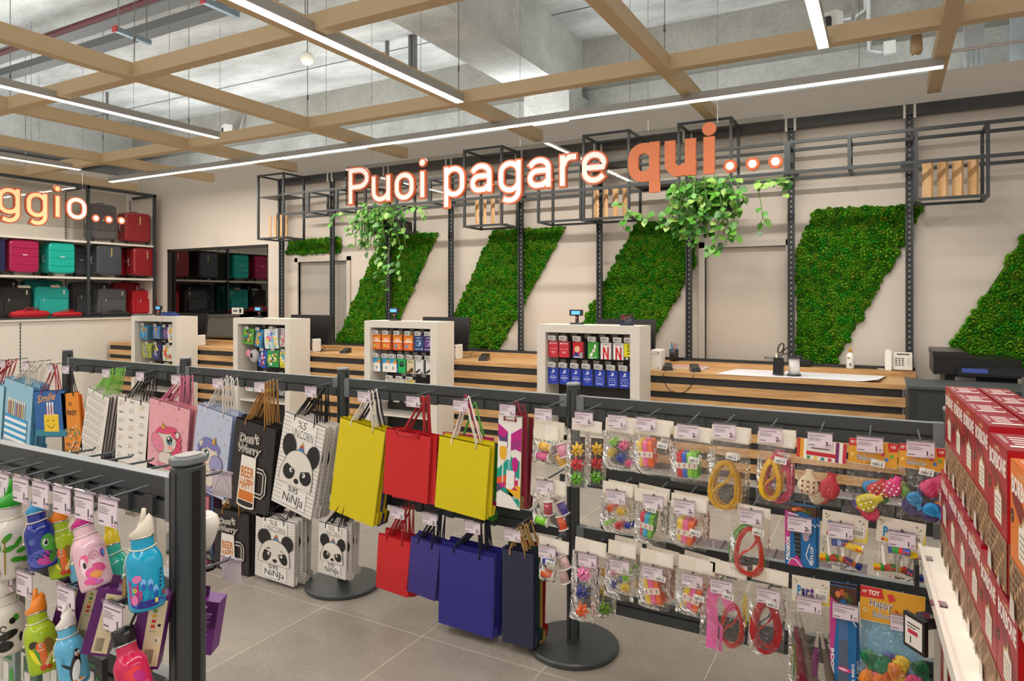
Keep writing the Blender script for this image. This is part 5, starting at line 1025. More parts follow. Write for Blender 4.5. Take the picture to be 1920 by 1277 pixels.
def a_beer(A, w, h):
    rr = random.Random(6); wt = '#ece4da:.5'
    for _ in range(130):
        a = rr.uniform(0, 6.28); r = rr.uniform(.28, .46); A.ell(w*(.5+r*math.cos(a)), h*(.42+r*1.0*math.sin(a)), .001, .001, '#b9b0a8:.5', n=5)
    A.outlined("Don't", w*.16, h*.74, w*.52, h*.115, '#1f1b1a:.5', wt, .06, .2, rot=6).outlined('Worry', w*.14, h*.615, w*.6, h*.12, '#1f1b1a:.5', wt, .06, .2, rot=2)
    A.line([(w*.66, h*.5), (w*.8, h*.5), (w*.86, h*.46), (w*.86, h*.27), (w*.8, h*.225), (w*.64, h*.225)], w*.085, wt).line([(w*.66, h*.5), (w*.8, h*.5), (w*.86, h*.46), (w*.86, h*.27), (w*.8, h*.225), (w*.64, h*.225)], w*.05, '#2a2523:.5')
    A.poly([(w*.22, h*.07), (w*.66, h*.07), (w*.62, h*.62), (w*.26, h*.62)], wt).ell(w*.44, h*.07, w*.22, h*.03, wt)
    A.poly([(w*.245, h*.08), (w*.635, h*.08), (w*.63, h*.12), (w*.25, h*.12)], '#2a2523:.5').ell(w*.44, h*.083, w*.195, h*.022, '#2a2523:.5')
    A.poly([(w*.25, h*.13), (w*.63, h*.13), (w*.62, h*.235), (w*.262, h*.235)], '#d2762c:.5')
    A.text('BEER', w*.275, h*.38, w*.33, h*.12, '#c9762f:.5', .03).text('HAPPY', w*.265, h*.25, w*.35, h*.12, '#c9762f:.5', .03)
def a_panda(A, w, h):
    bk = '#1d1a1a:.5'; cr = '#e3dcd2:.5'
    for i in range(22):
        y = h*(.03+.044*i)
        for x0, x1 in ((0, .22), (.8, 1)) if (.8 < y/h < .99 or .1 < y/h < .26 or .66 < y/h < .8) else ((0, 1),): A.rect(w*x0, y, w*(x1-x0), h*.0035, '#4a4646:.5')
    for i in range(5): A.rect(w*.3, h*(.02+.0*i), 0.0001, .0001, bk)
    A.rect(w*.2, h*.79, w*.62, h*.19, '#ece8e2:.5').rect(w*.22, h*.04, w*.6, h*.2, '#ece8e2:.5')
    A.text('%5', w*.37, h*.885, w*.2, h*.08, bk, .0, .1).text('UNiCORN', w*.25, h*.785, w*.52, h*.085, bk, -.005, .05)
    A.ell(w*.24, h*.665, w*.17, h*.13, bk, 8).ell(w*.83, h*.64, w*.15, h*.125, bk, -8)
    P = [(w*.1, h*.27), (w*.1, h*.38)]+[(w*(.52+.37*math.cos(R(a))), h*(.42+.235*math.sin(R(a)))) for a in range(170, 5, -12)]+[(w*.9, h*.38), (w*.9, h*.27)]
    A.poly([(w*.11, h*.27)]+P[1:-1]+[(w*.89, h*.27)], cr); A.line(P, .0035, bk)
    A.ell(w*.32, h*.4, w*.15, h*.085, bk, 55).ell(w*.73, h*.4, w*.14, h*.085, bk, -50).poly([(w*.2, h*.49), (w*.5, h*.43), (w*.5, h*.5)], cr).poly([(w*.85, h*.49), (w*.55, h*.43), (w*.55, h*.5)], cr)
    A.ell(w*.37, h*.42, w*.04, h*.026, '#f2f2f0:.5', n=10).ell(w*.68, h*.42, w*.04, h*.026, '#f2f2f0:.5', n=10).ell(w*.385, h*.42, w*.02, h*.015, bk, n=8).ell(w*.665, h*.42, w*.02, h*.015, bk, n=8)
    A.ell(w*.53, h*.325, w*.06, h*.028, bk).line([(w*.53, h*.31), (w*.53, h*.29)], .002, bk)
    A.poly([(w*.47, h*.655), (w*.6, h*.655), (w*.55, h*.76)], '#3f7fa8:.5').poly([(w*.49, h*.69), (w*.585, h*.69), (w*.55, h*.76)], '#c84a3a:.5').poly([(w*.515, h*.722), (w*.566, h*.722), (w*.55, h*.76)], '#e2b23a:.5').line([(w*.47, h*.655), (w*.55, h*.76), (w*.6, h*.655)], .0015, bk)
    A.text('%95', w*.37, h*.19, w*.24, h*.065, bk, 0, .1).text('NiNJa', w*.27, h*.045, w*.5, h*.125, bk, -.005, .05)
def a_wine(A, w, h):
    mg, te, pu, ye, wt = '#c01f86:.45', '#159a86:.45', '#57406f:.45', '#e9b023:.45', '#f0ece6:.45'
    A.poly([(0, h*.9), (w*.42, h*.82), (w*.42, h*.72), (0, h*.75)], mg).poly([(w, h*.88), (w*.56, h*.8), (w*.56, h*.66), (w, h*.62)], mg).poly([(0, h*.78), (w*.3, h*.75), (w*.42, h*.82), (w*.42, h*.65), (w*.1, h*.68)], pu).poly([(w, h*.75), (w*.56, h*.72), (w*.56, h*.62), (w*.9, h*.66)], '#a0307f:.45')
    A.poly([(0, h*.27), (w*.5, h*.38), (w*.95, h*.33), (w*.95, h*.52), (w*.55, h*.56), (0, h*.4)], te).poly([(0, h*.31), (w*.5, h*.37), (w*.5, h*.3), (0, h*.22)], '#e05a2a:.45').poly([(w*.05, h*.25), (w*.9, h*.32), (w*.9, h*.25), (w*.05, h*.2)], '#c8325a:.45')
    A.poly([(w*.3, h*.24), (w, h*.26), (w, h*.12), (w*.55, h*.14)], ye).poly([(0, h*.2), (w*.35, h*.22), (w*.98, h*.02), (w*.98, h*.1), (w*.5, h*.16)], te).poly([(0, h*.15), (w*.2, h*.2), (w*.3, h*.2), (w*.1, h*.25), (0, h*.25)], pu)
    A.rect(w*.46, h*.5, w*.1, h*.36, wt).rect(w*.4, h*.21, w*.38, h*.2, wt).rect(w*.46, h*.4, w*.1, h*.12, '#7ab8c8:.45').text('YES', w*.66, h*.12, w*.18, h*.025, wt, .02, rot=-14)
    A.ell(w*.24, h*.6, w*.17, h*.11, wt).ell(w*.24, h*.6, w*.155, h*.1, ye).rect(w*.08, h*.66, w*.32, h*.05, wt).rect(w*.22, h*.24, w*.045, h*.28, wt).poly([(w*.1, h*.22), (w*.4, h*.22), (w*.24, h*.27)], mg)
    A.ell(w*.76, h*.48, w*.13, h*.08, mg).rect(w*.63, h*.48, w*.26, h*.05, mg).rect(w*.745, h*.22, w*.035, h*.2, mg).poly([(w*.62, h*.205), (w*.9, h*.205), (w*.76, h*.245)], '#c8325a:.45')
    A.arc(w*.52, h*.955, w*.26, h*.012, 170, 370, .005, '#8e2436:.5')
W_ = '#e6dfd8:.55'
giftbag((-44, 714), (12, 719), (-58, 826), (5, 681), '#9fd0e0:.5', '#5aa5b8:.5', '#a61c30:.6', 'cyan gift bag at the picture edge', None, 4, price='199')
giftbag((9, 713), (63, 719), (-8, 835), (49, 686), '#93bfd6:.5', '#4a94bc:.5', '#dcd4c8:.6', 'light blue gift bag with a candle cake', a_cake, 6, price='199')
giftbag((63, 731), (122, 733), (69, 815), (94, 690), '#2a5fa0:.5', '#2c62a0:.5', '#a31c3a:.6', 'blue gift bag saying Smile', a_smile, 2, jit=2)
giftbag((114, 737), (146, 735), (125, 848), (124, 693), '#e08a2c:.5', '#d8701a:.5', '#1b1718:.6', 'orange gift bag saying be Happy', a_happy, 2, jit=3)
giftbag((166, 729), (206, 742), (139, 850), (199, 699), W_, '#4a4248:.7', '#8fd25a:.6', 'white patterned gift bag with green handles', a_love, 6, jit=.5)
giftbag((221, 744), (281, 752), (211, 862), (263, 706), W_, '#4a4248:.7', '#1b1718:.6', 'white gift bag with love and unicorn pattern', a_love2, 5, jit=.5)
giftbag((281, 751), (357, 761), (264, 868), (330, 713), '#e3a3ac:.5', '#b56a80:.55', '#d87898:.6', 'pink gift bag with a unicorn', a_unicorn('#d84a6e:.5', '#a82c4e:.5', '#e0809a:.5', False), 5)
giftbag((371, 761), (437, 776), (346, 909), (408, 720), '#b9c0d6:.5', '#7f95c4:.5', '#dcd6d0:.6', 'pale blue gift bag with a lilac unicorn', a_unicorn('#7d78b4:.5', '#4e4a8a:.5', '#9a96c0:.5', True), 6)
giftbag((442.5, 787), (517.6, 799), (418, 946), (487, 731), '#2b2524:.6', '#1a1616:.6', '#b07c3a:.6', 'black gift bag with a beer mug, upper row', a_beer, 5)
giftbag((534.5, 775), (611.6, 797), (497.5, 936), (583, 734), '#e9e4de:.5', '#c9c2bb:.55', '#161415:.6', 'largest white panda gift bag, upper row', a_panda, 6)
YE, IN_, NV, RD = ('#d9c60c:.4', '#c9b40a:.45', '#e6dfd2:.6', 'yellow gift bag'), ('#33308a:.45', '#2b2878:.45', '#16182c:.6', 'indigo gift bag'), ('#232446:.45', '#1c1d3a:.45', '#14162a:.6', 'navy gift bag'), ('#cc2226:.4', '#c01c20:.45', '#b01824:.6', 'red gift bag')
giftbag((638, 784.5), (722.6, 805.6), (609.5, 954), (683, 742), *YE[:3], 'large yellow gift bag beside the panda bags', None, 5, [YE, IN_, YE, NV], price='289')
giftbag((724.5, 800), (807, 819), (721, 924), (775, 751), *RD[:3], 'large red gift bag with a drooping handle', None, 5, [RD], slack=-.02, jit=2, price='289')
giftbag((824, 817), (919, 835), (812, 950.5), (864, 758), *YE[:3], 'yellow gift bag between red and wine bags', None, 4, [YE, ('#c01a6a:.4', '#b0165e:.45', '#b01862:.6', 'magenta gift bag'), ('#3f9a32:.4', '#37862c:.45', '#5aa83a:.6', 'green gift bag')], price='189', jit=2)
giftbag((935, 777), (979, 780), (923, 948), (952, 767), '#ece7e1:.45', '#8a6a3a:.5', '#8e2436:.6', 'narrow bottle bag with wine glasses', a_wine, 5, [('#8e1f3a:.5', '#6a2a2a:.5', '#8e2436:.6', 'dark red bottle bag'), ('#b8a85a:.5', '#c9c07a:.5', '#5a4a2a:.6', 'gold bottle bag'), ('#6a4226:.5', '#5a3a22:.5', '#4a2a1a:.6', 'brown bottle bag')], price='189', jit=1.5)
giftbag((402, 955), (466, 959), (394, 1066), None, '#2b2524:.6', '#1a1616:.6', '#b07c3a:.6', 'smaller black gift bag with a beer mug, lower row', a_beer, 4, rz=.60, hookX=onY(438, 925, 2.7).x, L=.16)
giftbag((480, 963), (553, 981), (477, 1077.5), None, '#e9e4de:.5', '#c9c2bb:.55', '#161415:.6', 'middle sized white panda gift bag, lower row', a_panda, 6, [('#e9e4de:.5', '#c9c2bb:.55', '#161415:.6', 'middle sized white panda gift bag, lower row')], rz=.60, hookX=onY(545, 940, 2.7).x, L=.16, slack=.03)
giftbag((598, 979), (650, 988), (592, 1073), None, '#e9e4de:.5', '#c9c2bb:.55', '#161415:.6', 'smallest white panda gift bag above the round foot', a_panda, 5, rz=.60, hookX=onY(640, 950, 2.7).x, L=.16)
giftbag((709.6, 1004), (770, 1013), (695, 1101), (746, 954), *RD[:3], 'small red gift bag in the lower row', None, 5, rz=.60, price='219')
giftbag((771, 1008), (825, 1019.5), (752.6, 1106), (806, 961), '#3c3484:.45', '#2f2a72:.45', '#14162a:.6', 'small indigo gift bag beside the lower red bag', None, 5, rz=.60, price='219')
giftbag((825, 1023), (927, 1043), (817, 1168), (887, 976), '#2f2d86:.42', '#28267a:.45', '#14162a:.6', 'big indigo gift bag in the lower row', None, 6, rz=.60, price='319')
giftbag((941.6, 1027), (1000, 1036), (934, 1201), (961.5, 990), '#272b46:.6', '#20243c:.6', '#b08a50:.6', 'tall navy paper gift bag with twisted tan handles', None, 6, [('#272b46:.6', '#20243c:.6', '#b08a50:.6', 'navy paper gift bag'), ('#123a30:.6', '#10332a:.6', '#b08a50:.6', 'dark green paper gift bag'), ('#a07a3a:.6', '#94703a:.6', '#b08a50:.6', 'tan paper gift bag'), ('#9c1418:.6', '#8e1216:.6', '#b08a50:.6', 'red paper gift bag'), ('#9c1418:.6', '#8e1216:.6', '#b08a50:.6', 'red paper gift bag')], rz=.60, price='199', dy=.024)
# extra stock seen between the unicorn bags and the post of the near rack
# lower row of small bags below the unicorn bags
giftbag((330, 918), (392, 926), (318, 1040), None, '#b86a78:.5', '#8a4a5c:.5', '#d87898:.6', 'dusty pink gift bag low behind the near rack post', None, 5, [('#6a7aa8:.5', '#54648e:.5', '#dcd6d0:.6', 'grey blue gift bag'), ('#a84a5c:.5', '#8a3a4a:.5', '#d87898:.6', 'rose gift bag')], rz=.6, hookX=onY(380, 890, 2.7).x, L=.16)

ORD = ['directly behind', 'second behind', 'third behind', 'fourth behind', 'fifth behind', 'sixth behind']
for o, desc, k, dd in LAB:
    s_ = 'gift bag '+ORD[k-1]+' the '+desc if dd == desc else dd+' '+ORD[k-1]+' the '+desc
    o['label'] = ' '.join(s_.split()[:16])
# ================================================================ bagged ribbons, bows and balloons on the right part of the rack
def film_bag(w, h, d=.026, seed=0):
    m = MB(); rr = random.Random(seed); nx, ny = 6, 8
    for s_ in (-1, 1):
        vs = [((i/nx-.5)*w, s_*(d*math.sin(PI*min(1, i/nx))**.6*math.sin(PI*min(1, (j_/ny)*.93+.04))**.5)+rr.uniform(-.003, .003), -h*j_/ny) for i in range(nx+1) for j_ in range(ny+1)]
        m.add(vs, [(i*(ny+1)+j_, (i+1)*(ny+1)+j_, (i+1)*(ny+1)+j_+1, i*(ny+1)+j_+1) for i in range(nx) for j_ in range(ny)], 'film', True)
    return m
def c_bow(m, x, z, r, col, y=0., small=False, seed=1):
    rr = random.Random(seed); k = col+':.25'; n = 9 if small else 7
    for tier, (rad, up, cnt) in enumerate(((1, .15, n), (.8, .55, n-1), (.5, .9, max(4, n-3)))):
        for i in range(cnt):
            a = 2*PI*(i+tier*.5)/cnt+rr.uniform(-.1, .1); c, s_ = math.cos(a), math.sin(a); wd = r*(.30 if small else .42)*(1-.15*tier); R0 = r*rad
            P = lambda u, v, q: (x+c*u-s_*v, y-q, z+s_*u+c*v)
            b = [P(0, 0, .002), P(R0*.55, wd*.55, r*up*.75), P(R0, 0, r*up*.35), P(R0*.55, -wd*.55, r*up*.75), P(R0*.5, 0, r*up*1.1), P(R0*.5, 0, r*up*.3)]
            m.add(b, [(0, 1, 4), (1, 2, 4), (2, 3, 4), (3, 0, 4), (0, 5, 1), (1, 5, 2), (2, 5, 3), (3, 5, 0)], k)
def c_spool(m, x, z, col, rot=0, y=0., r=.023, l=.062, wrap=True):
    rm = Matrix.Rotation(R(rot), 3, 'Y')@Matrix.Rotation(PI/2, 3, 'Y'); ax = rm@Vector((0, 0, 1)); c = Vector((x, y, z))
    m.lathe(c-ax*l/2, [(r*.8, .004), (r*.8, l-.004)], col+':.3', 18, rot=rm)
    for q in (0, l-.004): m.lathe(c-ax*l/2+ax*q, [(r, 0), (r, .004)], '#e8e4de:.3', 20, rot=rm, smooth=False)
    m.lathe(c+ax*l/2, [(r*.35, 0), (r*.35, .002)], '#b8b2aa:.4', 12, rot=rm, smooth=False)
def c_rolls(m, x, z, cols, h=.095, wd=.02, rot=-6, y=0.):
    rm = Matrix.Rotation(R(rot), 3, 'Y')
    for i, col in enumerate(cols):
        cx = (i-(len(cols)-1)/2)*wd; k = col+':.3'; pr = [(-.012, -h/2+.012), (-.012, h/2-.012)]
        pts = [(-.012*math.cos(a)*1.0, h/2-.012+.012*math.sin(a)) for a in [PI*q/6 for q in range(7)]]+[(.012*math.cos(a), -h/2+.012-.012*math.sin(a)) for a in [PI*q/6 for q in range(7)]]
        n = len(pts); vs = []
        for u in (cx-wd*.46, cx+wd*.46):
            for p, q in pts: v = rm@Vector((u, p, q)); vs.append((x+v.x, y+v.y, z+v.z))
        m.add(vs, [[j_, (j_+1) % n, n+(j_+1) % n, n+j_] for j_ in range(n)], k)
    a = rm@Vector((0, -.0125, 0)); n = len(cols)
    m.obox((x+a.x, y+a.y, z+a.z), (wd*n*1.02, .002, h*.22), rm, '#e8dcd4:.5')
    for i in range(n): b = rm@Vector(((i-(n-1)/2)*wd, -.0138, 0)); m.obox((x+b.x, y+b.y, z+b.z), (wd*.2, .001, h*.14), rm, '#b0616a:.5')
def c_loop(m, x, z, w, h, col, n=12, seed=2, r=.0016, y=0., twist=True, flat=False):
    rr = random.Random(seed); k = col+':.5'
    for q in range(n):
        a, b, o = w/2*rr.uniform(.72, 1), h/2*rr.uniform(.86, 1), rr.uniform(-.006, .006); ph = rr.uniform(-.2, .2)
        pts = [(x+a*math.sin(t+ph)*(1-.25*math.cos(t)), y-.004+o+.004*math.sin(t*3+q), z+b*math.cos(t)) for t in [2*PI*i/22 for i in range(23)]]
        m.tube(pts, r, k, 5, False)
    if twist:
        for q in range(n//2): b0 = rr.uniform(-.12, .12); m.tube([(x-w*.42, y-.010, z-h*(.3+b0*.3)), (x-w*(.3-b0), y-.014, z-h*(.1-b0)), (x-w*.05+w*b0, y-.017, z+h*(.02+b0*.5)), (x+w*(.2+b0*.4), y-.015, z+h*(.2+b0)), (x+w*(.36-abs(b0)*.5), y-.012, z+h*(.36+b0*.2))], r, k, 5, False)
def c_band(m, pts, wd, col, y=-.01, rough=.35):
    """a flat ribbon of width wd that follows pts in the plane, slightly rippled"""
    n = len(pts); vs = []
    for i, (px, pz) in enumerate(pts):
        a, b = pts[max(i-1, 0)], pts[min(i+1, n-1)]; l = math.hypot(b[0]-a[0], b[1]-a[1]) or 1; nx, nz = -(b[1]-a[1])/l*wd/2, (b[0]-a[0])/l*wd/2
        yy = y+.003*math.sin(i*1.7); vs += [(px+nx, yy, pz+nz), (px-nx, yy-.004, pz-nz)]
    m.add(vs, [(2*i, 2*i+1, 2*i+3, 2*i+2) for i in range(n-1)], '%s:%s' % (col, rough), True)
def c_balloon(m, x, z, s, col, rot, y=0., dots=None):
    rm = Matrix.Rotation(R(rot), 3, 'Y'); prof = [(0, 0), (.2, .03), (.34, .16), (.38, .36), (.36, .58), (.27, .78), (.17, .92), (.13, 1.05), (.15, 1.15), (.18, 1.18)]; vs = []; n = 16; wb = random.Random(int(abs(x)*9999+rot))
    for r_, l in prof:
        for j_ in range(n): a = 2*PI*j_/n; k_ = 1+.16*math.sin(5*a+l*7+rot)+wb.uniform(-.08, .08); v = rm@Vector((r_*s*k_*1.15*math.cos(a), r_*s*k_*math.sin(a)*.3, l*s*1.05)); vs.append((x+v.x, y+v.y, z+v.z))
    m.add(vs, [[i*n+j_, i*n+(j_+1) % n, (i+1)*n+(j_+1) % n, (i+1)*n+j_] for i in range(len(prof)-1) for j_ in range(n)], col+':.35', True)
    for i in range(3):
        v0, v1 = rm@Vector((s*(-.2+.2*i), -s*.15, s*.2)), rm@Vector((s*(-.1+.1*i), -s*.13, s*.8)); m.tube([(x+v0.x, y+v0.y, z+v0.z), (x+v1.x, y+v1.y, z+v1.z)], s*.02, col+':.35', 5)
    if dots:
        for i in range(9): u, v = ((i % 3)-1)*.26*s, (.2+.24*(i//3))*s; q = rm@Vector((u, -s*.155*math.cos(u/s*2.2), v)); m.lathe((x+q.x, y+q.y, z+q.z), [(s*.055, 0), (s*.055, .0012)], dots, 10, rot=Matrix.Rotation(PI/2, 3, 'X'), smooth=False)
def c_blower(m, x, z, rot, c1, c2, c3, y=0., L=.07):
    rm = Matrix.Rotation(R(rot), 3, 'Y'); P = lambda u, v: (lambda q: (x+q.x, y+q.y, z+q.z))(rm@Vector((u, 0, v)))
    m.tube([P(0, 0), P(0, L)], [.006, .0045], '#e4dfda:.4', 10)
    m.tube([P(-.034, -.006), P(-.012, -.006)], .0125, c1+':.3', 14).tube([P(-.012, -.006), P(.0, -.006)], .0127, c2+':.3', 14).tube([P(.0, -.006), P(.02, -.006)], .0125, c3+':.3', 14)
    for u in (-.028, -.018): m.ball(P(u, -.006)[0:1]+(y-.012,)+P(u, -.006)[2:], .0045, '#d8402a:.4', 8, 6)
def sticker(A, x, z, s=1., price='€ 2.50', rot=0):
    A.rect(x, z, .042*s, .024*s, '#efece6:.45').bars(x+.005*s, z+.003*s, .032*s, .010*s, '#2a2828:.5', 22, int(x*9999) % 50).text(price, x+.017*s, z+.0155*s, .021*s, .0055*s, '#262424:.5', .01)
def pack(hd, bg, tagpx, rz, desc, content, header='plain', n=2, stick=(.5, .75), price='250', sp='€ 2.50', group='bagged ribbons bows and balloons', flat=False, Y=2.69, cat='party pack', name='party_pack', dy=.045, roll=3, tagdrop=0, hook=True):
    """hd / bg: pixel boxes of the header card and of the bag, read on the plane Y"""
    def bx(q): xc = (q[0]+q[2])/2; yc = (q[1]+q[3])/2; return onY(q[0], yc, Y).x, onY(q[2], yc, Y).x, onY(xc, q[1], Y).z, onY(xc, q[3], Y).z
    b0, b1, bt, bb = bx(bg); X = onY(tagpx[0], tagpx[1], RY-.225).x; zt = onY(tagpx[0], tagpx[1], RY-.225).z+.026
    if hook: rack_hook(X, RY, rz, .225, ' '.join(('display hook carrying the '+desc).split()[:16]), 'hooks of the gift bag rack', price=price, drop=max(0, min(.05, rz-.03-zt)))
    w, h = b1-b0, bt-bb; xc = (b0+b1)/2; base = None
    for k in range(n):
        if k == 0:
            o = thing(name, desc, cat, (xc, Y, bt), group, local=True, rot=(0, R(roll), 0)); base = o
            if hd:
                h0, h1, ht, hb = bx(hd); m = MB(); hw, hh = h1-h0, ht-hb; ox = (h0+h1)/2-xc
                m.box(ox-hw/2, ox+hw/2, -.0008, .0008, -.002, hh, '#e9dfd0:.6'); A = Art(m, lambda a, b, q: (ox-hw/2+a, -.0008-q, b), .0003)
                if header == 'plain': A.rect(hw*.48, hh*.1, hw*.46, hh*.8, '#efe8dc:.6').line([(0, hh*.02), (hw, hh*.02)], .001, '#c9bda8:.6')
                else: header(A, hw, hh)
                m.build('header_card', o)
            if not flat: film_bag(w, h, seed=int(xc*999)).build('clear_bag', o)
            m = MB(); content(m, w, h); m.build('content', o)
            if stick:
                m = MB(); sx, sz = (stick[0]-.5)*w, -(1-stick[1])*h; rm = Matrix.Rotation(R(4), 3, 'Y')
                A = Art(m, lambda a, b, q: tuple(Vector((sx, -.029-q, sz))+rm@Vector((a-.021, 0, b-.012)))); sticker(A, 0, 0, 1, sp); m.build('price_sticker', o)
        else:
            rr = random.Random(int(xc*1000)+k); o = copy_tree(base, loc=(xc+rr.uniform(-.003, .012), Y+dy*k, bt+rr.uniform(-.006, .008)), rot=(0, R(roll+rr.uniform(-3, 3)), R(rr.uniform(-3, 3))), label=' '.join((['next pack behind the ', 'rearmost pack behind the '][k-1]+desc).split(' at the')[0].split()[:16]))
    return base
def ct(*fs):
    def f(m, w, h):
        for g in fs: g(m, w, h)
    return f
def at_(fn, u, v, *a, **k): return lambda m, w, h: fn(m, (u-.5)*w, -(1-v)*h, *a, **k)
PK, YL, GR_, BL, RE, ORG_, LG = '#e86aa0', '#e8c020', '#6ab82c', '#2a48b0', '#d02a2e', '#ec6a2a', '#8fd03a'
sp_ = lambda *L: ct(*[at_(c_spool, u, v, col, r_, y=yy) for u, v, col, r_, yy in L])
bw = lambda *L: ct(*[at_(c_bow, u, v, r, col, y=yy, small=sm, seed=i+3) for i, (u, v, r, col, yy, sm) in enumerate(L)])
T1, T2, T3, T4 = 1.165, .85, .565, .30
def mkloop(col, w=.8, h=.8, n=14, u=.5, v=.45, **k): return lambda m, W_, H_: c_loop(m, (u-.5)*W_, -(1-v)*H_, W_*w, H_*h, col, n, **k)
# header art
def hd_happy(A, w, h, big=False):
    A.rect(0, 0, w, h, '#e0a02c:.4').poly([(0, h), (w*.3, h), (w*.34, h*.74), (0, h*.68)], '#cc2a2c:.4').poly([(w, h), (w*.78, h), (w*.82, h*.62), (w, h*.66)], '#cc2a2c:.4')
    A.text('MY TOY', w*.03, h*.78, w*.22, h*.13, '#f4ece0:.4', .03).text('10', w*.86, h*.78, w*.09, h*.12, '#f4ece0:.4', .03)
    A.outlined('Happy', w*.16, h*.42, w*.42, h*.32, '#1c2c5c:.4', '#f6efe0:.4', .05).outlined('Balloons', w*.18, h*.14, w*.42, h*.24, '#1c2c5c:.4', '#f6efe0:.4', .05)
    for x, y, c in ((.7, .5, '#d8404a:.4'), (.78, .3, '#3f86c8:.4'), (.88, .45, '#6aa83a:.4'), (.08, .35, '#f0c86a:.4')): A.ell(w*x, h*y, w*.045, w*.045, c)
    A.text('FREE', w*.38, h*.03, w*.12, h*.06, '#3a2a14:.5')
def hd_stripe(A, w, h):
    cols = ['#c8402c:.4', '#e8a02c:.4', '#f0ece2:.4', '#3f9a4a:.4', '#f0ece2:.4', '#e8c83a:.4', '#f0ece2:.4', '#2c8a9a:.4', '#f0ece2:.4', '#c8305a:.4', '#f0ece2:.4', '#7a2c6a:.4', '#f0ece2:.4', '#c83048:.4']
    for i, c in enumerate(cols): A.rect(w*i/len(cols), 0, w/len(cols)*.999, h, c)
    A.rect(w*.22, h*.16, w*.5, h*.62, '#efe9e2:.4').rect(w*.2, h*.2, w*.6, h*.2, '#c8242e:.4').rect(w*.3, h*.55, w*.36, h*.05, '#6a4a4a:.5')
    for i in range(8): A.rect(w*(.25+.055*i), h*.66, w*.025, h*.09, ['#1c1c24:.5', '#2c5a8a:.5', '#5a8a3a:.5', '#a83a2c:.5'][i % 4])
def hd_party(A, w, h):
    A.rect(0, 0, w, h, '#ddd3c4:.5').poly([(w*.6, 0), (w, 0), (w, h*.75), (w*.95, h*.12), (w*.6, h*.08)], '#d8c23a:.5')
    for i, (x, y) in enumerate(((.08, .85), (.14, .8), (.1, .72), (.82, .8), (.9, .72), (.86, .62))): A.ell(w*x, h*y, w*.025, w*.02, ['#7a4a2a:.5', '#5a8a4a:.5', '#a8905a:.5'][i % 3], n=8)
    for i, (ch, c) in enumerate(zip('Party', ('#2a86b8:.5', '#1c2c6a:.5', '#3a2c7a:.5', '#6a2a7a:.5', '#8a1f4a:.5'))): A.text(ch, w*(.14+.115*i), h*(.22 if ch != 'y' else .12), w*.105, h*(.42 if ch in 'Pt' else .32), c, .05)
    A.poly([(w*.1, h*.2), (w*.34, h*.14), (w*.5, h*.24), (w*.5, h*.12), (w*.2, h*.02)], '#e0a02c:.5').poly([(w*.3, h*.1), (w*.48, h*.22), (w*.52, h*.06)], '#c8302c:.5').ell(w*.14, h*.1, w*.04, h*.06, '#c8402c:.5', n=6)
    A.rect(w*.62, h*.2, w*.3, h*.42, '#ece7dd:.5').bars(w*.64, h*.24, w*.26, h*.18, '#2a2828:.5', 24, 5).text('€ 1.50', w*.74, h*.48, w*.16, h*.1, '#262424:.5')
# ---- top row
pack((1000, 793, 1046, 825), (1000, 825, 1060, 868), (1019, 773.5), T1, 'bag with a yellow and a pink ribbon reel', sp_((.42, .68, '#e8b83a', 2, -.004), (.36, .26, PK, 3, -.004), (.85, .6, '#e89ab4', 70, .012), (.85, .2, '#e0b04a', 60, .012)), n=2, stick=(.62, 1.02), sp='€ 1.30', price='199')
pack((1072, 787, 1128, 808), (1064, 806, 1107, 915), (1095, 779), T1, 'tall bag with large yellow, red and green bows', bw((.5, .66, .036, YL, 0, False), (.5, .4, .038, RE, 0, False), (.5, .16, .038, GR_, 0, False)), n=1, stick=None, price='299')
pack(None, (1104, 806, 1140, 912), (1108, 779), T1, 'tall bag of yellow, red and green bows behind another', bw((.5, .66, .034, YL, 0, False), (.5, .4, .036, RE, 0, False), (.5, .16, .036, GR_, 0, False)), n=1, stick=None, Y=2.76, price='299', hook=False)
pack((1135, 788, 1188, 812), (1133, 810, 1192, 882), (1157.6, 785), T1, 'bag of small bows with a blue one low', bw((.3, .7, .022, LG, 0, True), (.62, .64, .024, PK, 0, True), (.22, .4, .023, '#e8d050', 0, True), (.56, .3, .024, BL, 0, True), (.82, .22, .02, PK, 0, True)), n=2, stick=None, price='199')
pack((1190, 793, 1256, 816), (1192, 816, 1262, 892), (1212, 791), T1, 'bag with ribbon rolls of yellow, pink and orange, upper row', at_(c_rolls, .3, .5, [YL, PK, ORG_], .105, .021), n=2, stick=(.78, .82), sp='€ 1.50', price='299')
pack((1263, 803, 1332, 826), (1262, 826, 1334, 908), (1290, 808.6), T1, 'bag with ribbon rolls of red, blue and green', at_(c_rolls, .42, .42, [RE, '#3a66c8', LG, GR_], .1, .02), n=2, stick=(.62, .6), price='299')
pack((1334, 800, 1404, 828), (1332, 828, 1404, 962), (1359, 807.7), T1, 'bag with a yellow raffia loop, beside the green rolls', mkloop('#e0ae14', .78, .68, 16, .42, .38), n=2, stick=(.62, .82), sp='€ 2.50', price='250')
pack((1420, 812, 1490, 836), (1422, 836, 1488, 950), (1445, 814), T1, 'bag with yellow and pink raffia loops', ct(lambda m, w, h: c_band(m, [((.32+.25*math.sin(t)*(1-.3*math.cos(t))-.5)*w+.01, (-.56+.32*math.cos(t))*h) for t in [2*PI*i/16 for i in range(17)]], .016, '#e0ae14', -.014), mkloop('#e0ae14', .5, .62, 8, .42, .42), mkloop('#e0567e', .8, .8, 10, .58, .46, y=.012)), n=2, stick=(.68, .8), price='250')
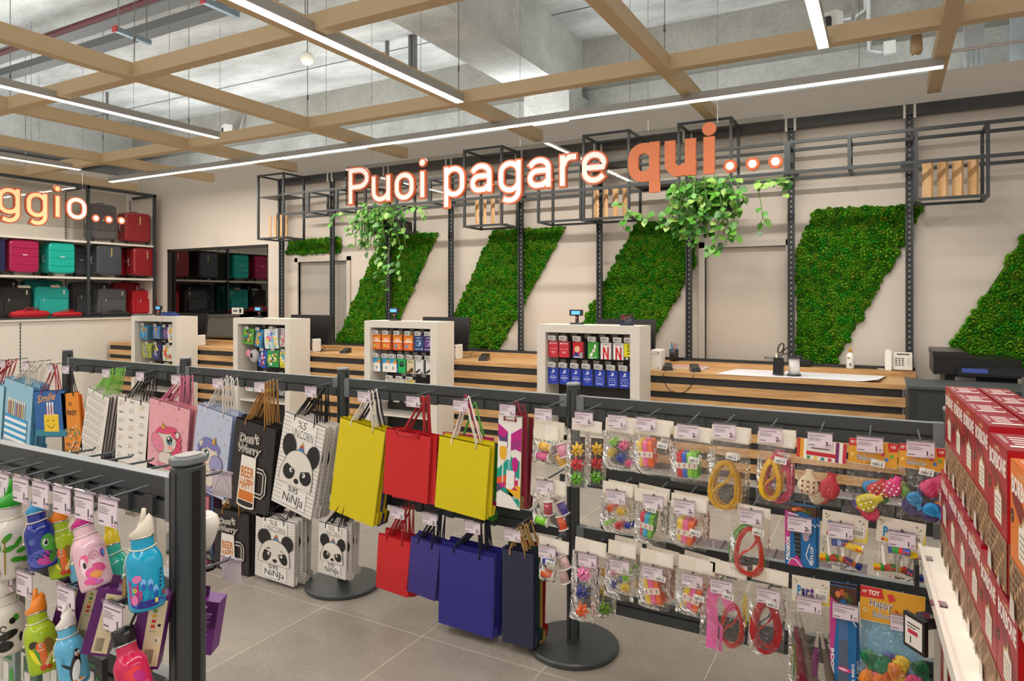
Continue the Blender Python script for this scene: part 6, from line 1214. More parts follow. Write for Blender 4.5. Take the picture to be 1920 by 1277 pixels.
pack((1493, 826, 1586, 863), (1495, 863, 1582, 946), (1537.6, 820.7), T1, 'bag of cream and red balloons under a striped header', ct(at_(c_balloon, .28, .18, .075, '#e6d8b8', 0, y=-.008, dots='#8e2c34:.4'), at_(c_balloon, .3, .12, .065, '#dccdae', 70, y=.0), at_(c_balloon, .68, .16, .078, '#c82a3c', 10, y=-.004), at_(c_balloon, .72, .08, .07, '#b8222f', -50, y=.004)), hd_stripe, 1, None, price='399')
pack((1590, 826, 1682, 872), (1588, 872, 1682, 972), (1631, 827.7), T1, 'bag of dotted balloons under an orange Happy Balloons header', ct(at_(c_balloon, .26, .22, .07, '#d8c830', 62, y=-.014, dots='#f0ead0:.4'), at_(c_balloon, .55, .42, .06, '#cc2c2c', 28, y=-.004, dots='#f0e8e0:.4'), at_(c_balloon, .7, .45, .06, '#e0602a', 30, y=.0, dots='#f0e8e0:.4'), at_(c_balloon, .85, .5, .06, '#e0468a', 24, y=-.006, dots='#f0e8e0:.4'), at_(c_balloon, .38, .5, .055, '#2a86c0', 55, y=.006), at_(c_balloon, .78, .3, .05, '#1f7a3c', -20, y=.004), at_(c_balloon, .7, .05, .06, '#d8305a', -70, y=-.004), at_(c_balloon, .5, .1, .05, '#4a3a8a', -60, y=.004)), hd_happy, 1, (.62, 1.08), price='199', sp='€ 1.50')
pack((1684, 836, 1772, 880), (1686, 880, 1768, 978), (1726, 840), T1, 'bag of purple, pink and blue balloons nearest the red boxes', ct(at_(c_balloon, .3, .1, .075, '#3c2c72', 20, y=.0), at_(c_balloon, .55, .18, .07, '#433080', 75, y=-.004), at_(c_balloon, .3, .55, .05, '#2492d0', 150, y=-.016), at_(c_balloon, .62, .35, .05, '#2492d0', 120, y=-.018), at_(c_balloon, .62, .52, .07, '#e0407e', 35, y=.002), at_(c_balloon, .2, .4, .04, '#6a9a2c', -10, y=.006), at_(c_balloon, .85, .25, .05, '#e08a2a', 60, y=.002), at_(c_balloon, .8, .6, .05, '#1f6a3c', 20, y=.01)), hd_happy, 1, (.62, 1.0), price='199', sp='€ 1.50')
# ---- second row
pack((1006, 905, 1060, 932), (1000, 925, 1060, 985), (1021.7, 896), T2, 'bag with a standing red reel and a green reel', sp_((.5, .55, '#b82a44', 84, -.004), (.34, .12, '#7ac832', 3, -.008), (.9, .6, '#4a3a8a', 60, .014), (.9, .14, '#e0562a', 70, .012)), n=1, stick=(.45, .98), sp='€ 1.30', price='199')
pack((1130, 908, 1186, 930), (1128, 928, 1188, 1000), (1155, 906), T2, 'bag of small orange, yellow, green and red bows', bw((.3, .62, .022, ORG_, 0, True), (.62, .58, .024, '#ecc93a', 0, True), (.22, .24, .023, LG, 0, True), (.58, .2, .024, '#d0303a', 0, True), (.86, .26, .02, BL, 0, True)), n=2, stick=None, price='199')
pack((1190, 922, 1250, 946), (1192, 944, 1252, 1022), (1225, 917.6), T2, 'bag with ribbon rolls of red, sky blue and green', at_(c_rolls, .38, .45, ['#c8202e', '#2aa8d8', GR_], .1, .02, 5), n=2, stick=(.55, .92), price='250')
pack((1258, 932, 1325, 958), (1258, 956, 1328, 1028), (1283, 928), T2, 'bag with ribbon rolls of yellow, pink and orange, middle row', at_(c_rolls, .42, .4, ['#e8c84a', PK, ORG_], .1, .022, 3), n=2, stick=(.72, .5), price='250')
pack((1382, 948, 1444, 968), (1372, 968, 1446, 1082), (1408, 945.5), T2, 'bag with a bright red loop over green raffia', ct(mkloop('#d8301c', .72, .8, 14, .5, .42), mkloop('#5aa82c', .9, .86, 8, .42, .42, y=.012, twist=False)), n=1, stick=(.72, .8), price='250', sp='€ 2.50')
def flatpack(txt, sub, kind):
    def f(m, w, h):
        m.box(-w/2, w/2, -.002, .006, -h, 0, '#1c6aa8:.3'); A = Art(m, lambda a, b, q: (-w/2+a, -.002-q, -h+b), .0004)
        A.poly([(0, h), (w, h), (w, h*.82), (w*.5, h*.9), (0, h*.78)], '#4a2c1c:.4').poly([(0, h*.9), (w*.3, h*.86), (w*.1, h*.3), (0, h*.35)], '#c03a8a:.4')
        for x, y, c in ((.6, .93, '#7a5a1c:.4'), (.75, .9, '#3a5a1c:.4'), (.45, .95, '#b8562c:.4'), (.3, .93, '#d87a4a:.4')): A.ell(w*x, h*y, w*.1, h*.03, c, n=8)
        A.line([(w*.1, h*.86), (w*.4, h*.84), (w*.75, h*.76), (w, h*.68)], w*.04, '#e8eef4:.4')
        if kind == 0:
            A.poly([(w*.24, h*.8), (w*.5, h*.8), (w*.52, h*.12), (w*.36, h*.12)], '#23262c:.4')
            for i in range(9): A.line([(w*(.26+.012*i), h*(.76-.07*i)), (w*.5, h*(.755-.07*i))], .0012, '#8a94a0:.4')
            A.ell(w*.68, h*.62, w*.17, h*.12, '#c9b6c4:.4').ell(w*.68, h*.5, w*.1, h*.07, '#b8a4b0:.4').poly([(w*.1, 0), (w*.6, 0), (w*.4, h*.18), (w*.2, h*.1)], '#c83a8a:.4')
            A.line([(w*.1, h*.02), (w*.2, h*.12), (w*.36, h*.1), (w*.55, 0)], .003, '#e8eef4:.4').line([(w*.85, h*.05), (w*.68, h*.2), (w*.8, h*.4)], .003, '#e8eef4:.4')
        else:
            for i in range(7): A.line([(w*(.36+.05*i), h*.55), (w*(.34+.055*i), 0)], .0028, '#6a6a66:.4').line([(w*(.37+.045*i), h*.84), (w*(.36+.05*i), h*.55)], .001, '#8a9aa8:.4')
            A.ell(w*.55, h*.3, w*.26, h*.02, '#d8407a:.4', -8).ell(w*.5, h*.3, w*.18, h*.008, '#ece4e8:.4', -8)
        A.text(txt, w*.17, h*.08, h*.38, w*.13, '#f2f2f2:.4', .05, rot=90).text(sub, w*.92, h*.06, h*.3, w*.1, '#f2f2f2:.4', .03, rot=90)
    return f
pack(None, (1472, 948, 1530, 1062), (1499, 955.5), T2, 'blue fountain candle pack showing a glass, beside the Party bag', flatpack('PYROGIOCHI', 'FESTA CUP', 0), flat=True, n=2, stick=None, price='290', dy=.02, roll=0, cat='firework pack', name='firework_pack')
def blowers(m, w, h):
    c_blower(m, -.3*w, -.7*h, -8, '#e8c41c', '#3a9a3a', '#d83a2a', -.004); c_blower(m, .02*w, -.68*h, 0, '#3a9a3a', '#e8c41c', '#d83a2a', .004); c_blower(m, .34*w, -.76*h, 16, '#2c3c9a', '#e07a2a', '#2c3c9a', -.002)
    c_blower(m, -.12*w, -.25*h, 172, '#2c3c9a', '#8ab0e0', '#2c3c9a', .004, .05); c_blower(m, .2*w, -.28*h, 190, '#e8c41c', '#e8c41c', '#e8c41c', 0, .045)
pack((1540, 962, 1626, 1010), (1543, 1010, 1620, 1064), (1576, 969), T2, 'bag of party blowers under a Party header, beside the blue pack', blowers, hd_party, 1, None, price='199')
pack((1642, 975, 1734, 1022), (1642, 1022, 1740, 1086), (1691, 983), T2, 'bag of party blowers under a Party header, touching the white shelf', ct(blowers, lambda m, w, h: c_blower(m, -.05*w, -.2*h, 180, '#3a66c8', '#d83a2a', '#3a9a3a', -.008)), hd_party, 1, None, price='199')
# ---- third row
pack((1010, 1012, 1066, 1035), (1013, 1033, 1062, 1092), (1026, 1004.7), T3, 'bag with a blue reel over an orange reel', sp_((.4, .66, '#2a4ab0', 2, -.004), (.36, .24, '#e0602a', 2, -.004), (.9, .7, '#d8b4b4', 60, .014), (.9, .25, '#c8a4a4', 70, .014)), n=1, stick=(.5, .68), sp='€ 1.30', price='199')
pack((1078, 1012, 1136, 1038), (1074, 1036, 1122, 1166), (1101.6, 1018), T3, 'tall bag with large pink, blue and orange bows', bw((.5, .7, .042, '#f08ac0', -.004, False), (.42, .42, .04, '#24349a', 0, False), (.46, .16, .04, ORG_, 0, False)), n=1, stick=None, price='299')
pack(None, (1118, 1040, 1160, 1160), (1116, 1018), T3, 'tall bag of olive and green bows behind the pink bow bag', bw((.5, .72, .034, '#c8a03a', 0, False), (.5, .42, .036, '#a8962c', 0, False), (.5, .16, .04, '#6a9a2a', 0, False)), n=1, stick=None, Y=2.76, price='299', hook=False)
pack((1140, 1018, 1192, 1044), (1136, 1042, 1192, 1124), (1162, 1029.5), T3, 'bag of small pink, lime, blue and yellow bows low on the rack', bw((.3, .62, .023, '#f08ab4', 0, True), (.72, .72, .024, LG, 0, True), (.7, .52, .02, LG, 0, True), (.3, .3, .024, '#24349a', 0, True), (.7, .3, .026, '#e8cc4a', 0, True)), n=2, stick=None, price='199')
pack((1200, 1035, 1262, 1060), (1200, 1058, 1258, 1142), (1224, 1040.6), T3, 'bag with ribbon rolls of yellow, pink and orange, slanted', at_(c_rolls, .45, .4, ['#e8c81c', PK, ORG_], .115, .022, -14), n=2, stick=(.74, .78), price='250')
pack((1272, 1048, 1340, 1074), (1270, 1072, 1340, 1156), (1298, 1056.8), T3, 'bag with ribbon rolls of yellow, pink and orange, lowest row', at_(c_rolls, .42, .38, ['#e8cc4a', PK, ORG_], .11, .023, 12), n=2, stick=(.66, .5), price='250')
def pinkband(m, w, h):
    c_band(m, [(-.2*w, -.2*h), (-.26*w, -.4*h), (-.2*w, -.6*h), (-.2*w, -.94*h)], .042, '#e66aac', -.012); c_band(m, [(-.2*w, -.2*h), (0, -.22*h), (.2*w, -.42*h)], .04, '#ea78b4', -.006); c_band(m, [(-.28*w, -.5*h), (.0*w, -.64*h), (.0, -.94*h)], .012, '#d858a0', -.017)
    c_loop(m, .22*w, -.6*h, .5*w, .55*h, '#c83a30', 10, 5); c_band(m, [(.46*w, -.2*h), (.48*w, -.6*h)], .014, '#d8c02a', .008)
pack((1330, 1055, 1400, 1080), (1318, 1078, 1402, 1228), (1352.5, 1069), T3, 'long bag with a flat pink ribbon and a red loop', pinkband, n=1, stick=(.62, .78), price='250', sp='€ 2.80')
def darkloop(m, w, h):
    c_band(m, [((.5+.36*math.sin(t)*(1-.15*math.cos(t))-.5)*w, (-.58+.34*math.cos(t))*h) for t in [2*PI*i/20 for i in range(21)]], .02, '#a8141f', -.014); c_loop(m, 0, -.58*h, .62*w, .6*h, '#b81c28', 10, 7); c_loop(m, .02*w, -.5*h, .7*w, .72*h, '#5a4a6a', 6, 9, y=.012)
pack((1410, 1070, 1478, 1096), (1408, 1092, 1476, 1232), (1441, 1082.5), T3, 'long bag with a dark red ribbon loop', darkloop, n=1, stick=(.66, .76), price='250', sp='€ 2.50')
def horns(m, w, h):
    for x0, x1, c, t0 in ((-.36, -.1, '#a01c34', .12), (-.26, .18, '#8a7a6c', .12), (.22, .05, '#a8389a', .3), (.3, .62, '#9a8c7c', .3)):
        m.tube([(x0*w, -.004, -t0*h), (x0*w+(x1-x0)*w*.18, -.004, -(t0+.16)*h)], [.004, .008], '#ece6de:.4', 12); m.tube([(x0*w+(x1-x0)*w*.18, -.004, -(t0+.16)*h), (x1*w, 0, -.98*h)], [.008, .022], c+':.3', 14)
    for i in range(8): m.tube([(-.42*w+.01*(i % 3), .01, -.5*h), (-.46*w+.012*i, .0, -.98*h)], .004, ['#c8b02a', '#3a9a4a', '#d8402a'][i % 3]+':.35', 6)
pack((1485, 1085, 1556, 1132), (1478, 1130, 1556, 1300), (1517.5, 1100), T3, 'long bag of party horns under a Party header', horns, hd_party, 1, None, price='199', roll=0)
pack(None, (1556, 1100, 1606, 1320), (1585, 1112.5), T3, 'tall blue pack of grey sparklers beside the large balloon bag', flatpack('PYROGIOCHI', 'STELLA MIDI', 1), flat=True, n=2, stick=None, price='199', dy=.02, roll=0, cat='firework pack', name='firework_pack')
def hd_big(A, w, h):
    A.rect(0, 0, w, h, '#e0a22c:.4').poly([(0, h), (w*.34, h), (w*.38, h*.7), (0, h*.66)], '#cc2a2c:.4').text('TOY', w*.13, h*.76, w*.18, h*.15, '#f4ece0:.4', .04).text('MY', w*.04, h*.8, w*.07, h*.08, '#f4ece0:.4', .03)
    A.outlined('Happy', w*.15, h*.36, w*.36, h*.3, '#14224c:.4', '#f6efe0:.4', .06).outlined('Balloons', w*.2, h*.12, w*.34, h*.2, '#14224c:.4', '#f6efe0:.4', .05).ell(w*.08, h*.3, w*.04, w*.04, '#e8c88a:.4').text('25', w*.055, h*.28, w*.05, h*.05, '#8a3a1c:.4')
    for a, b, c in (((.55, .45), (.78, .08), '#c8302c:.4'), ((.6, .2), (.7, .46), '#e8c02a:.4'), ((.72, .38), (.92, .12), '#6a9a2c:.4'), ((.8, .48), (.76, .26), '#2a5a9a:.4')): A.line([(w*a[0], h*a[1]), (w*b[0], h*b[1])], w*.03, c)
    A.ell(w*.93, h*.32, w*.07, h*.14, '#c8207a:.4').poly([(w*.42, h*.86), (w*.5, h*.9), (w*.56, h*.74), (w*.46, h*.64)], '#d83a3a:.4').rect(w*.94, h*.1, w*.06, h*.2, '#ece6de:.4')
def bigballoons(m, w, h):
    m.box(-w/2, w/2, .012, .0135, -h, 0, '#7ab0d0:.4'); rr = random.Random(11)
    L = [(.12, .6, '#1f7a4a', 170), (.3, .55, '#14683a', 150), (.42, .6, '#4a4a9a', 160), (.55, .5, '#ec8a2a', 178), (.63, .55, '#ecc82a', 182), (.72, .6, '#e8c83a', 200), (.9, .6, '#0f5a34', 150), (.75, .35, '#e0407e', 120), (.2, .3, '#e05a9a', 160), (.3, .12, '#ec7a2a', 20), (.1, .1, '#ec8a2a', 10), (.62, .18, '#ecc02a', 5), (.85, .15, '#34348a', 60), (.8, .05, '#e8488a', 40), (.45, .05, '#ec8a2a', 0), (.28, .32, '#1a8a5a', 30), (.65, .3, '#e0a02a', -20)]
    for i, (u, v, c, r_) in enumerate(L): c_balloon(m, (u-.5)*w, -(1-v)*h, .055, c, r_, y=-.006+.004*(i % 3))
pack((1612, 1108, 1734, 1172), (1614, 1172, 1732, 1310), (1695, 1136), T3, 'large Happy Balloons bag at the bottom beside the white shelf', bigballoons, hd_big, 1, None, price='250', roll=1)
# price labels hanging on the far side of the two lower rails
for i, (px, py, z) in enumerate(((1315, 1045, T3), (1360, 1050, T3), (1457, 1068, T3), (1535, 1082, T3), (1600, 1095, T3), (1150, 935, T2), (1452, 935, T2), (1600, 985, T2), (1700, 1005, T2), (1220, 935, T2))):
    X = onY(px, py, 3.1).x; rack_hook(X, RY, z, .2, 'blank label hook on the far side of the %s rail' % ('middle' if z == T2 else 'lowest'), 'far side hooks of the gift bag rack, %s rail' % ('middle' if z == T2 else 'lowest'), True, .1, .05, 1)
# ================================================================ near rack with drinking bottles
NY = 1.10; PXN = -1.53
t = thing('display_rack', 'near display rack of dark posts and rails full of hanging drinking bottles', 'display rack', (-2.3, NY, 0))
m = MB(); m.rbox((PXN, NY, .604), (.062, .085, 1.208), .03, DKR, 8, axis='Z')
for q in (-.011, .011): m.box(PXN+q-.0015, PXN+q+.0015, NY-.0432, NY-.0424, .02, 1.19, '#0e0f0f:.5')
for s_ in (-1, 1): m.box(PXN+s_*.0312-.0004, PXN+s_*.0312+.0004, NY-.012, NY+.012, .02, 1.19, '#0e0f0f:.5')
p = m.build('post', t); MB().rbox((PXN, NY, 1.216), (.068, .092, .02), .033, '#6f7476:.35', 8, axis='Z').rbox((PXN, NY, 1.2275), (.046, .066, .003), .022, '#9c9896:.4', 8, axis='Z').build('post_cap', p)
MB().lathe((PXN, NY, 0), [(.205, 0), (.21, .006), (.21, .02), (.203, .027), (.05, .029)], DKR, 48, smooth=False).build('base_plate', t)
for z in (1.165, .915, .66, .40):
    m = MB(); m.box(-3.4, PXN-.032, NY-.018, NY+.018, z-.05, z, DKR).box(-3.4, PXN-.032, NY-.0175, NY+.0175, z, z+.0015, '#8b9092:.35').box(-3.4, PXN-.032, NY-.013, NY+.013, z-.06, z-.0505, '#0f1010:.5').box(-3.4, PXN-.032, NY-.02, NY+.02, z-.105, z-.0605, DKR)  # paler top strip puts the edge highlight into the colour
    r_ = m.build('rail', t); MB().box(PXN-.06, PXN-.03, NY-.0225, NY+.0225, z-.108, z+.002, '#6a6f70:.4').build('rail_bracket', r_)
rackp = MB(); 
def near_hook(X, z, label, tagged=True, d=-1, L=.125, price='1290', drop=0):
    t = rack_hook(X, NY+d*.004, z, L, label, 'hooks of the bottle rack', tagged, .078, .066, d, price, drop)
    if label.startswith('bare'): t['group'] = 'bare far side hooks of the bottle rack'
    return t
def bottle_body(prof_r, L, key, art, capkey, cap, cord=True, ang=0., wood_tag=True, seed=1):
    """bottle hanging down from the origin: z = 0 at cap top, -L at the base"""
    r = prof_r; z0 = -L; H = L*.74; m = MB()
    prof = [(r*.9, 0), (r*.97, .004), (r, .012), (r, H*.62), (r*.98, H*.68), (r*.86, H*.76), (r*.68, H*.82), (r*.62, H*.85), (r*.64, H*.87), (r*.61, H*.89), (r*.64, H*.91), (r*.61, H*.93), (r*.64, H*.955), (r*.62, H)]
    m.lathe((0, 0, z0), prof, key+':.14', 40)
    def f(x, y, h):
        a = -PI/2+ang+x/r; yy = min(max(y, 0), H); rr_ = r
        for (r0, q0), (r1, q1) in zip(prof, prof[1:]):
            if q0 <= yy <= q1: rr_ = r0+(r1-r0)*(yy-q0)/max(q1-q0, 1e-6); break
        return ((rr_+h)*math.cos(a), (rr_+h)*math.sin(a), z0+y)
    A = Art(m, f, .0007, .00012)
    if art: art(A, r, H)
    c = MB(); cz = z0+H; rn = r*.66
    c.lathe((0, 0, cz-.003), [(rn*1.01, 0), (rn*1.01, .004)], '#c9c9c6:.2:.9', 28)
    if cap == 'spout':
        n = 28; vs = []
        for lv, (q, hh) in enumerate(((1.0, 0), (1.06, .004), (1.03, .026), (.72, .034))):
            for j_ in range(n):
                a = 2*PI*j_/n; tilt = (1+math.cos(a-ang*.5-.4))*.5; vs.append((rn*q*math.cos(a), rn*q*math.sin(a), cz+hh*(.3+1.15*tilt)))
        c.add(vs, [[i*n+j_, i*n+(j_+1) % n, (i+1)*n+(j_+1) % n, (i+1)*n+j_] for i in range(3) for j_ in range(n)]+[list(range(3*n, 4*n))], capkey+':.3', True)
        c.tube([(rn*.1, -rn*.1, cz+.024), (rn*.45, -rn*.1, cz+.036), (rn*.78, -.002, L*.0+.006)], [.008, .0065, .005], capkey+':.3', 10)
    else:
        c.lathe((0, 0, cz), [(rn*1.0, 0), (rn*1.05, .003), (rn*1.05, .03), (rn*.95, .036), (rn*.4, .038)], capkey+':.2', 28)
    k = None
    if cord:
        k = MB(); zc = z0+H*.84; R1 = r*.66
        k.tube([((R1+.002)*math.cos(a), (R1+.002)*math.sin(a), zc+.002*math.sin(a*2)) for a in [2*PI*i/20 for i in range(21)]], .0016, '#e6dcc4:.7', 6, False)
        a0 = -PI/2-.7; P0 = Vector((R1*math.cos(a0), R1*math.sin(a0), zc)); P1 = Vector(((r+.003)*math.cos(a0), (r+.003)*math.sin(a0), z0+H*.62)); P2 = Vector(((r+.004)*math.cos(a0-.1), (r+.004)*math.sin(a0-.1), z0+H*.5))
        k.tube([P0, P0.lerp(P1, .5)+Vector((0, -.002, .002)), P1, P2], .0016, '#e6dcc4:.7', 6)
        k.ball(P2, .004, '#e6dcc4:.7', 8, 6)
    return m, c, k, (P2 if cord else None)
def bottle(top, bot, Y, key, capkey, art, label, r=None, cap='spout', cord=True, ang=.0, wood_tag=False):
    a, b = onY(*top, Y), onY(*bot, Y); L = (b-a).length; roll = math.atan2(-(b-a).x, -(b-a).z); r = r or L*.175
    t = thing('drinking_bottle', label, 'bottle', a, 'drinking bottles on the near rack', local=True, rot=(0, roll, 0))
    view = math.atan2(a.x, a.y)      # direction of the bottle as seen along the aisle, to turn the print that way
    m, c, k, P = bottle_body(r, L, key, art, capkey, cap, cord, -view, seed=1)
    m.build('bottle_body', t); c.build('cap', t)
    if k: k.build('cord', t)
    if wood_tag and P: MB().add([P+Vector(q) for q in ((0, 0, 0), (-.008, -.003, -.02), (-.012, -.003, -.055), (.004, -.003, -.042), (.006, -.001, -.012), (0, .002, 0), (-.008, .001, -.02), (-.012, .001, -.055), (.004, .001, -.042), (.006, .002, -.012))], [(0, 1, 2, 3, 4), (5, 6, 7, 8, 9), (0, 1, 6, 5), (1, 2, 7, 6), (2, 3, 8, 7), (3, 4, 9, 8)], '#8a6c3e:.6').build('wooden_tag', t)
    return t
def p_logo(A, x, y, s, key): A.arc(x, y, s, s, 0, 360, s*.12, key, 20).arc(x-s*.15, y, s*.4, s*.5, 60, 300, s*.16, key, 8).poly([(x-s*.1, y-s*.1), (x+s*.45, y+s*.2), (x+s*.25, y-s*.4)], key)
def p_leaves(A, r, H):
    for x, y, ro in ((-1.3, .55, 60), (-.8, .62, 40), (.0, .6, 50), (.5, .52, 60), (.9, .55, 70), (-.9, .4, 150), (.1, .45, 20), (.7, .4, 10), (.45, .28, 170), (.9, .25, 160), (-.4, .5, 110)): A.ell(r*x, H*y, r*.3, r*.14, '#3f9a2a:.2', ro)
    A.line([(-r*.1, H*.6), (-r*.05, H*.1)], r*.06, '#9a7a1c:.3').line([(-r*1.2, H*.42), (r*.9, H*.36)], r*.03, '#9a7a1c:.3').ell(-r*.6, H*.28, r*.2, H*.2, '#3a2a1c:.3', 20).ell(-r*.35, H*.12, r*.1, H*.07, '#2a201a:.3').ell(-r*.7, H*.1, r*.25, H*.08, '#e8e0d2:.3')
def p_turtle(A, r, H):
    p_logo(A, -r*.55, H*.5, r*.2, '#8fb0e0:.3')
    A.ell(r*.0, H*.18, r*1.1, H*.16, '#4a54a8:.2').ell(r*.45, H*.22, r*.5, H*.1, '#a83a9a:.3', 30).ell(r*.1, H*.12, r*.5, H*.07, '#b83a8a:.3', -20)
    A.ell(r*.75, H*.24, r*.3, H*.18, '#3a7a2c:.2', -20).ell(r*.5, H*.43, r*.5, H*.15, '#4c9a38:.2').ell(r*.3, H*.44, r*.17, H*.065, '#dfe6da:.2').ell(r*.32, H*.44, r*.11, H*.05, '#141a14:.2').ell(r*.27, H*.47, r*.04, H*.02, '#f4f4f4:.2', n=8)
    for i in range(6): A.ell(-r*.4+r*.18*i, H*(.2+.05*(i % 2)), r*.07, H*.035, '#1c2470:.3', 40, n=8)
def p_dino(A, r, H):
    A.poly([(-r*.9, H*.02), (r*1.1, H*.02), (r*1.1, H*.16), (-r*.9, H*.13)], '#4a9a2c:.25')
    A.ell(-r*.5, H*.5, r*.3, H*.06, '#3a2c1c:.3', 20).ell(r*.5, H*.42, r*.35, H*.14, '#8a6a2c:.3', 15).ell(-r*.5, H*.3, r*.16, H*.16, '#e8d820:.25', 25).ell(-r*.25, H*.3, r*.1, H*.16, '#3f8a2a:.25', 15)
    A.ell(r*.05, H*.28, r*.22, H*.17, '#e06a24:.25').ell(-r*.05, H*.43, r*.3, H*.09, '#e06a24:.25', 10).ell(r*.3, H*.2, r*.12, H*.14, '#e8c88a:.25', -30).ell(-r*.05, H*.1, r*.2, H*.05, '#c8401c:.25').ell(r*.3, H*.09, r*.16, H*.04, '#c8401c:.25')
    A.ell(-r*.05, H*.47, r*.08, H*.035, '#f0e8dc:.25', n=10).ell(-r*.04, H*.47, r*.04, H*.02, '#1a1410:.25', n=8)
    for i in range(5): A.poly([(-r*.26+r*.08*i, H*.4), (-r*.2+r*.08*i, H*.4), (-r*.23+r*.08*i, H*.375)], '#f4ecd8:.25')
def p_penguin(A, r, H):
    for x, y, s in ((-.7, .6, .3), (-.2, .52, .35), (.5, .6, .3), (-.6, .3, .35)): A.ell(r*x, H*y, r*s, r*s, '#5aa8cc:.2')
    p_logo(A, -r*.5, H*.48, r*.17, '#2a7aa8:.3'); A.ell(r*.2, H*.06, r*.7, H*.03, '#3f78b8:.2').ell(r*.25, H*.08, r*.5, H*.025, '#e6eef2:.2')
    A.ell(r*.18, H*.3, r*.34, H*.23, '#1c1c20:.2', -14).ell(r*.4, H*.52, r*.22, H*.085, '#1c1c20:.2').ell(-r*.25, H*.34, r*.1, H*.13, '#1c1c20:.2', 50).ell(r*.2, H*.25, r*.24, H*.18, '#dfe4e6:.2', -14)
    A.ell(r*.32, H*.53, r*.08, H*.035, '#f0f2f2:.2', n=10).ell(r*.5, H*.54, r*.08, H*.035, '#f0f2f2:.2', n=10).ell(r*.34, H*.53, r*.03, H*.018, '#141414:.2', n=8).ell(r*.49, H*.535, r*.03, H*.018, '#141414:.2', n=8).poly([(r*.35, H*.5), (r*.5, H*.505), (r*.4, H*.46)], '#e8702a:.2').ell(r*.0, H*.09, r*.14, H*.02, '#e8842a:.2').ell(r*.4, H*.1, r*.14, H*.02, '#e8842a:.2')
def p_pink(A, r, H):
    p_logo(A, r*.2, H*.5, r*.27, '#a82c50:.3')
    A.ell(-r*.45, H*.45, r*.28, H*.1, '#e0628e:.25', -30).ell(-r*.5, H*.36, r*.2, H*.14, '#f0d4da:.25').ell(-r*.42, H*.38, r*.1, H*.05, '#1c1a20:.25').ell(-r*.2, H*.25, r*.3, H*.07, '#e0569a:.25', 40).ell(r*.35, H*.3, r*.25, H*.1, '#d84a86:.25', 60).ell(r*.1, H*.2, r*.35, H*.06, '#e8964a:.25', -10).ell(-r*.3, H*.13, r*.4, H*.05, '#e0569a:.25').ell(r*.05, H*.08, r*.35, H*.035, '#d84a86:.25').ell(r*.1, H*.085, r*.2, H*.014, '#9a7ad8:.25').ell(r*.75, H*.5, r*.16, H*.07, '#8a2c8a:.25').ell(r*.78, H*.5, r*.09, H*.05, '#3a8ad0:.25')
def p_fish(A, r, H):
    A.ell(-r*.6, H*.12, r*.4, H*.16, '#1c5aa0:.2').ell(-r*.2, H*.36, r*.42, H*.1, '#8a1c5a:.25', 20).ell(-r*.2, H*.36, r*.25, H*.05, '#c83a7a:.25', 20).ell(-r*.1, H*.25, r*.35, H*.05, '#34247a:.25', 10).ell(r*.1, H*.12, r*.3, H*.07, '#a01c4a:.25', -10).ell(-r*.3, H*.08, r*.35, H*.06, '#24347a:.25')
    for i in range(5): A.line([(r*(-.1+.12*i), H*.1), (r*(-.15+.14*i), H*.26)], r*.03, '#1c2a5a:.25')
def p_monster(A, r, H):
    A.rect(-r*1.3, H*.0, r*2.6, H*.07, '#2a54b8:.2').ell(r*.1, H*.1, r*1.0, H*.05, '#3a2c9a:.2')
    A.poly([(-r*.95, H*.12), (-r*.4, H*.12), (-r*.35, H*.42), (-r*.5, H*.36), (-r*.75, H*.36), (-r*1.0, H*.46)], '#b82c7a:.2').ell(-r*.45, H*.46, r*.28, H*.05, '#d878b0:.2', 20).ell(-r*.65, H*.18, r*.2, H*.07, '#e07ab4:.2').ell(-r*.6, H*.31, r*.13, H*.03, '#e8e050:.2').ell(-r*.6, H*.31, r*.04, H*.02, '#2a1a10:.2', n=8).poly([(-r*.3, H*.15), (-r*.2, H*.2), (-r*.22, H*.3), (-r*.35, H*.3)], '#c83a86:.2')
    for x, y in ((-.1, .4), (.25, .38), (.5, .28)): A.ell(r*x, H*y, r*.14, H*.055, '#7ab8ec:.2').ell(r*x, H*(y-.06), r*.1, H*.05, '#2a62c0:.2')
    for i in range(9): A.line([(r*(-.5+.13*i), H*.06), (r*(-.45+.13*i), H*(.14+.05*(i % 3)))], r*.035, '#1c2a7a:.25')
    for i in range(5): A.ell(r*(.78+.03*i), H*(.3+.055*i), r*.1, H*.014, '#143a5a:.25', 30*(-1)**i)
    A.rect(r*.4, H*.1, r*.16, H*.06, '#d8cc6a:.25').ell(r*.95, H*.2, r*.1, H*.05, '#8a2c3a:.25')
def p_panda(A, r, H):
    bk = '#241f1c:.2'
    A.ell(r*.55, H*.6, r*.16, H*.06, '#3f9a2a:.2').ell(r*.35, H*.56, r*.16, H*.055, bk).arc(-r*.1, H*.46, r*.14, H*.05, 0, 300, r*.06, bk).ell(r*.1, H*.34, r*.5, H*.07, bk, 15).ell(-r*.1, H*.17, r*.42, H*.09, bk).ell(r*.75, H*.25, r*.14, H*.08, bk)
def p_rainbow(A, r, H):
    for x, y, a, b_, c, ro in ((-.5, .4, .5, .1, '#c81c50:.2', 40), (.0, .5, .6, .1, '#e0343a:.2', 30), (.1, .3, .7, .07, '#e8642a:.2', -30), (.4, .45, .4, .08, '#b8247a:.2', -50), (-.8, .3, .3, .2, '#5a3a9a:.2', 10), (.0, .15, .8, .08, '#d82c5a:.2', 10), (.7, .25, .3, .1, '#c8407a:.2', 0)): A.ell(r*x, H*y, r*a, H*b_, c, ro)
    A.rect(-r*.5, H*.02, r*1.0, H*.16, '#e8e4e0:.25').rect(-r*.5, H*.14, r*.8, H*.06, '#1c1a1a:.25').text('LE BORRACCE', -r*.42, H*.15, r*.66, H*.035, '#f0ece8:.3', .02)
HKX = [-1.647-.1*k for k in range(9)]
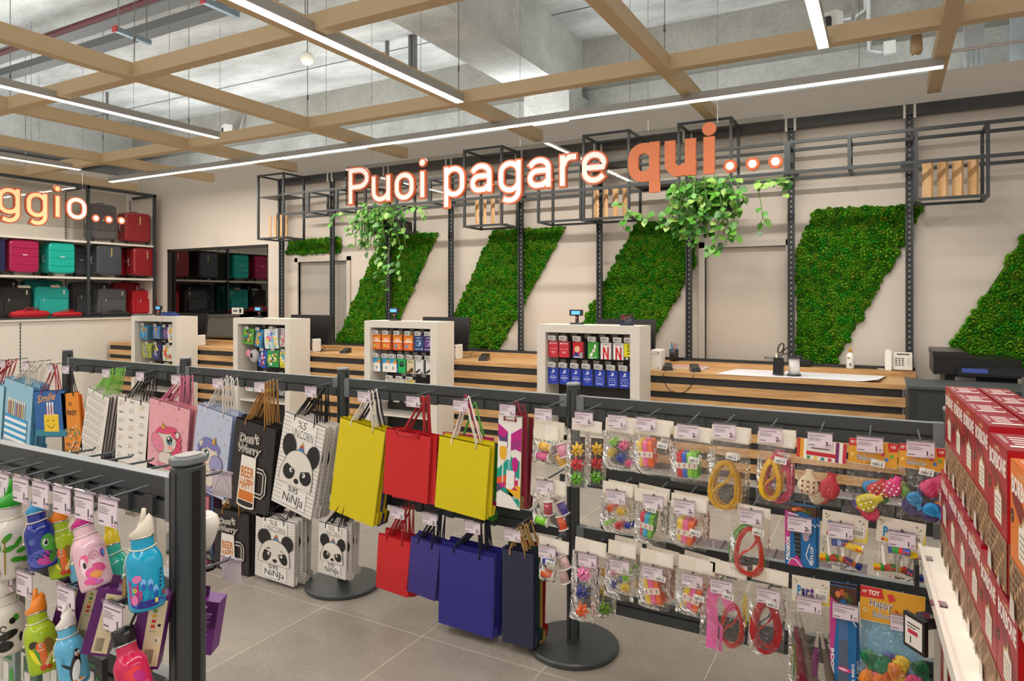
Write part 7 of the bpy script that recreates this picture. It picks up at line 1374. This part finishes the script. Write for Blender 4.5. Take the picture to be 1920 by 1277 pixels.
names = ['sky blue monster bottle', 'teal fish bottle', 'pale pink bottle', 'light blue penguin bottle, upper row', 'lime dinosaur bottle, upper row', 'navy turtle bottle', 'white leaf bottle', 'bottle outside the picture', 'rear bottle at the edge']
for k in range(7): near_hook(HKX[k], 1.165, 'dark hook carrying the '+names[k], price='1290')
bottle((262, 958), (277, 1138), .985, '#1a9cc4', '#d8cdbd', p_monster, 'sky blue bottle with a pink horned monster and a beige cap', ang=0, wood_tag=True)
bottle((196, 985), (236, 1134), 1.06, '#2aa893', '#e0c41c', p_fish, 'teal bottle with fishes and a yellow cap', wood_tag=True)
bottle((146, 948), (184, 1102), .985, '#dfb6c2', '#b8187a', p_pink, 'pale pink bottle with a magenta cap')
bottle((126, 968), (162, 1090), 1.06, '#6ab0cc', '#d8cdbd', p_penguin, 'light blue penguin bottle in the upper row, behind the pink one')
bottle((104, 942), (122, 1080), 1.03, '#a3bd1e', '#e8821c', p_dino, 'lime bottle with an orange dinosaur, upper row')
bottle((62, 926), (84, 1064), .985, '#1c2c86', '#2a8ec4', p_turtle, 'navy bottle with a green turtle and blue cap')
bottle((14, 900), (12, 1078), .97, '#d9d3cb', '#2a9a24', p_leaves, 'white bottle with green leaves and a green cap', r=.052)
for k, nm in ((2, 'rainbow bottle'), (4, 'lower penguin bottle'), (5, 'lower dinosaur bottle'), (6, 'panda bottle'), (7, 'low empty place'), (0, 'yellow bent bottle')): near_hook(HKX[k]+.02, .915, 'dark lower hook carrying the '+nm, price='1290')
bottle((62, 1110), (86, 1258), .97, '#a3bd1e', '#e8821c', p_dino, 'lime bottle with an orange dinosaur, lower row')
bottle((118, 1138), (142, 1282), .96, '#5fb0d4', '#e2dcd4', p_penguin, 'light blue penguin bottle in the lower row, under a white cap')
bottle((2, 1075), (14, 1222), .97, '#ddd6cc', '#e2dcd4', p_panda, 'white panda bottle low at the picture edge', r=.048)
bottle((226, 1168), (262, 1320), .96, '#c82050', '#161414', p_rainbow, 'red rainbow bottle with a black cap', cap='flat', cord=False, r=.036)
t = thing('drinking_bottle', 'yellow bottle with a rounded soft top beside the rainbow bottle', 'bottle', onY(292, 1160, 1.03), 'drinking bottles on the near rack')
P = [onY(x, y, 1.03) for x, y in ((294, 1168), (288, 1180), (280, 1196), (273, 1212), (268, 1232), (264, 1262))]
MB().tube([P[0]+Vector((0, 0, .008))]+P, [.012, .024, .027, .025, .020, .026, .027], '#d09a10:.25', 20).build('bottle_body', t)
MB().tube([onY(255, 1150, 1.03), onY(262, 1140, 1.03), onY(258, 1165, 1.03), onY(248, 1182, 1.03), onY(243, 1176, 1.03), onY(255, 1150, 1.03)], .0035, '#1c1a18:.35', 6, False).build('carabiner', t)
# purple and cream bottle boxes behind the lower row
def bbox(px, py, w, h, roll, label, Y=1.04, name='bottle_box', art=True, ymul=1.):
    c = onY(px, py, Y); t = thing(name, label, 'product box', c, 'bottle boxes on the near rack', local=True, rot=(0, R(roll), R(42)))
    m = MB(); m.box(-w/2, w/2, -.02, .02, -h, 0, '#5a1c62:.35').box(-w*.16, w*.16, -.0005, .0005, 0, .03, '#4a184f:.35')
    A = Art(m, lambda a, b, q: (-w/2+a, -.02-q, -h+b), .0004)
    A.rect(w*.36, h*.04, w*.6, h*.9, '#d9c9a4:.45').bars(w*.44, h*.07, w*.3, h*.2, '#2a2620:.5', 14, 4).text('NO', w*.5, h*.5, w*.2, h*.03, '#4a4a3a:.5')
    for i, c_ in enumerate(('#8a9a2a:.5', '#5a8a3a:.5', '#e0a02a:.5', '#c8302c:.5', '#c8302c:.5')): A.rect(w*.52, h*(.84-.07*i), w*.14, h*.045, c_)
    A.ell(w*.8, h*.6, w*.06, w*.06, '#2a2620:.5', n=12).rect(w*.7, h*.36, w*.18, h*.08, '#ece4d0:.5').bars(w*.72, h*.37, w*.12, h*.05, '#2a2620:.5', 8, 9)
    m.build('box', t); return t
bbox(178, 1092, .06, .155, 14, 'purple and cream box behind the lower penguin bottle', 1.03); bbox(214, 1100, .06, .16, 14, 'purple and cream box in the middle of the boxes', 1.0); bbox(296, 1110, .065, .175, 9, 'purple and cream box touching the dark rack post', 1.03); bbox(146, 1090, .06, .14, 14, 'purple and cream box nearest the lime bottle', 1.06)
# things on the far side of the near rack
for k in range(7): near_hook(HKX[k]+.03, 1.165, 'bare hook on the far side of the near rack rail' if k else 'hook with a clear label just beyond the near rack post', k == 0, 1, .16)
near_hook(-1.615, .915, 'clear labelled hook beyond the dark post, above the purple box', True, 1, .19)
c = onY(392, 1118, 1.33); t = thing('product_box', 'purple carton with white small print beyond the dark post', 'product box', c, local=True, rot=(0, R(9), R(30)))
m = MB().box(-.035, .042, -.03, .03, -.155, 0, '#6a1f7a:.35').box(-.03, .0, -.0005, .0005, 0, .03, '#4a184f:.35'); A = Art(m, lambda a, b, q: (-.035+a, -.03-q, -.155+b), .0004)
A.rect(.0, .0, .077, .155, '#7a2a8c:.35').poly([(0, .05), (.077, .08), (.077, .155), (0, .155)], '#54185f:.35').ell(.04, .137, .006, .005, '#e8d8ea:.4', 30, n=8).rect(.012, .118, .05, .0022, '#e8dcea:.5')
for i in range(12): A.rect(.012+.002*(i % 2), .112-.006*i, .046-.004*(i % 3), .0022, '#b493bd:.5')
A.rect(.005, .008, .03, .0015, '#c9b0d0:.5'); m.build('box', t)
c = onY(385, 985, 1.34); t = thing('glass_lamp', 'white and clear bulb shaped object beyond the dark post', 'lamp', c)
MB().lathe(c+Vector((0, 0, -.045)), [(.012, -.03), (.024, -.005), (.036, .03), (.04, .05), (.034, .072), (.018, .085), (.002, .088)], '#e6e0d6:.15', 30).build('bulb', t)
MB().lathe(c+Vector((0, 0, -.13)), [(.03, 0), (.034, .01), (.022, .022), (.012, .055)], 'acrylic', 26).build('clear_foot', t)
rr = random.Random(12)
for k, (px, py, w_, h_, c1, lab) in enumerate(((290, 935, .05, .2, '#cfc8ba', 'tall pale card pack between hooks and the post'), (250, 905, .05, .1, '#b4a894', 'beige blister pack seen through the hooks'), (205, 885, .05, .1, '#6a3a7a', 'purple blister pack seen through the hooks'), (160, 880, .045, .09, '#c8bcae', 'white blister pack seen through the hooks'), (120, 872, .045, .08, '#7a4a8a', 'violet blister pack seen through the hooks'), (70, 858, .045, .08, '#b8aeb0', 'grey blister pack seen through the hooks'), (10, 858, .06, .09, '#5a2a72', 'purple lidded bottle top at the picture edge'))):
    c = onY(px, py, 1.28); m = MB().box(c.x-w_/2, c.x+w_/2, 1.27, 1.30, c.z-h_, c.z, c1+':.4'); A = Art(m, lambda a, b, q: (c.x-w_/2+a, 1.27-q, c.z-h_+b))
    A.rect(0, h_*.84, w_, h_*.16, '#24201c:.4').rect(w_*.1, h_*.1, w_*.4, h_*.6, '#ece6da:.4')
    for i in range(14): A.rect(w_*.14, h_*(.14+.038*i), w_*.3, h_*.014, '#8a8478:.5')
    tag(m.build('blister_pack'), lab, 'blister pack', 'packs on the far side of the near rack')
# packs hanging low on the far left
for k, (px, py, c1) in enumerate(((20, 1215, '#8a9a94'), (60, 1235, '#4a6a5a'), (28, 1060, '#9a948a'), (110, 1228, '#7a8a84'), (180, 1230, '#3a3a3c'))):
    c = onY(px, py, 1.02); m = MB().box(c.x-.035, c.x+.035, 1.015, 1.03, c.z-.14, c.z, c1+':.4'); A = Art(m, lambda a, b, q: (c.x-.035+a, 1.015-q, c.z-.14+b)); A.rect(.006, .02, .03, .08, '#d8d4cc:.4').ell(.05, .06, .012, .03, '#3a9a3a:.4').rect(.01, .11, .04, .012, '#2a6a3a:.4')
    tag(m.build('blister_pack'), ['grey green pack below the panda bottle', 'dark green pack below the dinosaur bottle', 'beige pack behind the leaf bottle', 'pale pack behind the lower penguin bottle', 'dark pack low beside the rainbow bottle'][k], 'blister pack', 'packs below the bottles')
# ================================================================ shelves with red coffee cartons at the right
GA = R(2.38); GM = Matrix.Rotation(GA, 4, 'Z')
def gl(x, t_, z): return GM@Vector((x, t_, z))
t = thing('shelf_unit', 'white shelf unit carrying the red cartons', 'shelving', gl(.4, 1.8, 0))
def gbox(m, x0, x1, t0, t1, z0, z1, key):
    return m.add([gl(x, y, z) for x in (x0, x1) for y in (t0, t1) for z in (z0, z1)], [(0, 1, 3, 2), (4, 6, 7, 5), (0, 4, 5, 1), (2, 3, 7, 6), (0, 2, 6, 4), (1, 5, 7, 3)], key)
gbox(MB(), .215, .62, .5, 2.645, .765, .79, '#e9e2d6:.4').build('shelf', t); gbox(MB(), .205, .2149, .5, 2.645, .755, .797, '#dcd5ca:.4').build('shelf_edge', t)
gbox(MB(), .24, .62, .5, 2.62, .30, .325, '#e9e2d6:.4').build('shelf', t); gbox(MB(), .62, .64, .5, 2.64, 0, 1.4, '#b9b3a8:.5').build('back_panel', t)
gbox(MB(), .25, .62, 2.625, 2.64, 0, .76, '#b9b3a8:.5').build('end_panel', t); gbox(MB(), .26, .62, .5, 2.66, 0, .1, '#a9a499:.5').build('base', t)
def carton(x0, t_near, z0, label, col='#a0141f', top='#8f2233', w=.186, d=.078, h=.268, side='#b3111d', detail=True):
    c = gl(x0+d/2, t_near+w/2, z0); o = thing('coffee_carton', label, 'carton', c, 'red coffee cartons on the white shelf', local=True, rot=(0, 0, GA))
    m = MB(); X0, X1, T0, T1 = -d/2, d/2, -w/2, w/2
    m.box(X0, X1, T0, T1, 0, h, side+':.35')
    A = Art(m, lambda a, b, q: (X0-q, T1-a, b), .0004)
    A.rect(0, 0, w, h, col+':.35').poly([(0, h*.86), (w*.1, h*.9), (w*.98, h*.62), (w*.98, h*.56), (w*.85, h*.52), (w*.1, h*.74)], '#7a0f1a:.35')
    A.text('BORBONE', w*.05, h*.79, w*.88, h*.125, '#e8dfd8:.4', .04, rot=0).text('caffè', w*.3, h*.93, w*.3, h*.035, '#e8c88a:.4').ell(w*.08, h*.64, w*.07, w*.07, '#3a2420:.4').rect(w*.05, h*.635, w*.06, h*.01, '#c8a85a:.4')
    A.poly([(w*.34, h*.42), (w*.74, h*.42), (w*.74, h*.64), (w*.6, h*.66), (w*.54, h*.72), (w*.48, h*.66), (w*.34, h*.64)], '#b8965a:.4').poly([(w*.36, h*.43), (w*.72, h*.43), (w*.72, h*.62), (w*.58, h*.64), (w*.54, h*.69), (w*.5, h*.64), (w*.36, h*.62)], '#e6ddd0:.4')
    for i in range(4): A.rect(w*.4, h*(.46+.04*i), w*.28, h*.01, '#8a7a6a:.5')
    A.rect(0, 0, w, h*.36, '#9c7a5a:.5')
    for i in range(9):
        for j_ in range(6): A.rect(w*(.015+.115*i), h*(.02+.057*j_), w*.05, h*.034, '#6a4a34:.5' if (i*5+j_*3) % 4 else '#c8a070:.5')
    A.poly([(w*.1, 0), (w*.34, 0), (w*.3, h*.13), (w*.15, h*.15)], '#cfc6ba:.4').poly([(w*.62, 0), (w*.8, 0), (w*.74, h*.1)], '#b8ab9c:.4')
    B = Art(m, lambda a, b, q: (X0+a, T0-q, b), .0004); B.rect(0, 0, d, h, side+':.35').rect(d*.02, 0, d*.96, h*.36, '#84644a:.5')
    for j_ in range(6): B.rect(d*.1, h*(.02+.057*j_), d*.8, h*.02, '#5a3c28:.5')
    Tp = Art(m, lambda a, b, q: (X0+b, T1-a, h+q), .0004); Tp.rect(0, 0, w, d, top+':.35')
    for i in range(4): Tp.rect(w*(.2+.13*i), d*.3, w*.05, d*.4, '#e6dcd8:.4')
    Tp.rect(w*.3, d*.74, w*.06, d*.2, '#e6dcd8:.4').rect(w*.72, d*.15, w*.08, d*.75, '#ece6e0:.4').text('Caffe Borbone', w*.1, d*.12, w*.5, d*.12, '#e6dcd8:.4')
    m.build('carton_body', o); return o
Z1, Z2 = 1.0685, .7905+.0
base = carton(.275, 2.378, Z1, 'red carton in the far top corner, next to the balloon bags')
def cc(x0, t0, z0, label, src=None): return copy_tree(src or base, loc=gl(x0+.039, t0+.093, z0), rot=(0, 0, GA), label=label)
ordn = ['first', 'second', 'third', 'fourth', 'fifth', 'sixth', 'seventh']
for k in range(1, 4): cc(.275, 2.378-.19*k, Z1, ['', 'top red carton beside the far corner one', 'top red carton third from the far corner', 'top red carton just before the gap'][k])
cc(.262, 1.535, Z1, 'nearest red carton of the top layer, beside the orange one')
for k in range(6): cc(.36, 2.378-.19*k, Z1, 'red carton of the second file in the top layer, %s from the far end' % ordn[k])
for k in range(6): cc(.268 if k < 4 else .262, 2.43-.191*k-(0 if k < 4 else .03), Z2+.0, 'red carton standing on the shelf board, %s from the far end' % ordn[k])
for k in range(6): cc(.355, 2.43-.191*k-(0 if k < 4 else .03), Z2, 'red carton standing on the shelf behind the front file, %s from the far end' % ordn[k])
ob_ = carton(.255, 1.28, Z1, 'orange carton of the top layer at the picture edge', '#d8701c', '#c8641c', side='#d06a1a')
copy_tree(ob_, loc=gl(.255+.039, 1.27-.1+.09, Z2), rot=(0, 0, GA), label='orange carton at the picture edge standing on the shelf board')
# label clips on the shelf edge
for i, (tt, lab) in enumerate(((2.52, 'small clear label clip on the shelf edge near the blowers'), (2.16, 'clear clip holding a black framed price display on the shelf edge'))):
    c = gl(.2, tt, .76); o = thing('label_holder', lab, 'label holder', c, 'label clips on the white shelf')
    gbox(MB(), .196, .235, tt-.02, tt+.02, .7905, .793, 'tag_plastic').build('clip', o)
    if i:
        q_ = gl(.162, tt, .70); rz = Matrix.Rotation(R(-50), 3, 'Z'); m = MB().obox(q_, (.075, .012, .095), rz, '#1c1c1c:.4'); A = Art(m, lambda a, b, hh: tuple(Vector(q_)+rz@Vector((a, -.0062-hh, b)))); A.rect(-.03, -.038, .06, .076, '#d8d0c8:.4').rect(-.02, -.005, .035, .012, '#b02a3a:.4').rect(-.022, .02, .044, .004, '#3a3434:.4').rect(-.022, .012, .03, .003, '#3a3434:.4').text('1', -.012, -.03, None, .018, '#1c1818:.4', .03); m.obox(gl(.187, tt, .74), (.04, .03, .03), rz, 'tag_plastic'); m.build('price_display', o)
    else:
        m = MB(); gbox(m, .185, .197, tt-.03, tt+.03, .70, .775, '#1c1c1c:.4'); m.build('price_display', o)
# books or boxes on the lower shelf
for k, (t0, t1, c1, lab) in enumerate(((2.3, 2.5, '#8c1420', 'dark red box with a yellow band on the lower shelf'), (2.02, 2.26, '#8e2a38', 'dusty red box nearest below the shelf edge'), (1.7, 1.98, '#7a1420', 'deep red box low at the picture bottom'))):
    m = MB(); gbox(m, .255, .5, t0, t1, .3255, .68, c1+':.4'); gbox(m, .2535, .2549, t0+.002, t1-.002, .60, .65, '#e0b820:.4' if k == 0 else c1+':.4'); gbox(m, .2525, .2534, t0+.02, t0+.1, .45, .62, '#ddd4c4:.4'); gbox(m, .2515, .2524, t0+.03, t0+.09, .56, .57, '#2a2420:.4'); tag(m.build('product_box'), lab, 'product box', 'boxes on the lower shelf')
